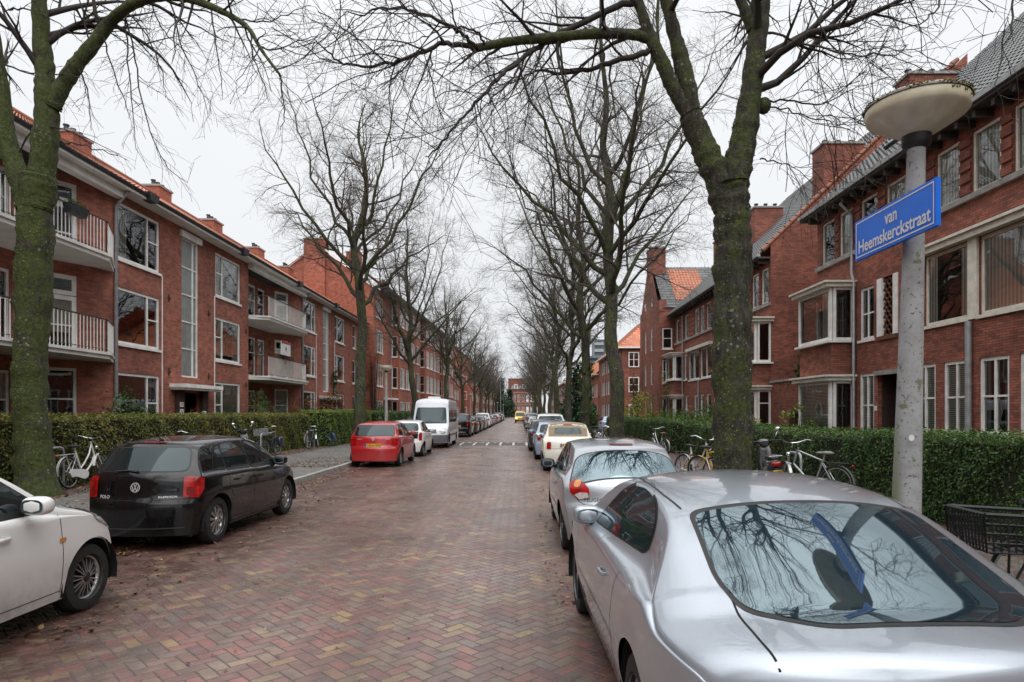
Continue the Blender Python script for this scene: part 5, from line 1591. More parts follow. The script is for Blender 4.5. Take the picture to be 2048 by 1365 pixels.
# bay base and band between the two bay windows
PB = .75
def bay_brick(mw, F, u0, u1, z0, z1, pb):
    mw.quad(F.P(u0, z0, pb), F.P(u1, z0, pb), F.P(u1, z1, pb), F.P(u0, z1, pb))
    for u in (u0, u1): mw.quad(F.P(u, z0, -.14), F.P(u, z0, pb), F.P(u, z1, pb), F.P(u, z1, -.14))
    for z in (z0, z1): mw.quad(F.P(u0, z, -.14), F.P(u1, z, -.14), F.P(u1, z, pb), F.P(u0, z, pb))
bay_brick(mw, FR, bay[0], bay[1], 0, .72, PB); bay_brick(mw, FR, bay[0], bay[1], 3.0, 4.12, PB)
mw.build('wall', M['brick_c'], b6, uv=True)
def bay_window(par, F, u0, u1, z0, z1, pb, dress=None, mat=None, splitf='one', near='one'):
    """glazed box: front, near side (low u) and far side"""
    w = window(par, F, u0, u1, z0, z1, splitf, d=pb + .08, sill=False, fw=.11, dress=dress, name='bay_window')
    for (uu, sg) in ((u0, 1), (u1, -1)):
        o3 = F.o + F.u * uu
        Fs = Fc((o3.x, o3.y), (F.n.x, F.n.y), (-F.u.x * sg, -F.u.y * sg))
        window(par, Fs, .0, pb - .06, z0, z1, near, d=.08, sill=False, fw=.09, name='bay_window')
    m = MB(); F.box(m, u0 - .16, u1 + .16, z1 + .002, z1 + .13, -.1, pb + .24); F.box(m, u0 - .24, u1 + .24, z1 + .132, z1 + .20, -.1, pb + .32); m.build('bay_cornice', M['cream'], w)
    m = MB(); F.box(m, u0 - .1, u1 + .1, z0 - .08, z0 - .002, -.1, pb + .16); m.build('sill', M['white'], w)
bay_window(b6, FR, bay[0], bay[1], 4.22, 6.0, PB, dress='curtain', near='one')
bay_window(b6, FR, bay[0], bay[1], .82, 2.86, PB, dress='blind')
m = MB(); m.quad((12.9, u0, 0), (12.9, u1 - .15, 0), (12.9, u1 - .15, ZR), (12.9, u0, ZR)); m.quad((11.2, u0, ZR - .02), (11.2, u1 - .1, ZR - .02), (12.9, u1 - .1, ZR - .02), (12.9, u0, ZR - .02))
for z in (3.4, 6.6): m.quad((11.35, u0, z), (11.35, u1 - .15, z), (12.9, u1 - .15, z), (12.9, u0, z))
m.build('dark_backing', M['room'], b6)
for i, h in enumerate(hs): window(b6, FR, *h, 'one', dress='net' if 12 < h[0] < 18 else wrng.choice([None, 'net', 'curtain']), sill=False, fw=.07, mat=M['cream'])
m = MB(); FR.box(m, u0, u1, 7.06, 7.196, .001, .10); m.build('sill_course', M['concrete'], b6)
for w in mid: window(b6, FR, *w[:4], w[4], dress={15.96: 'curtain', 13.0: 'net', 20.25: 'curtain2'}.get(w[0]), mat=M['cream'] if w[4] == 'one' else M['white'], fw=.09, deep=.05)
m = MB(); FR.box(m, 12.9, 17.85, 6.09, 6.24, .001, .20); FR.box(m, 12.8, 17.95, 6.242, 6.31, .001, .28); m.build('window_cornice', M['cream'], b6)
m = MB(); FR.box(m, 15.62, 15.94, 4.1, 6.09, -.05, .06); m.build('window_post', M['cream'], b6)
for w in gr: window(b6, FR, *w[:4], w[4], dress={20.25: 'blind', 17.25: 'blind', 15.98: 'blind', 14.65: 'curtain2'}.get(w[0], 'half'), fw=.085)
# lattice panel between pale stone jambs
a, b, c, e = lat
m = MB(); FR.box(m, a, a + .24, c, e, -.12, .03); FR.box(m, b - .26, b, c, e, -.12, .03); m.build('stone_jamb', M['white'], b6)
m = MB(); la, lb = a + .24, b - .26
def dia(up_):
    n = 7
    for k in range(-2, n):
        pts = []
        for t in np.linspace(0, 1, 2):
            pass
for k in range(-3, 9):
    z0 = c + k * .28
    for sg in (1, -1):
        ua, ub = (la, lb) if sg > 0 else (lb, la)
        p, q = Vector((ua, z0)), Vector((ub, z0 + (lb - la) * 1.25))
        if q.y < c or p.y > e: continue
        if p.y < c: p = p + (q - p) * ((c - p.y) / (q.y - p.y))
        if q.y > e: q = p + (q - p) * ((e - p.y) / (q.y - p.y))
        m.tube([FR.P(p.x, p.y, -.05 - .02 * (sg > 0)), FR.P(q.x, q.y, -.05 - .02 * (sg > 0))], .028, 4)
m.build('lattice', M['lattice'], b6)
m = MB(); FR.box(m, a, b, c - .12, c - .002, -.1, .06); m.build('lattice_sill', M['lattice'], b6)
# recessed porch
a, b, c, e = dr
m = MB()
for (p, q) in (((a, 0), (a, -1.5)), ((b, 0), (b, -1.5))): m.quad(FR.P(p[0], c, p[1] - .14), FR.P(q[0], c, q[1]), FR.P(q[0], e, q[1]), FR.P(p[0], e, p[1] - .14))
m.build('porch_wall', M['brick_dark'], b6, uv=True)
m = MB(); FR.box(m, a + .02, b - .02, c, e, -1.5, -1.44); m.build('front_door', M['wood'], b6)
m = MB(); FR.box(m, a - .1, b + .1, e + .001, e + .14, .001, .07); m.build('lintel', M['concrete'], b6)
m = MB(); FR.box(m, b + .03, b + .15, 1.85, 2.0, .001, .02); hn = m.build('house_number', M['white'], b6)
# downpipes
pipe(b6, [FR.P(21.42, 8.8, .5), FR.P(21.42, 8.4, .10), FR.P(21.42, 6.45, .10), FR.P(21.3, 6.2, .10), FR.P(21.3, .2, .10)], .05, M['zinc_l'])
pipe(b6, [FR.P(15.85, 4.05, .10), FR.P(15.85, .2, .10)], .075, M['zinc_l'])
# eaves with brackets
def eaves(par, F, u0, u1, Z, mat=M['wood']):
    m = MB(); F.box(m, u0, u1 + .25, Z - .02, Z + .06, -.02, .55); m.build('soffit', M['cream'] if False else mat, par)
    u = u0 + .2
    while u < u1:
        m = MB(); F.box(m, u, u + .11, Z - .20, Z - .021, .001, .45); m.build('eaves_bracket', mat, par); u += .62
    m = MB(); F.box(m, u0, u1 + .3, Z + .061, Z + .19, .46, .62); m.build('gutter', M['zinc_l'], par)
M['eave_d'] = plain('dark_eaves_wood', (.055, .045, .04), .7, var=.3)
eaves(b6, FR, 5.0, u1, ZR, M['eave_d'])
m = MB(); sR = 43.0; sv = Vector((math.cos(R(sR)), 0, math.sin(R(sR))))
tiles(m, (10.72, u0, ZR + .12), (0, 1, 0), sv, u1 - u0 + .25, 12.6)
r6 = build_tiles(m, 'roof', M['tile_g'], b6)
m = MB(); zz = ZR + .12 + 12.6 * sv.z; xx = 10.72 + 12.6 * sv.x; m.quad((xx, u0, zz), (xx, u1, zz), (xx + 9, u1, ZR), (xx + 9, u0, ZR)); m.build('rear_slope', M['tile_g'], r6, uv=True)
chimney(r6, 14.0, 15.7, 23.0, 23.9, 11.5, 13.95, M['brick_c'], 4)
q = Vector((10.72, 21.3, ZR + .2)) + sv * 2.6
m = MB(); nn = Vector((-sv.z, 0, sv.x))
def slant(m, u0_, u1_, v0, v1, h0, h1, mi=0):
    c = []
    for h in (h0, h1):
        for (uu, vv) in ((u0_, v0), (u1_, v0), (u1_, v1), (u0_, v1)):
            p = Vector((10.72, uu, ZR + .12)) + sv * vv + nn * h; c.append((p.x, p.y, p.z))
    m.hexa(c, mi)
slant(m, 20.2, 21.3, 2.0, 3.4, .02, .16); so_ = m.build('skylight', M['zinc'], r6)
m = MB(); slant(m, 20.28, 21.22, 2.1, 3.3, .161, .17); m.build('skylight_pane', M['pane_frost'], so_)

# passage wall with round arch between the two right-hand houses
gw = thing('garden_wall', 'low brick wall with a round-arched gateway between the two right-hand houses', 'wall', (11.2, 26.3, 0))
m = MB(); cx, r_ = 26.1, .55; zc = 1.35; n = 14
wall(m, FR, 24.1, cx - r_, 0, 3.1); wall(m, FR, cx + r_, 28.6, 0, 3.1)
for k in range(n):
    t0, t1 = math.pi * k / n, math.pi * (k + 1) / n
    p0, p1 = (cx + r_*math.cos(t0), zc + r_*math.sin(t0)), (cx + r_*math.cos(t1), zc + r_*math.sin(t1))
    m.quad(FR.P(p0[0], p0[1]), FR.P(p0[0], 3.1), FR.P(p1[0], 3.1), FR.P(p1[0], p1[1]))
    m.quad(FR.P(*p0), FR.P(*p1), FR.P(*p1, -.4), FR.P(*p0, -.4))
for u in (cx - r_, cx + r_): m.quad(FR.P(u, 0), FR.P(u, zc), FR.P(u, zc, -.4), FR.P(u, 0, -.4))
m.build('wall', M['brick_c'], gw, uv=True)
m = MB(); FR.box(m, 24.1, 28.6, 3.101, 3.2, -.3, .06); m.build('coping', M['concrete'], gw)
m = MB(); FR.box(m, cx - .7, cx + .7, 0, 2.2, -.5, -.42); m.build('gate', M['void'], gw)

# ============================================================ second right house with gable end
b7 = thing('terraced_house', 'brick house with grey roof and orange verge tiles behind the twin-stemmed tree', 'building', (11.2, 37.5, 0))
u0, u1, ZR = 28.6, 46.2, 8.7
up = [(28.85, 29.65), (30.0, 30.85), (32.6, 33.4), (33.8, 34.6), (37.6, 38.4), (38.9, 39.7), (40.1, 40.95), (42.5, 43.4), (45.0, 45.85)]
hs = [(a, b, 6.75, 8.35) for a, b in up]
mid = [(37.35, 39.7, 3.9, 5.75, 'two'), (40.0, 42.4, 3.9, 5.75, 'two'), (42.9, 43.6, 4.0, 5.7, 'one'), (33, 35.5, 3.9, 5.75, 'two')]
gr = [(36.2, 37.0, 1.0, 2.9, 'sash'), (37.6, 38.4, 1.0, 2.9, 'sash'), (38.9, 39.7, 1.0, 2.9, 'sash'), (40.3, 41.1, 1.0, 2.9, 'sash'), (42.5, 43.3, 1.0, 2.9, 'sash'), (33, 34, 1, 2.9, 'sash')]
by1, by2 = (28.62, 31.0), (43.9, 46.15)
mw = MB()
wall(mw, FR, u0, u1, 0, ZR, hs + [w[:4] for w in mid + gr] + [(by1[0] + .05, by1[1] - .05, .7, 6.0), (by2[0] + .05, by2[1] - .05, .7, 5.8)])
mw.add([(11.2, u0, 0), (20.0, u0, 0), (20.0, u0, ZR + 9.15), (11.2, u0, ZR + .55)], [(0, 1, 2, 3)])
for by in (by1, by2):
    bay_brick(mw, FR, by[0], by[1], 0, .72, .65); bay_brick(mw, FR, by[0], by[1], 2.95, 3.95, .65)
for i in range(len(up) - 1):
    b_, a_ = up[i][1], up[i + 1][0]
    for k in range(5): FR.box(mw, b_ + .04, a_ - .04, 6.8 + k * .31, 7.0 + k * .31, .001, .04)
mw.build('wall', M['brick_c'], b7, uv=True)
m = MB(); m.quad((12.8, u0 + .2, 0), (12.8, u1, 0), (12.8, u1, ZR), (12.8, u0 + .2, ZR)); m.quad((11.2, u0 + .1, ZR - .02), (11.2, u1, ZR - .02), (12.8, u1, ZR - .02), (12.8, u0 + .1, ZR - .02)); m.build('dark_backing', M['room'], b7)
bay_window(b7, FR, by1[0], by1[1], 4.05, 5.85, .65, dress='curtain3', near='one'); bay_window(b7, FR, by1[0], by1[1], .82, 2.8, .65, dress='half', near='top')
bay_window(b7, FR, by2[0], by2[1], 4.05, 5.7, .65, near='one'); bay_window(b7, FR, by2[0], by2[1], .82, 2.8, .65, near='one')
for h in hs: window(b7, FR, *h, 'one', dress=wrng.choice([None, 'net', 'net']), sill=False, fw=.07)
m = MB(); FR.box(m, u0, u1, 6.6, 6.74, .001, .09); m.build('sill_course', M['concrete'], b7)
for w in mid + gr: window(b7, FR, *w[:4], w[4], dress=wrng.choice(DR))
m = MB(); FR.box(m, 37.2, 42.5, 5.76, 5.95, .001, .24); m.build('window_cornice', M['cream'], b7)
pipe(b7, [FR.P(43.75, 8.4, .10), FR.P(43.75, .2, .10)], .05, M['zinc_l']); pipe(b7, [FR.P(39.85, 3.8, .10), FR.P(39.85, .2, .10)], .05, M['zinc_l'])
eaves(b7, FR, u0, u1 - .3, ZR, M['eave_d'])
m = MB(); sv7 = Vector((math.cos(R(44.5)), 0, math.sin(R(44.5))))
tiles(m, (10.72, u0 + .18, ZR + .12), (0, 1, 0), sv7, u1 - u0 - .2, 12.2)
r7 = build_tiles(m, 'roof', M['tile_g'], b7)
m = MB(); zz = ZR + .12 + 12.2 * sv7.z; xx = 10.72 + 12.2 * sv7.x; m.quad((xx, u0, zz), (xx, u1, zz), (xx + 9, u1, ZR), (xx + 9, u0, ZR)); m.build('rear_slope', M['tile_g'], r7, uv=True)
# orange verge tiles
m = MB()
for k in range(34):
    v = .2 + k * .36
    p = Vector((10.72, u0 + .08, ZR + .16)) + sv7 * v; q2 = p + sv7 * .38
    m.tube([(p.x, p.y, p.z + .05), (q2.x, q2.y, q2.z + .02)], [.12, .10], 8)
m.build('verge_tiles', M['tile_o'], r7, smooth=50)
chimney(r7, 13.7, 15.5, 28.85, 30.0, 10.5, 13.9, M['brick_c'], 3); chimney(r7, 13.2, 14.8, 36.0, 37.0, 10.5, 13.3, M['brick_c'], 3); chimney(r7, 13.9, 15.2, 45.0, 46.0, 10.5, 13.9, M['brick_c'], 2)

# ============================================================ gabled wing projecting to the street
b8 = thing('gabled_house', 'tall brick gable wing with an orange patch on its grey roof', 'building', (10.1, 50, 0))
X8 = 10.1; ya, yb = 46.3, 53.8; ze = 9.4; zr = 13.1; ym = (ya + yb) / 2
F8 = right_fc(X8)
mw = MB()
h8 = []
for (a, b) in ((48.7, 49.5), (51.1, 51.8)):
    for (za, zb) in ((.9, 2.9), (3.9, 5.6), (6.5, 8.3), (9.2, 10.5)): h8.append((a, b, za, zb))
# front with its outline clipped to the gable
def gable_top(y): return ze + .5 if (y < ya + .55 or y > yb - .55) else ze + .5 + (1 - abs(y - ym) / (ym - ya - .55)) * (zr - ze + .4)
ys = sorted({ya, ya + .55, yb - .55, yb, ym - .9, ym + .9, *[h[0] for h in h8], *[h[1] for h in h8]})
wall(mw, F8, ya, yb, 0, ze + .5, [h for h in h8 if h[3] < ze + .5], depth=.14)
for i in range(len(ys) - 1):
    y0_, y1_ = ys[i], ys[i + 1]
    if y1_ <= ya + .55 or y0_ >= yb - .55: continue
    yc = (y0_ + y1_) / 2
    zlo = ze + .5
    cut = [h for h in h8 if h[3] > ze + .5 and h[0] < yc < h[1]]
    if cut: zlo = 10.5
    mw.quad(F8.P(y0_, zlo), F8.P(y1_, zlo), F8.P(y1_, gable_top(y1_)), F8.P(y0_, gable_top(y0_)))
wall(mw, cam_fc(ya), X8, 20, 0, ze, [(10.3, 11.02, 6.4, 7.9), (10.3, 10.8, 3.9, 5.6), (10.3, 10.9, 1.0, 2.8)])
mw.quad((X8, yb, 0), (20, yb, 0), (20, yb, ze), (X8, yb, ze))
mw.box(X8 - .02, X8 + .5, ya - .03, ya + .5, ze - .3, ze + .55)
mw.build('wall', M['brick_c'], b8, uv=True)
m = MB(); m.quad((11.4, ya + .2, 0), (11.4, yb - .2, 0), (11.4, yb - .2, ze), (11.4, ya + .2, ze)); m.build('dark_backing', M['room'], b8)
for h in h8:
    if h[3] < ze + .5 or True: window(b8, F8, *h, 'slim', simple=True, fw=.06)
for h in ((10.3, 11.02, 6.4, 7.9), (10.3, 10.8, 3.9, 5.6), (10.3, 10.9, 1.0, 2.8)): window(b8, cam_fc(ya), *h, 'sash', fw=.08)
m = MB(); sa = math.atan2(zr - ze, ym - ya); ls = (zr - ze) / math.sin(sa)
tiles(m, (X8 + .25, ya - .1, ze - .05), (1, 0, 0), (0, math.cos(sa), math.sin(sa)), 10, ls + .1)
r8 = build_tiles(m, 'roof', M['tile_g'], b8)
m = MB()
P0 = Vector((X8 + 1.3, ya - .1, ze - .05)) + Vector((0, math.cos(sa), math.sin(sa))) * .9 + Vector((0, -math.sin(sa), math.cos(sa))) * .035
tiles(m, P0, (1, 0, 0), (0, math.cos(sa), math.sin(sa)), 2.4, ls - 1.2)
build_tiles(m, 'replacement_tiles', M['tile_o'], r8)
m = MB(); m.quad((X8 + .2, ym, zr), (20, ym, zr), (20, yb, ze), (X8 + .2, yb, ze)); m.build('rear_slope', M['tile_g'], r8, uv=True)
chimney(r8, X8 - .03, X8 + 1.1, ym - .85, ym + .85, zr - .7, zr + 1.3, M['brick_c'], 0)

# ============================================================ houses beyond the side street
FH = right_fc(11.2)
b9, r9 = simple_block('brick house with hipped orange roof and white cross windows beyond the side street', FH, 70.2, 91, 8.9, [(1, 2.8), (4, 5.7), (6.8, 8.4)], 4.4, M['brick_c'], M['tile_o'], [(.4, 1.6, 'four'), (2.5, 1.1, 'sash')], hipped=True, slope=42, roofdepth=10, chim=1)
F9 = cam_fc(70.18)
for z in (1.0, 4.0, 6.75):
    for x in (11.9,): window(b9, F9, x, x + 1.15, z, z + 1.65, 'four', simple=True, d=.10)
m = MB()
s_ = R(42); c_ = math.cos(s_)
tiles(m, (10.75, 69.75, 8.92), (1, 0, 0), (0, c_, math.sin(s_)), 10.9, 7.4, tw=.3, ch=.4, su=3, clip=lambda v: (v * c_, 10.9 - v * c_))
build_tiles(m, 'hip_slope', M['tile_o'], r9)
m = MB(); F9.box(m, 10.7, 21.3, 8.80, 8.98, .0, .45); m.build('gutter', M['white'], b9)
b10, _ = simple_block('orange-roofed brick terrace far along the right side behind the conifer', FH, 91.4, 150, 7.2, [(1, 2.8), (4, 5.8)], 5.0, M['brick_b'], M['tile_o'], [(.4, 1.8, 'two'), (2.9, 1.2, 'sash')], slope=45, chim=4)
b11, _ = simple_block('distant pinkish terrace closing the right side of the street', right_fc(11.0), 150.4, 240, 9.0, [(1, 2.8), (4, 5.8), (6.8, 8.4)], 5.4, M['brick_far'], M['tile_o'], [(.4, 1.8, 'two'), (3.1, 1.2, 'sash')], chim=4)

# ============================================================ closing the view
b12 = thing('street_end_building', 'banded brick building with arched-row windows closing the end of the street', 'building', (1.6, 258, 0))
FE = cam_fc(255); mw = MB()
sp = [(-2.8 + i * 1.75, -1.75 + i * 1.75, 'two') for i in range(6)]
row_windows(FE, b12, mw, -3.6, 8.2, 0, 11.0, sp, [(1.2, 4.0), (6.0, 8.8)], simple=True, deco=False)
mw.quad((-3.6, 255, 0), (-3.6, 268, 0), (-3.6, 268, 11.0), (-3.6, 255, 11.0)); mw.quad((8.2, 255, 0), (8.2, 268, 0), (8.2, 268, 11.0), (8.2, 255, 11.0)); mw.quad((-3.6, 255, 11.0), (8.2, 255, 11.0), (8.2, 268, 11.0), (-3.6, 268, 11.0))
mw.build('wall', M['brick_c'], b12, uv=True)
for z in (.6, 2.2, 4.6, 5.4, 7.4, 9.4):
    m = MB(); FE.box(m, -3.62, 8.22, z, z + .28, .02, .10); m.build('stone_band', M['concrete'], b12)
m = MB(); m.hexa([(-3.8, 254.6, 11.01), (8.4, 254.6, 11.01), (8.4, 268, 11.01), (-3.8, 268, 11.01), (-3.0, 257, 12.6), (7.4, 257, 12.6), (7.4, 266, 12.6), (-3.0, 266, 12.6)]); m.build('roof', M['tile_g'], b12, uv=True)
for x in (-1.6, 1.6, 4.8):
    m = MB(); m.box(x - .7, x + .7, 254.9, 257, 11.1, 13.0); d_ = m.build('dormer', M['white'], b12); m = MB(); m.box(x - .45, x + .45, 254.85, 254.95, 11.4, 12.7); m.build('pane', M['pane_frost'], d_)
b13 = thing('apartment_building', 'plain dark brick block rising behind the street-end building', 'building', (-1, 290, 0))
mw = MB(); mw.box(-5.2, 2.0, 284, 300, 0, 16.6); mw.build('wall', M['brick_c'], b13, uv=True)
m = MB(); m.box(-5.35, 2.15, 283.85, 300.1, 16.601, 16.9); m.build('parapet', M['concrete'], b13)
b14 = thing('tower_block', 'distant blue-grey high-rise with pale balcony bands above the right-hand roofs', 'building', (38, 300, 0))
m = MB(); m.box(34.5, 42, 296, 308, 0, 35.5); m.build('wall', plain('blue_grey_cladding', (.07, .095, .125), .4, var=.2, vs=.3), b14)
for k in range(9):
    m = MB(); m.box(34.4, 38.6, 295.4, 296, 8 + k * 3.1, 9.3 + k * 3.1); m.build('balcony', plain('pale_balcony', (.36, .38, .38), .6) if k == 0 else bpy.data.materials['pale_balcony'], b14)
b15 = thing('tower_block', 'lower pale wing in front of the distant high-rise', 'building', (33.0, 290, 0))
m = MB(); m.box(30.5, 35.2, 286, 294, 0, 27); m.build('wall', plain('grey_glass_cladding', (.16, .18, .20), .3, var=.3, vs=.4), b15)
for k in range(6):
    m = MB(); m.box(30.45, 35.2, 285.8, 285.99, 9.4 + k * 3.1, 10.6 + k * 3.1); m.build('window_band', M['cglass'], b15)
# ------------------------------------------------------------------ trees
from mathutils import noise as mnoise
trng = random.Random(21)
UPV = Vector((0, 0, 1))
class Tree:
    def __init__(self, seed):
        self.tr = MB(); self.cr = MB(); self.g = random.Random(seed); self.moss = None; self.bk = None
    def rv(self, k=1.0): return Vector((self.g.gauss(0, k), self.g.gauss(0, k), self.g.gauss(0, k)))
    def along(self, pts, rad, first=.25, last=1.0, n=8, lr=(2.0, 3.5), rr=.5, lvl=1, cr=None, up=.0, spread=(35, 70), tiers=(9, 6), droop=0.0):
        """side branches off a polyline"""
        P = [Vector(p) for p in pts]
        ds = [0]
        for a, b in zip(P[:-1], P[1:]): ds.append(ds[-1] + (b - a).length)
        for i in range(n):
            t = first + (last - first) * (i + self.g.random()) / n
            s = min(t, .999) * ds[-1]
            k = max(j for j in range(len(P) - 1) if ds[j] <= s)
            f = (s - ds[k]) / max(1e-6, ds[k+1] - ds[k])
            p = P[k].lerp(P[k+1], f); r = rad[k] + (rad[k+1] - rad[k]) * f
            d = (P[k+1] - P[k]).normalized()
            self.side(p, d, min(r * rr, .07), self.g.uniform(*lr) * (1.15 - .55 * t), lvl, up, spread, tiers, droop)
    def side(self, p, d, r, L, lvl, up, spread=(35, 70), tiers=(9, 6), droop=0.0):
        a = R(self.g.uniform(*spread))
        x = d.orthogonal().normalized(); x.rotate(Matrix.Rotation(self.g.uniform(0, 2 * math.pi), 3, d))
        nd = (d * math.cos(a) + x * math.sin(a)).normalized()
        self.grow(p, nd, L, r, lvl, up, tiers, droop)
    def grow(self, p, d, L, r, lvl, up, tiers, droop):
        n = {0: 7, 1: 6, 2: 4, 3: 3}[lvl]; sides = {0: 8, 1: 5, 2: 3, 3: 3}[lvl]
        jit = {0: .10, 1: .15, 2: .17, 3: .15}[lvl]
        pts, rad = [p.copy()], [r]
        rmin = {0: .02, 1: .009, 2: .0055, 3: .0038}[lvl]
        for i in range(n):
            t = (i + 1) / n
            d = (d + self.rv(jit) + UPV * (up * (.5 if lvl else 1.0)) / n * 2.2 - UPV * droop * t * .5).normalized()
            p = p + d * (L / n)
            pts.append(p.copy()); rad.append(max(rmin * .7, r * (1 - t * .85)))
        (self.tr if lvl == 0 else self.cr).tube(pts, rad, sides, cap=False)
        if lvl == 1: self.along(pts, rad, .15, 1.0, max(3, int(tiers[0] * min(1.4, L / 2.3))), (.7, 1.5), .55, 2, None, up, (28, 60), tiers, droop)
        elif lvl == 2: self.along(pts, rad, .12, 1.0, max(2, int(tiers[1] * min(1.3, L / 1.1))), (.25, .65), .7, 3, None, up, (25, 55), tiers, droop)
        return pts, rad
    def limb(self, pts, r0, r1, sides=10, n=10, smooth=3, **kw):
        P = [Vector(p) for p in pts]
        # smooth with jitter so that the limb is knobbly
        q = P
        for _ in range(smooth):
            o = [q[0]]
            for a, b in zip(q[:-1], q[1:]): o += [a.lerp(b, .25), a.lerp(b, .75)]
            o.append(q[-1]); q = o
        q = q[::2] if (len(q) > 40 and r0 < .12) else q
        m = len(q); rad = [max(.005, (r0 + (r1 - r0) * (i / (m - 1)) ** .9) * (1 + self.g.uniform(-.07, .07))) for i in range(m)]
        b0 = len(self.tr.v)
        self.tr.tube(q, rad, sides, cap=False)
        if r0 > .12:
            for i in range(b0, len(self.tr.v)):
                v = Vector(self.tr.v[i]); c = q[(i - b0) // sides]; dv = v - c
                k_ = 1 + .16 * mnoise.noise(v * 3.1) + .10 * mnoise.noise(v * 8.0) + .05 * mnoise.noise(v * 19.0)
                self.tr.v[i] = tuple(c + dv * k_)
        if n: self.along(q, rad, n=n, **kw)
        return q, rad
    def trunk_flare(self, x, y, r, h, z0=.1):
        pts = [(x, y, z0 + t) for t in (-.1, .08, .25, .5, .9)]
        self.tr.tube(pts, [r * 1.55, r * 1.42, r * 1.2, r * 1.06, r * .98], 14, cap=False)
    def finish(self, name, label, loc, group, twig=None, cat='tree'):
        root = thing(name, label, cat, loc, 0, group)
        # ragged bark
        tr = self.tr.build('trunk', self.bk or M['bark'], root, smooth=180, local=True)
        if self.moss:
            gg = np.random.default_rng(3); me0 = tr.data
            nv = len(me0.vertices); co_ = np.zeros(nv * 3); me0.vertices.foreach_get('co', co_); co_ = co_.reshape(-1, 3)
            no_ = np.zeros(nv * 3); me0.vertices.foreach_get('normal', no_); no_ = no_.reshape(-1, 3)
            zmax, n = self.moss
            fa = [f for f in self.tr.f if len(f) == 4 and co_[f[0], 2] < zmax]
            fa = np.array(fa); A, B, C = co_[fa[:, 0]], co_[fa[:, 1]], co_[fa[:, 3]]
            ar = np.linalg.norm(np.cross(B - A, C - A), axis=1); ix = gg.choice(len(fa), n, p=ar / ar.sum())
            u, v = gg.uniform(0, 1, (n, 1)), gg.uniform(0, 1, (n, 1))
            P = co_[fa[ix, 0]] * (1-u) * (1-v) + co_[fa[ix, 1]] * u * (1-v) + co_[fa[ix, 2]] * u * v + co_[fa[ix, 3]] * (1-u) * v
            N = no_[fa[ix, 0]]
            cl = np.sin(P[:, 2] * 3.1 + P[:, 0] * 4) * np.sin(P[:, 2] * 1.3 + np.arctan2(N[:, 1], N[:, 0]) * 2.0) + gg.normal(0, .30, n) - .75 * (N @ np.array([.8, .35, 0])) - .15
            k_ = cl > -.15; P, N, cl = P[k_], N[k_], cl[k_]
            P = P + N * gg.uniform(.0, .012, (len(P), 1))
            me = leaf_mesh(P, N, gg.uniform(.010, .030, len(P)), np.clip(.33 + cl * .3 + gg.normal(0, .22, len(P)), 0, 1), .8)
            me.materials.append(M['moss_tuft'])
            o = bpy.data.objects.new('moss', me); COL.objects.link(o); o.parent = tr; o['kind'] = 'stuff'
        self.cr.build('crown', twig or M['twig'], root, smooth=180, local=True)
        return root

GT = 'bare street trees lining both kerbs'
def generic(seed, H_=18.5, fork=6.2, r=.28, limbs=11, lean=(0, 0), RX=5.4, tw=(11, 7)):
    T = Tree(seed); g = T.g
    T.trunk_flare(0, 0, r, 1)
    def smooth(P, it=2):
        for _ in range(it):
            o = [P[0]]
            for a, b in zip(P[:-1], P[1:]): o += [a.lerp(b, .25), a.lerp(b, .75)]
            o.append(P[-1]); P = o
        return P
    # trunk runs on as a wavering leader
    tp = []
    n = 12
    for i in range(n + 1):
        t = i / n; tp.append(Vector((lean[0] * t + g.gauss(0, .10 + .12 * t), lean[1] * t + g.gauss(0, .10 + .12 * t), .1 + H_ * .93 * t)))
    tp[0] = Vector((0, 0, .1)); tp[1] = Vector((lean[0] / n, lean[1] / n, tp[1].z)); tp = smooth(tp)
    def rad(z): return max(.02, r * (1 - .25 * z / fork) if z < fork else r * .75 * max(.07, 1 - (z - fork) / (H_ * .93 - fork)) ** .75)
    tr = [rad(p.z) * (1 + g.uniform(-.04, .05)) for p in tp]
    T.tr.tube(tp, tr, 12, cap=False)
    def at(z):
        k = min(range(len(tp)), key=lambda i: abs(tp[i].z - z)); return tp[k]
    T.along(tp, tr, .62, 1.0, 14, (1.6, 3.0), .5, 1, None, .10, (35, 65), tw, .03)
    zc, RZ = fork + (H_ - fork) * .50, (H_ - fork) * .56
    for k in range(limbs):
        an = 2 * math.pi * (k * .382 * 1.0) + g.uniform(-.3, .3)
        f = (k + .5) / limbs                      # low limbs first, high ones last
        z0 = fork * .92 + (H_ - fork) * .42 * f * g.uniform(.8, 1.1)
        el = R(-18 + 88 * f + g.uniform(-8, 8))
        tgt = Vector((RX * math.cos(el) * math.cos(an), RX * math.cos(el) * math.sin(an), zc + RZ * math.sin(el)))
        p0 = at(z0)
        h_ = Vector((math.cos(an), math.sin(an), 0)); d = (tgt - p0).length
        c1 = p0 + (h_ * .75 + UPV * .65) * d * .32; c2 = tgt - (h_ * .35 + UPV * .75) * d * .30 if el > 0 else tgt - (h_ * .85 + UPV * .1) * d * .3
        q = []
        m_ = 11
        for i in range(m_ + 1):
            t = i / m_
            q.append(p0 * (1-t)**3 + c1 * 3*t*(1-t)**2 + c2 * 3*t*t*(1-t) + tgt * t**3 + (T.rv(.09) if 0 < i else Vector()))
        r0 = r * g.uniform(.34, .52) * (1.1 - .35 * f)
        rr = [max(.012, r0 * (1 - .93 * (i / m_) ** .8)) for i in range(m_ + 1)]
        T.tr.tube(q, rr, 7, cap=False)
        T.along(q, rr, .12, 1.0, 15, (1.4, 3.0), .5, 1, None, .09, (32, 66), tw, .05)
    return T

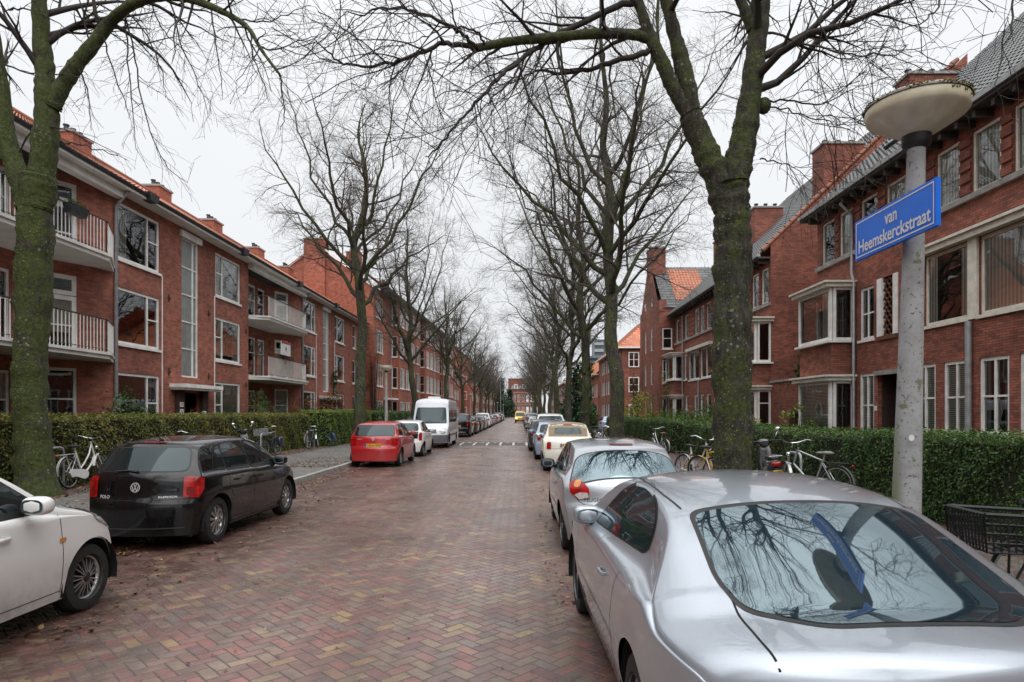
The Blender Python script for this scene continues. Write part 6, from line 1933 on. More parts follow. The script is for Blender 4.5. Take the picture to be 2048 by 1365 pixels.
# --- the near left tree, limbs traced from the photograph
def near_left():
    T = Tree(5); X0, Y0_ = -9.72, 12.85; T.moss = (7.5, 16000); T.bk = M['bark_g']
    def W(px, py, dy=0.0): return Vector(((px - 1040) * (Y0_ + dy) / 1280, Y0_ + dy, 1.8 + (825 - py) * (Y0_ + dy) / 1280))
    def L(px, py, dy=0.0): return W(px, py, dy) - Vector((X0, Y0_, 0))
    T.trunk_flare(0, 0, .315, 1)
    q = [Vector((0, 0, .1)), L(66, 900), L(60, 780), L(64, 650), L(70, 520), L(72, 420), L(78, 350)]
    T.limb(q, .325, .30, 18, 0)
    T.limb([L(74, 420), L(86, 330), L(94, 240), L(92, 160), L(84, 90), L(78, 0), L(76, -120), L(70, -320)], .29, .07, 12, 14, first=.35, lr=(2, 3.6), up=.1, tiers=(9, 6), droop=.1)
    T.limb([L(60, 420), L(36, 350), L(12, 280), L(4, 190), L(-6, 110), L(-30, -40), L(-50, -260)], .24, .06, 10, 10, first=.4, lr=(2, 3.4), up=.1, droop=.1)
    lim, rad = T.limb([L(104, 215), L(128, 165), L(160, 118), L(195, 78), L(222, 42), L(252, 14, -.3), L(300, -6, -.5), L(360, -8, -.8), L(410, 8, -1.0), L(460, 30, -1.2), L(500, 56, -1.4), L(520, 98, -1.5), L(560, 150, -1.6)], .17, .018, 10, 0)
    # long drooping shoots
    g = T.g
    for (pp, n_) in (([(245, 16), (262, 70), (275, 150), (288, 220), (308, 290), (340, 345), (378, 366)], 16), ([(150, 130), (172, 160), (178, 200), (182, 260)], 8), ([(250, 20), (290, 60), (325, 140), (330, 195)], 10),
                     ([(250, 30), (256, 110), (262, 200), (272, 300)], 10), ([(340, -5), (352, 50), (365, 100), (395, 160), (420, 240)], 12), ([(420, 10), (428, 60), (440, 130), (446, 200)], 10), ([(205, 60), (215, 110), (240, 180), (262, 240)], 9),
                     ([(500, 56), (505, 110), (530, 170), (536, 205)], 9), ([(515, 90), (545, 105), (600, 80), (640, 70)], 9), ([(560, 150), (565, 190), (572, 235), (560, 260)], 7), ([(470, 34), (520, 50), (570, 30), (620, 10)], 9), ([(30, 320), (60, 262), (100, 250), (140, 262), (240, 310)], 5), ([(120, 285), (160, 290), (200, 300), (238, 312)], 3),
                     ([(10, 130), (60, 150), (120, 145), (170, 160)], 8), ([(20, 20), (60, 16), (110, 40), (170, 90)], 6), ([(300, -10), (310, 30), (330, 70), (380, 110)], 8), ([(180, 92), (168, 40), (150, -40), (130, -150)], 8)):
        P = [L(a, b, -.3 * i / len(pp)) for i, (a, b) in enumerate(pp)]
        Ls = sum((b - a).length for a, b in zip(P[:-1], P[1:]))
        rr = [.017 * (1 - .75 * i / (len(P) - 1)) for i in range(len(P))]
        Q = P
        for _ in range(2):
            o = [Q[0]]
            for a, b in zip(Q[:-1], Q[1:]): o += [a.lerp(b, .25), a.lerp(b, .75)]
            o.append(Q[-1]); Q = o
        Q = [q + T.rv(.012) for q in Q]
        rr = [max(.005, .020 * (1 - .78 * i / (len(Q) - 1))) for i in range(len(Q))]
        T.cr.tube(Q, rr, 5, cap=False)
        T.along(Q, rr, .15, 1, n_, (.5, 1.1), .6, 2, None, -.12, (30, 60), (6, 5), .25)
    T.along(lim, rad, .25, 1.0, 22, (1.0, 2.2), .4, 1, None, -.05, (35, 80), (6, 5), .18)
    return T.finish('street_tree', 'thick mossy tree forking low beside the white bicycle at the left edge', (X0, Y0_, 0), GT)
near_left()

def near_right():
    T = Tree(9); X0, Y0_ = 3.32, 10.0; T.moss = (7.5, 9000)
    def W(px, py, dy=0.0): return Vector(((px - 1040) * (Y0_ + dy) / 1280, Y0_ + dy, 1.8 + (825 - py) * (Y0_ + dy) / 1280))
    def L(px, py, dy=0.0): return W(px, py, dy) - Vector((X0, Y0_, 0))
    T.trunk_flare(0, 0, .30, 1)
    T.limb([Vector((0, 0, .1)), L(1466, 900), L(1463, 760), L(1464, 620), L(1467, 500), L(1464, 420), L(1458, 370)], .30, .28, 16, 0)
    kw = dict(first=.3, lr=(2.2, 3.8), up=.06, tiers=(7, 5), droop=.08)
    T.limb([L(1452, 420), L(1432, 350), L(1405, 290), L(1380, 230)], .215, .175, 12, 0)
    T.limb([L(1380, 235), L(1345, 175), L(1322, 120), L(1302, 78), L(1285, 30), L(1268, -20), L(1225, -150), L(1190, -330)], .135, .05, 10, 13, **kw)
    T.limb([L(1385, 240), L(1374, 160), L(1352, 80), L(1335, 10), L(1310, -80), L(1300, -260), L(1290, -420)], .15, .05, 10, 13, **kw)
    T.limb([L(1462, 410), L(1478, 320), L(1492, 255), L(1503, 180), L(1512, 100), L(1520, 20), L(1528, -90), L(1560, -260), L(1580, -450)], .24, .08, 12, 20, first=.25, lr=(2.2, 4.0), up=.02, tiers=(7, 5), droop=.1)
    T.limb([L(1505, 60), L(1490, 20), L(1470, -20), L(1440, -120), L(1430, -300)], .10, .04, 8, 10, **kw)
    # the long level branch over the road and its forks
    h1, r1 = T.limb([L(1303, 80), L(1260, 67), L(1180, 68, -.2), L(1100, 76, -.4), L(1030, 82, -.5), L(985, 90, -.6), L(952, 97, -.7)], .085, .055, 9, 6, first=.2, lr=(.9, 1.8), up=0, tiers=(6, 5), droop=.1)
    def shoot(pp, r0, n_, up=0.0, dr=.1, lr=(.8, 1.9), dy0=-.7, dy1=-1.6, lvl=1):
        P = [L(a, b, dy0 + (dy1 - dy0) * i / (len(pp) - 1)) for i, (a, b) in enumerate(pp)]
        Q = P
        for _ in range(2):
            o = [Q[0]]
            for a, b in zip(Q[:-1], Q[1:]): o += [a.lerp(b, .25), a.lerp(b, .75)]
            o.append(Q[-1]); Q = o
        Q = [Q[0]] + [q + T.rv(.012) for q in Q[1:]]
        rr = [max(.005, r0 * (1 - .85 * i / (len(Q) - 1))) for i in range(len(Q))]
        T.cr.tube(Q, rr, 6, cap=False)
        T.along(Q, rr, .12, 1, n_, lr, .5, lvl, None, up, (30, 65), (5, 4), dr)
    shoot([(952, 97), (900, 86), (862, 97), (828, 110), (790, 125), (739, 133), (691, 132), (657, 106), (630, 80)], .04, 16)
    shoot([(952, 95), (930, 72), (906, 56), (855, 33), (810, 15), (759, 16), (721, 31), (690, 24)], .034, 14)
    shoot([(968, 90), (955, 62), (930, 55), (880, 54), (840, 80), (800, 95)], .02, 9)
    shoot([(828, 108), (812, 132), (790, 160), (766, 182)], .014, 7, lr=(.4, .9), lvl=2)
    shoot([(862, 98), (862, 130), (855, 165), (846, 182)], .012, 7, lr=(.4, .9), lvl=2)
    shoot([(951, 97), (940, 130), (925, 140)], .010, 5, lr=(.4, .8), lvl=2)
    shoot([(1272, 4), (1230, 12), (1180, 42), (1106, 73), (1072, 96), (1040, 122), (1010, 145), (985, 168), (952, 205), (923, 238), (890, 282), (850, 318)], .055, 20, dy0=0, dy1=-1.0)
    shoot([(1040, 122), (1030, 150), (1000, 182), (965, 215), (945, 240)], .022, 9, dy0=-.5, dy1=-.8)
    shoot([(1300, 104), (1250, 116), (1198, 135), (1160, 143), (1128, 150), (1090, 141), (1060, 146), (1020, 170)], .05, 12, dy0=0, dy1=.5)
    shoot([(1518, 60), (1560, 70), (1610, 90), (1680, 108), (1740, 112), (1800, 108), (1870, 85)], .022, 12, dy0=0, dy1=-.8, lr=(.6, 1.5))
    shoot([(1530, 205), (1580, 200), (1640, 215), (1700, 180), (1750, 165)], .018, 10, dy0=0, dy1=-.5, lr=(.6, 1.5))
    shoot([(1532, 210), (1580, 225), (1640, 240), (1690, 252), (1740, 250)], .016, 10, dy0=0, dy1=-.6, lr=(.6, 1.4))
    shoot([(1520, 320), (1560, 325), (1600, 340), (1640, 330)], .013, 8, dy0=0, dy1=.3, lr=(.5, 1.1))
    shoot([(1610, -40), (1630, 30), (1660, 90), (1700, 128)], .016, 8, dy0=-1, dy1=-1.4, lr=(.5, 1.2))
    # shoots hanging in from above at the top right corner
    shoot([(2040, -60), (2025, 10), (2020, 60), (2005, 110), (1990, 170)], .014, 9, dy0=-3.5, dy1=-3.8, lr=(.4, .9), lvl=2)
    shoot([(1900, -60), (1880, 0), (1860, 40), (1800, 60), (1740, 40)], .014, 10, dy0=-3, dy1=-3.4, lr=(.4, 1.0), lvl=2)
    shoot([(1528, -90), (1640, -120), (1760, -110), (1900, -60), (2040, -60), (2150, 0)], .05, 14, dy0=0, dy1=-3.5, lr=(.9, 1.8))
    # burr on the right stem
    T.tr.ball(L(1528, 212), .11, .11, .13, 10); T.tr.ball(L(1395, 285), .12, .10, .11, 10)
    return T.finish('street_tree', 'big mossy tree with twin stems behind the silver coupe on the right', (X0, Y0_, 0), GT)
near_right()

gens = [generic(31, 18.6, 7.4, .30, 12, (.3, .1), 5.2), generic(32, 18.6, 5.8, .29, 13, (.6, .2), 5.6), generic(33, 17.4, 5.2, .27, 12, (-.4, .3), 5.8)]
protos = []
placed = [
 (0, -8.05, 32, .4, 1.0, 'mossy tree with fine rounded crown just behind the red car on the left'),
 (1, 3.5, 23.0, 2.2, 1.0, 'second mossy tree from the camera in the right-hand row'),
 (2, 3.5, 33.5, .9, 1.05, 'third tree of the right row, ivy-clad trunk left of the second'),
 (1, -7.75, 47, 3.6, .92, 'leaning tree behind the white van on the left'),
 (2, 3.35, 44.5, 4.1, .95, 'tree with wide arching limbs beside the right lamp post'),
 (0, -7.2, 64, 2.0, .85, 'slim tree before the lower terrace on the left, third of its row'),
]
far = [(2, -7.3, 82, 1.1, .9), (1, -7.0, 97, 5.2, .82), (0, -7.0, 112, .2, .8), (2, -6.9, 127, 3.3, .8), (1, -6.9, 143, 2.1, .8), (0, -6.8, 160, 4.4, .85), (2, -6.8, 180, .7, .85),
       (0, 3.4, 58, 3.0, .9), (1, 3.4, 73, .3, .88), (2, 3.4, 87, 5.0, .85), (0, 3.4, 101, 1.7, .85), (1, 3.4, 116, 2.8, .85), (2, 3.4, 131, .1, .85), (0, 3.4, 147, 3.9, .85), (1, 3.4, 165, 1.0, .85), (2, 3.4, 186, 2.3, .85)]
first = {}
for k, T in enumerate(gens):
    pass
def put_tree(k, x, y, rz, s, label):
    if k not in first:
        o = gens[k].finish('street_tree', label, (x, y, 0), GT, M['twig_hazed']); first[k] = o
    else:
        o = copy_tree(first[k]); o['label'] = label
    o.location = (x, y, 0); o.rotation_euler = (0, 0, rz); o.scale = (s, s, s)
    return o
for it in placed: put_tree(*it)
sid = {-1: 0, 1: 0}
for (k, x, y, rz, s) in far:
    sd_ = -1 if x < 0 else 1; sid[sd_] += 1
    put_tree(k, x, y, rz, s, 'bare tree far down the street, %s beyond the %s' % (ordn[sid[sd_] - 1], 'slim tree on the left' if sd_ < 0 else 'wide arching tree on the right'))

put_tree(1, -9.6, -4.5, 1.0, .95, 'bare tree seen only as a reflection in the rear window of the black hatchback')
put_tree(2, 3.5, -6.5, 4.0, .95, 'bare tree seen only as a reflection in the rear window of the silver hatchback')
# trees showing above the roofs at the left and far behind
for (k, x, y, rz, s, lb) in ((1, -34, 74, 1, .95, 'bare tree top showing behind the roof of the balcony block'), (2, -16, 250, 1, 1.1, 'bare tree at the far left end of the street'), (0, 12, 262, 2, 1.1, 'bare tree beside the street-end building on the right')):
    o = put_tree(k, x, y, rz, s, lb)
    if 'group' in o: del o['group']

# ------------------------------------------------------------------ hedges and shrubs
hg = np.random.default_rng(17)
def hedge(label, x0, x1, y0, y1, z0, z1, mat, dens, size, core, wav=.05, group=None):
    root = thing('hedge', label, 'hedge', ((x0 + x1) / 2, (y0 + y1) / 2, z0), 0, group)
    m = MB(); m.box(x0 + .07, x1 - .07, y0 + .07, y1 - .07, z0, z1 - .08); m.build('branches', core, root)
    Ps, Ns = [], []
    w, l, h = x1 - x0, y1 - y0, z1 - z0
    for (area, f) in ((l * h, 'x0'), (l * h, 'x1'), (w * h, 'y0'), (w * h, 'y1'), (w * l, 'top')):
        n = int(area * dens); u, v = hg.uniform(0, 1, n), hg.uniform(0, 1, n); dpt = np.abs(hg.normal(0, .055, n)) - .035 - (hg.uniform(0, 1, n) < .02) * hg.uniform(0, .09, n)
        bump = .05 * np.sin(u * l * 2.3 + v * 3) + .035 * np.sin(v * h * 5 + u * l * 5.1)
        dpt = dpt - bump * (wav / .05)
        if f == 'x0': P = np.stack([x0 + dpt, y0 + u * l, z0 + v * h], 1); N = (-1, 0, .25)
        elif f == 'x1': P = np.stack([x1 - dpt, y0 + u * l, z0 + v * h], 1); N = (1, 0, .25)
        elif f == 'y0': P = np.stack([x0 + u * w, y0 + dpt, z0 + v * h], 1); N = (0, -1, .25)
        elif f == 'y1': P = np.stack([x0 + u * w, y1 - dpt, z0 + v * h], 1); N = (0, 1, .25)
        else: P = np.stack([x0 + u * w, y0 + v * l, z1 - dpt], 1); N = (0, 0, 1)
        Ps.append(P); Ns.append(np.tile(np.array([N], float), (n, 1)))
    P = np.concatenate(Ps); N = np.concatenate(Ns)
    # lighter and darker leaf patches, paler towards the top
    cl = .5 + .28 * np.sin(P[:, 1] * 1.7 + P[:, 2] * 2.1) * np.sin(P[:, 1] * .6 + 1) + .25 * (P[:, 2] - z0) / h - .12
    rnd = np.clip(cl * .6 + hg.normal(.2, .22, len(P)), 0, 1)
    P = P - np.array([(x0 + x1) / 2, (y0 + y1) / 2, z0])
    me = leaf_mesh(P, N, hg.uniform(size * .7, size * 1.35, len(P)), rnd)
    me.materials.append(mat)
    o = bpy.data.objects.new('foliage', me); COL.objects.link(o); o.parent = root
    return root
M['hcore'] = plain('hedge_core', (.012, .014, .006), .95, var=.3)
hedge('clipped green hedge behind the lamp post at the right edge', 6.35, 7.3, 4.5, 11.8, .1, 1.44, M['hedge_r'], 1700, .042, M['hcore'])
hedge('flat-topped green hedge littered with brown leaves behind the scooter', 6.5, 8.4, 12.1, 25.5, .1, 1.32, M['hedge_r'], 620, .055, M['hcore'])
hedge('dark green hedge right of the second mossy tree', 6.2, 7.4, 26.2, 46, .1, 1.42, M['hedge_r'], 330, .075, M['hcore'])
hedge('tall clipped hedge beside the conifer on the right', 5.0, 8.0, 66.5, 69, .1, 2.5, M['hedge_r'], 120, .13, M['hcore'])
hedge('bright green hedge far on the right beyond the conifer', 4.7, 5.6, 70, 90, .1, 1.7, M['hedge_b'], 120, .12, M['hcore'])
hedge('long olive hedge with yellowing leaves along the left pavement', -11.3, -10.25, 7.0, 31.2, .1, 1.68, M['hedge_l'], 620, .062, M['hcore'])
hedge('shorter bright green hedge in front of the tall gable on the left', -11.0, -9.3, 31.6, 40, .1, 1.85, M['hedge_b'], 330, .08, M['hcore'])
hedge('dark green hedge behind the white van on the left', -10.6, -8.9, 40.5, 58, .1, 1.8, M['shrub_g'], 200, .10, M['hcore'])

def shrub(name, label, x, y, z, rx, ry, rz_, n, size, mat, stems=9, group=None, cone=False, cat='shrub'):
    root = thing(name, label, cat, (x, y, z), 0, group)
    m = MB(); g = random.Random(int(x * 77 + y * 13))
    for k in range(stems):
        an = g.uniform(0, 6.28); rr = g.uniform(.2, .8)
        tip = Vector((rx * rr * math.cos(an), ry * rr * math.sin(an), rz_ * g.uniform(1.2, 1.95)))
        if cone: tip = Vector((0, 0, rz_ * 1.95)) if k == 0 else Vector((rx * (1 - k / stems) * math.cos(an), ry * (1 - k / stems) * math.sin(an), rz_ * 2 * k / stems))
        st = Vector((0, 0, 0)) if not cone or k == 0 else Vector((0, 0, rz_ * 2 * k / stems + .15))
        m.tube([st, st.lerp(tip, .5) + Vector((g.gauss(0, .06), g.gauss(0, .06), .05)), tip], [.022, .015, .006] if not (cone and k == 0) else [.12, .08, .02], 5, cap=False)
    m.build('stem', M['twig'], root, local=True)
    # leaf clumps
    nc = max(10, n // 45)
    if cone:
        t = hg.uniform(0, 1, nc) ** 1.3; an = hg.uniform(0, 6.28, nc); rr = (1 - t) * hg.uniform(.35, 1.05, nc)
        C = np.stack([rx * rr * np.cos(an), ry * rr * np.sin(an), rz_ * 2 * t], 1)
    else:
        v = hg.normal(0, 1, (nc, 3)); v /= np.linalg.norm(v, axis=1)[:, None]; v *= (hg.uniform(.35, 1.05, nc) ** .5)[:, None]
        C = v * np.array([rx, ry, rz_]) + np.array([0, 0, rz_ * 1.0])
    idx = hg.integers(0, nc, n)
    P = C[idx] + hg.normal(0, 1, (n, 3)) * min(rx, rz_) * .17
    P[:, 2] = np.maximum(P[:, 2], .03)
    N = C[idx] - np.array([0, 0, rz_ * .6]); N /= np.linalg.norm(N, axis=1)[:, None] + 1e-6
    shade = hg.uniform(.1, .8, nc)[idx]
    me = leaf_mesh(P, N, hg.uniform(size * .6, size * 1.3, n), np.clip(shade + hg.normal(0, .18, n), 0, 1))
    me.materials.append(mat)
    o = bpy.data.objects.new('foliage', me); COL.objects.link(o); o.parent = root
    return root
shrub('garden_shrub', 'rounded dark green bush below the left downpipe', -12.0, 19.6, .1, .75, .75, 1.2, 2600, .085, M['shrub_g'])
shrub('garden_shrub', 'leafy green bush beneath the second pair of balconies', -12.1, 29.6, .1, .8, 1.0, 1.25, 2600, .09, M['shrub_g'])
shrub('beech_shrub', 'brown-leaved beech bush under the second balconies', -11.9, 35.4, .1, .9, 1.6, 1.25, 1900, .075, M['shrub_o'], 26)
shrub('beech_shrub', 'russet beech bush left of the ivy on the left block', -11.7, 40.2, .1, .9, 1.8, 1.5, 2200, .085, M['shrub_o'], 26)
shrub('bramble_shrub', 'thin reddish shrub below the front door of the left block', -12.2, 24.0, .1, .5, .6, .95, 320, .06, M['shrub_o'], 18)
shrub('garden_shrub', 'low dark bush before the tall gable on the left', -10.9, 50, .1, .9, 2.4, 1.2, 1500, .12, M['shrub_g'])
shrub('climbing_ivy', 'column of ivy climbing the stair window of the left block', -12.75, 44.0, .1, .22, .55, 2.5, 2200, .10, M['shrub_g'], cat='ivy')
shrub('climbing_ivy', 'reddish creeper climbing the gable corner behind the leaning tree', -11.9, 52.2, .1, .8, .2, 4.0, 700, .10, M['shrub_o'], 22, cat='ivy')
shrub('climbing_ivy', 'patch of ivy on the wall beside the arched gateway', 11.0, 24.9, 2.9, .25, .7, .65, 700, .09, M['shrub_g'], cat='ivy')
shrub('rhododendron', 'broad glossy green shrub in front of the right bay windows', 8.9, 30.6, .1, 1.5, 3.4, 1.0, 4200, .12, M['shrub_g'])
shrub('garden_shrub', 'pale yellow-green bush beside the glossy shrub', 8.4, 36.5, .1, 1.2, 2.4, .95, 2800, .11, M['hedge_b'])
shrub('garden_shrub', 'tall bright yellow bush right of the second mossy tree', 8.3, 44.0, .1, 1.25, 1.4, 1.55, 2600, .12, M['shrub_y'])
shrub('garden_shrub', 'small yellow-green plant in front of the arched gateway', 8.9, 20.5, .1, .5, .8, .95, 620, .10, M['hedge_b'], 12)
shrub('garden_shrub', 'sparse yellow plant below the thick tree at the bay window', 9.2, 26.4, .1, .5, 1.5, .85, 520, .10, M['shrub_y'], 14)
shrub('sapling', 'leafless reddish sapling before the gabled wing', 8.6, 47.2, .1, .9, .9, 2.6, 220, .07, M['shrub_o'], 40)
shrub('sapling', 'thin sapling with a few yellow leaves before the far bay window', 9.2, 41.0, .1, .7, .8, 2.3, 190, .13, M['shrub_y'], 16)
shrub('conifer_tree', 'dark fir behind the lamp post on the right', 5.6, 63, .1, 2.2, 2.2, 3.3, 5200, .28, M['conifer'], 30, cone=True, cat='conifer')
shrub('conifer_tree', 'large dark evergreen at the far left end of the street', -6.6, 225, .1, 3.6, 3.6, 6.6, 4200, .6, M['conifer'], 20, cone=True, cat='conifer')
shrub('conifer_tree', 'second dark evergreen further left at the end of the street', -4.0, 240, .1, 3.0, 3.0, 5.0, 3200, .6, M['conifer'], 20, cone=True, cat='conifer')
shrub('garden_shrub', 'small orange-yellow bush far on the right pavement', 4.6, 68, .1, .5, .5, 1.1, 420, .14, M['shrub_y'])
shrub('ivy_mantle', 'ivy mantle on the trunk of the third right tree', 3.5, 33.5, .1, .42, .42, 2.7, 2600, .10, M['shrub_g'], cat='ivy')
# ------------------------------------------------------------------ street furniture
M['lampshade'] = plain('lamp_bowl', (.72, .68, .50), .35, var=.12, vs=9, coat=.4, bump=.12)
def pole_mat():
    k = NB('mossy_concrete_pole')
    P = k.objc(); s = k.xyz(P)
    n1 = k.noise(P, 5, 5, .7); n2 = k.noise(P, 38, 3, .6)
    c = k.ramp(n1, [(.3, (.25, .25, .245)), (.6, (.37, .375, .38)), (.8, (.30, .29, .26))])
    c = k.mix(k.smooth(n2, .60, .68), c, (.10, .095, .075))
    c = k.mix(k.m('MULTIPLY', k.smooth(s[0], -.02, -.085), k.smooth(n1, .25, .55)), c, (.16, .165, .045))
    c = k.mix(k.m('MULTIPLY', k.smooth(k.noise(P, 9, 3), .62, .68), .8), c, (.13, .14, .06))
    k.base(c); k.p(Roughness=.85); k.bump(n2, .35, .006)
    return k.mat
M['pole'] = pole_mat()
M['sign_blue'] = plain('sign_blue', (.008, .17, .80), .35, var=.06, coat=.1, spec=.3)
M['sign_white'] = plain('sign_white', (.75, .76, .78), .35, var=.05)
def lamp(label, x, y, h=4.0, lean=0.0, hires=False, group='mushroom street lamps'):
    root = thing('street_lamp', label, 'street lamp', (x, y, .1), 0, group)
    n = 28 if hires else 12
    m = MB()
    zs = [0, .3, 1.2, 2.2, h - .32]
    rs = [.108, .104, .092, .078, .058]
    m.tube([(lean * z / (h - .3), 0, z) for z in zs], rs, n, cap=True); m.build('pole', M['pole'], root, smooth=50, local=True)
    c = (lean, 0, h - .32)
    m = MB(); m.lathe([(.06, -.03), (.088, -.01), (.095, .01), (.095, .065), (.08, .08)], c, 'Z', n); m.build('collar', M['black'], root, smooth=40, local=True)
    m = MB(); m.lathe([(.085, .06), (.12, .075), (.17, .105), (.23, .143), (.29, .181), (.315, .20), (.327, .215), (.332, .268), (.328, .28)], c, 'Z', n + 12); m.build('lamp_bowl', M['lampshade'], root, smooth=50, local=True)
    m = MB(); m.lathe([(.340, .278), (.340, .292), (.31, .312), (.2, .335), (.08, .348), (.001, .35)], c, 'Z', n + 12); cp = m.build('lamp_cap', M['concrete'], root, smooth=50, local=True)
    if hires:
        g = random.Random(4); m = MB()
        for k in range(420):
            a = g.uniform(0, 6.28); r_ = .337 + g.uniform(-.02, .006); s_ = g.uniform(.004, .010)
            m.ball((c[0] + r_ * math.cos(a), r_ * math.sin(a), c[2] + .291 + g.uniform(-.008, .010)), s_, s_, s_ * .6, 6)
        for k in range(14):
            a = g.uniform(4.6, 6.4); s_ = g.uniform(.004, .009)
            m.ball((c[0] + .331 * math.cos(a), .331 * math.sin(a), c[2] + .272 - g.uniform(0, .025)), s_, s_, s_, 6)
        mo = m.build('moss', M['moss'], cp, smooth=180, local=True); mo['kind'] = 'stuff'
    return root
lp = lamp('concrete mushroom lamp with moss on its rim carrying the blue street name sign', 2.75, 4.6, 3.94, .10, True, None)
lamp('mushroom lamp post behind the red car on the left', -6.9, 33.0, 4.1)
lamp('mushroom lamp post in front of the dark fir on the right', 3.9, 52.0, 4.1)
lamp('mushroom lamp post before the lower terrace on the left', -6.5, 84, 4.1)
lamp('small far lamp post, left of the yellow van', -5.9, 168, 4.3); lamp('small far lamp post, nearest the yellow van on its left', -5.6, 215, 4.3)
lamp('small far lamp post right of the yellow van', 3.0, 150, 4.3)
# name sign
sg = thing('street_name_sign', 'blue enamel street name sign with white lettering on the lamp post', 'sign', (2.66, 4.58, 3.05))
SY0, SY1, SZ0, SZ1 = 4.09, 5.08, 2.995, 3.305
m = MB(); m.hexa([(2.66, SY0, SZ0), (2.69, SY0, SZ0), (2.69, SY1, SZ0), (2.66, SY1, SZ0), (2.66, SY0, SZ1), (2.69, SY0, SZ1), (2.69, SY1, SZ1), (2.66, SY1, SZ1)]); m.build('panel', M['sign_blue'], sg)
m = MB(); e = .018; t_ = .009
for (a0, a1, b0, b1) in ((SY0 + e, SY1 - e, SZ1 - e - t_, SZ1 - e), (SY0 + e, SY1 - e, SZ0 + e, SZ0 + e + t_), (SY0 + e, SY0 + e + t_, SZ0 + e + t_, SZ1 - e - t_), (SY1 - e - t_, SY1 - e, SZ0 + e + t_, SZ1 - e - t_)):
    m.quad((2.6575, a0, b0), (2.6575, a1, b0), (2.6575, a1, b1), (2.6575, a0, b1))
m.build('border_line', M['sign_white'], sg)
for s_, z, size in (('van', 3.205, .135), ('Heemskerckstraat', 3.085, .135)):
    vs, fs = text_verts(s_, size, .001, .0022)
    wd = max(v[0] for v in vs) - min(v[0] for v in vs); k = min(1.0, .88 / wd)
    if s_ == 'van': k = .82
    m = MB(); m.add([(2.6570 - c * .5, (SY0 + SY1) / 2 - a * k, z + b) for a, b, c in vs], fs)
    m.build('lettering', M['sign_white'], sg)
m = MB()
for z in (3.08, 3.22): m.box(2.691, 2.78, 4.54, 4.66, z - .012, z + .012)
m.build('bracket', M['zinc_l'], sg)
st = thing('sticker', 'small round white sticker on the near lamp pole', 'sticker', (2.70, 4.5, 1.55))
m = MB(); n = 18; m.add([(2.672 + math.cos(2*math.pi*k/n)*.022 + .075, 4.490 + (math.cos(2*math.pi*k/n)*.022)*.15, 1.62 + math.sin(2*math.pi*k/n)*.022) for k in range(n)], [tuple(range(n))]); m.build('disc', M['sign_white'], st)
# tall far mast on the left
mt = thing('flag_mast', 'tall thin pale mast at the far left end of the street', 'mast', (-4.6, 152, .1))
m = MB(); m.tube([(-4.6, 152, .1), (-4.6, 152, 5), (-4.6, 152, 10.6)], [.10, .08, .05], 8); m.build('pole', M['zinc_l'], mt, smooth=60)
# cable box on the left pavement
cb = thing('utility_post', 'weathered yellowish marker post by the pink bicycle on the left', 'post', (-9.9, 33.9, .1))
m = MB(); m.box(-10.02, -9.78, 33.8, 34.02, .1, 1.02); m.build('post', plain('weathered_yellow', (.32, .26, .10), .8, var=.5, vs=7), cb); m = MB(); m.box(-10.05, -9.75, 33.77, 34.05, 1.021, 1.07); m.build('cap', M['concrete'], cb)
# board on the first-floor balcony
bd = thing('for_sale_board', 'white estate agent board with a red cross emblem on the second lower balcony', 'sign', (-12.05, 32.6, 4.5))
m = MB(); m.box(-12.06, -12.03, 32.25, 33.55, 4.72, 5.42, 0); m.build('board', M['sign_white'], bd)
m = MB(); m.box(-12.028, -12.022, 32.25, 33.55, 5.30, 5.42, 0); m.box(-12.028, -12.022, 32.78, 33.02, 5.02, 5.08); m.box(-12.028, -12.022, 32.87, 32.93, 4.93, 5.019); m.box(-12.028, -12.022, 32.87, 32.93, 5.081, 5.17); m.build('emblem', M['tail'], bd)
m = MB(); m.tube([(-12.05, 32.9, 4.3), (-12.05, 32.9, 5.0)], .02, 5); m.build('post', M['wood'], bd)
# reed screen on that balcony and flower boxes
rs_ = thing('reed_screen', 'brown reed screen behind the railing of the second lower balcony', 'screen', (-12.2, 33.2, 4.0))
m = MB()
for k in range(30): m.tube([(-12.22, 31.9 + k * .09, 3.64), (-12.22, 31.9 + k * .09 + .01, 4.74)], .022, 4)
m.build('reeds', M['wood'], rs_)
for i, (y, z) in enumerate(((16.2, 7.35), (17.35, 7.33))):
    fb = thing('flower_box', 'dark grey flower box hung on the top left balcony rail, %s' % ('nearer the tree' if i == 0 else 'further from the tree'), 'planter', (-12.0, y, z), 0, 'flower boxes on the top balcony')
    m = MB(); m.hexa([(-12.13, y - .30, z - .2), (-11.95, y - .30, z - .2), (-11.95, y + .30, z - .2), (-12.13, y + .30, z - .2), (-12.16, y - .36, z + .06), (-11.90, y - .36, z + .06), (-11.90, y + .36, z + .06), (-12.16, y + .36, z + .06)]); m.build('box', M['zinc'], fb)
    n = 260; P = np.stack([hg.normal(0, .05, n), hg.uniform(-.34, .34, n), .08 + np.abs(hg.normal(0, .07, n))], 1) + np.array([-.03, 0, 0])
    me = leaf_mesh(P, np.tile([[0, 0, 1.0]], (n, 1)), hg.uniform(.03, .07, n), hg.uniform(0, 1, n)); me.materials.append(M['shrub_g'])
    o = bpy.data.objects.new('plant', me); COL.objects.link(o); o.parent = fb
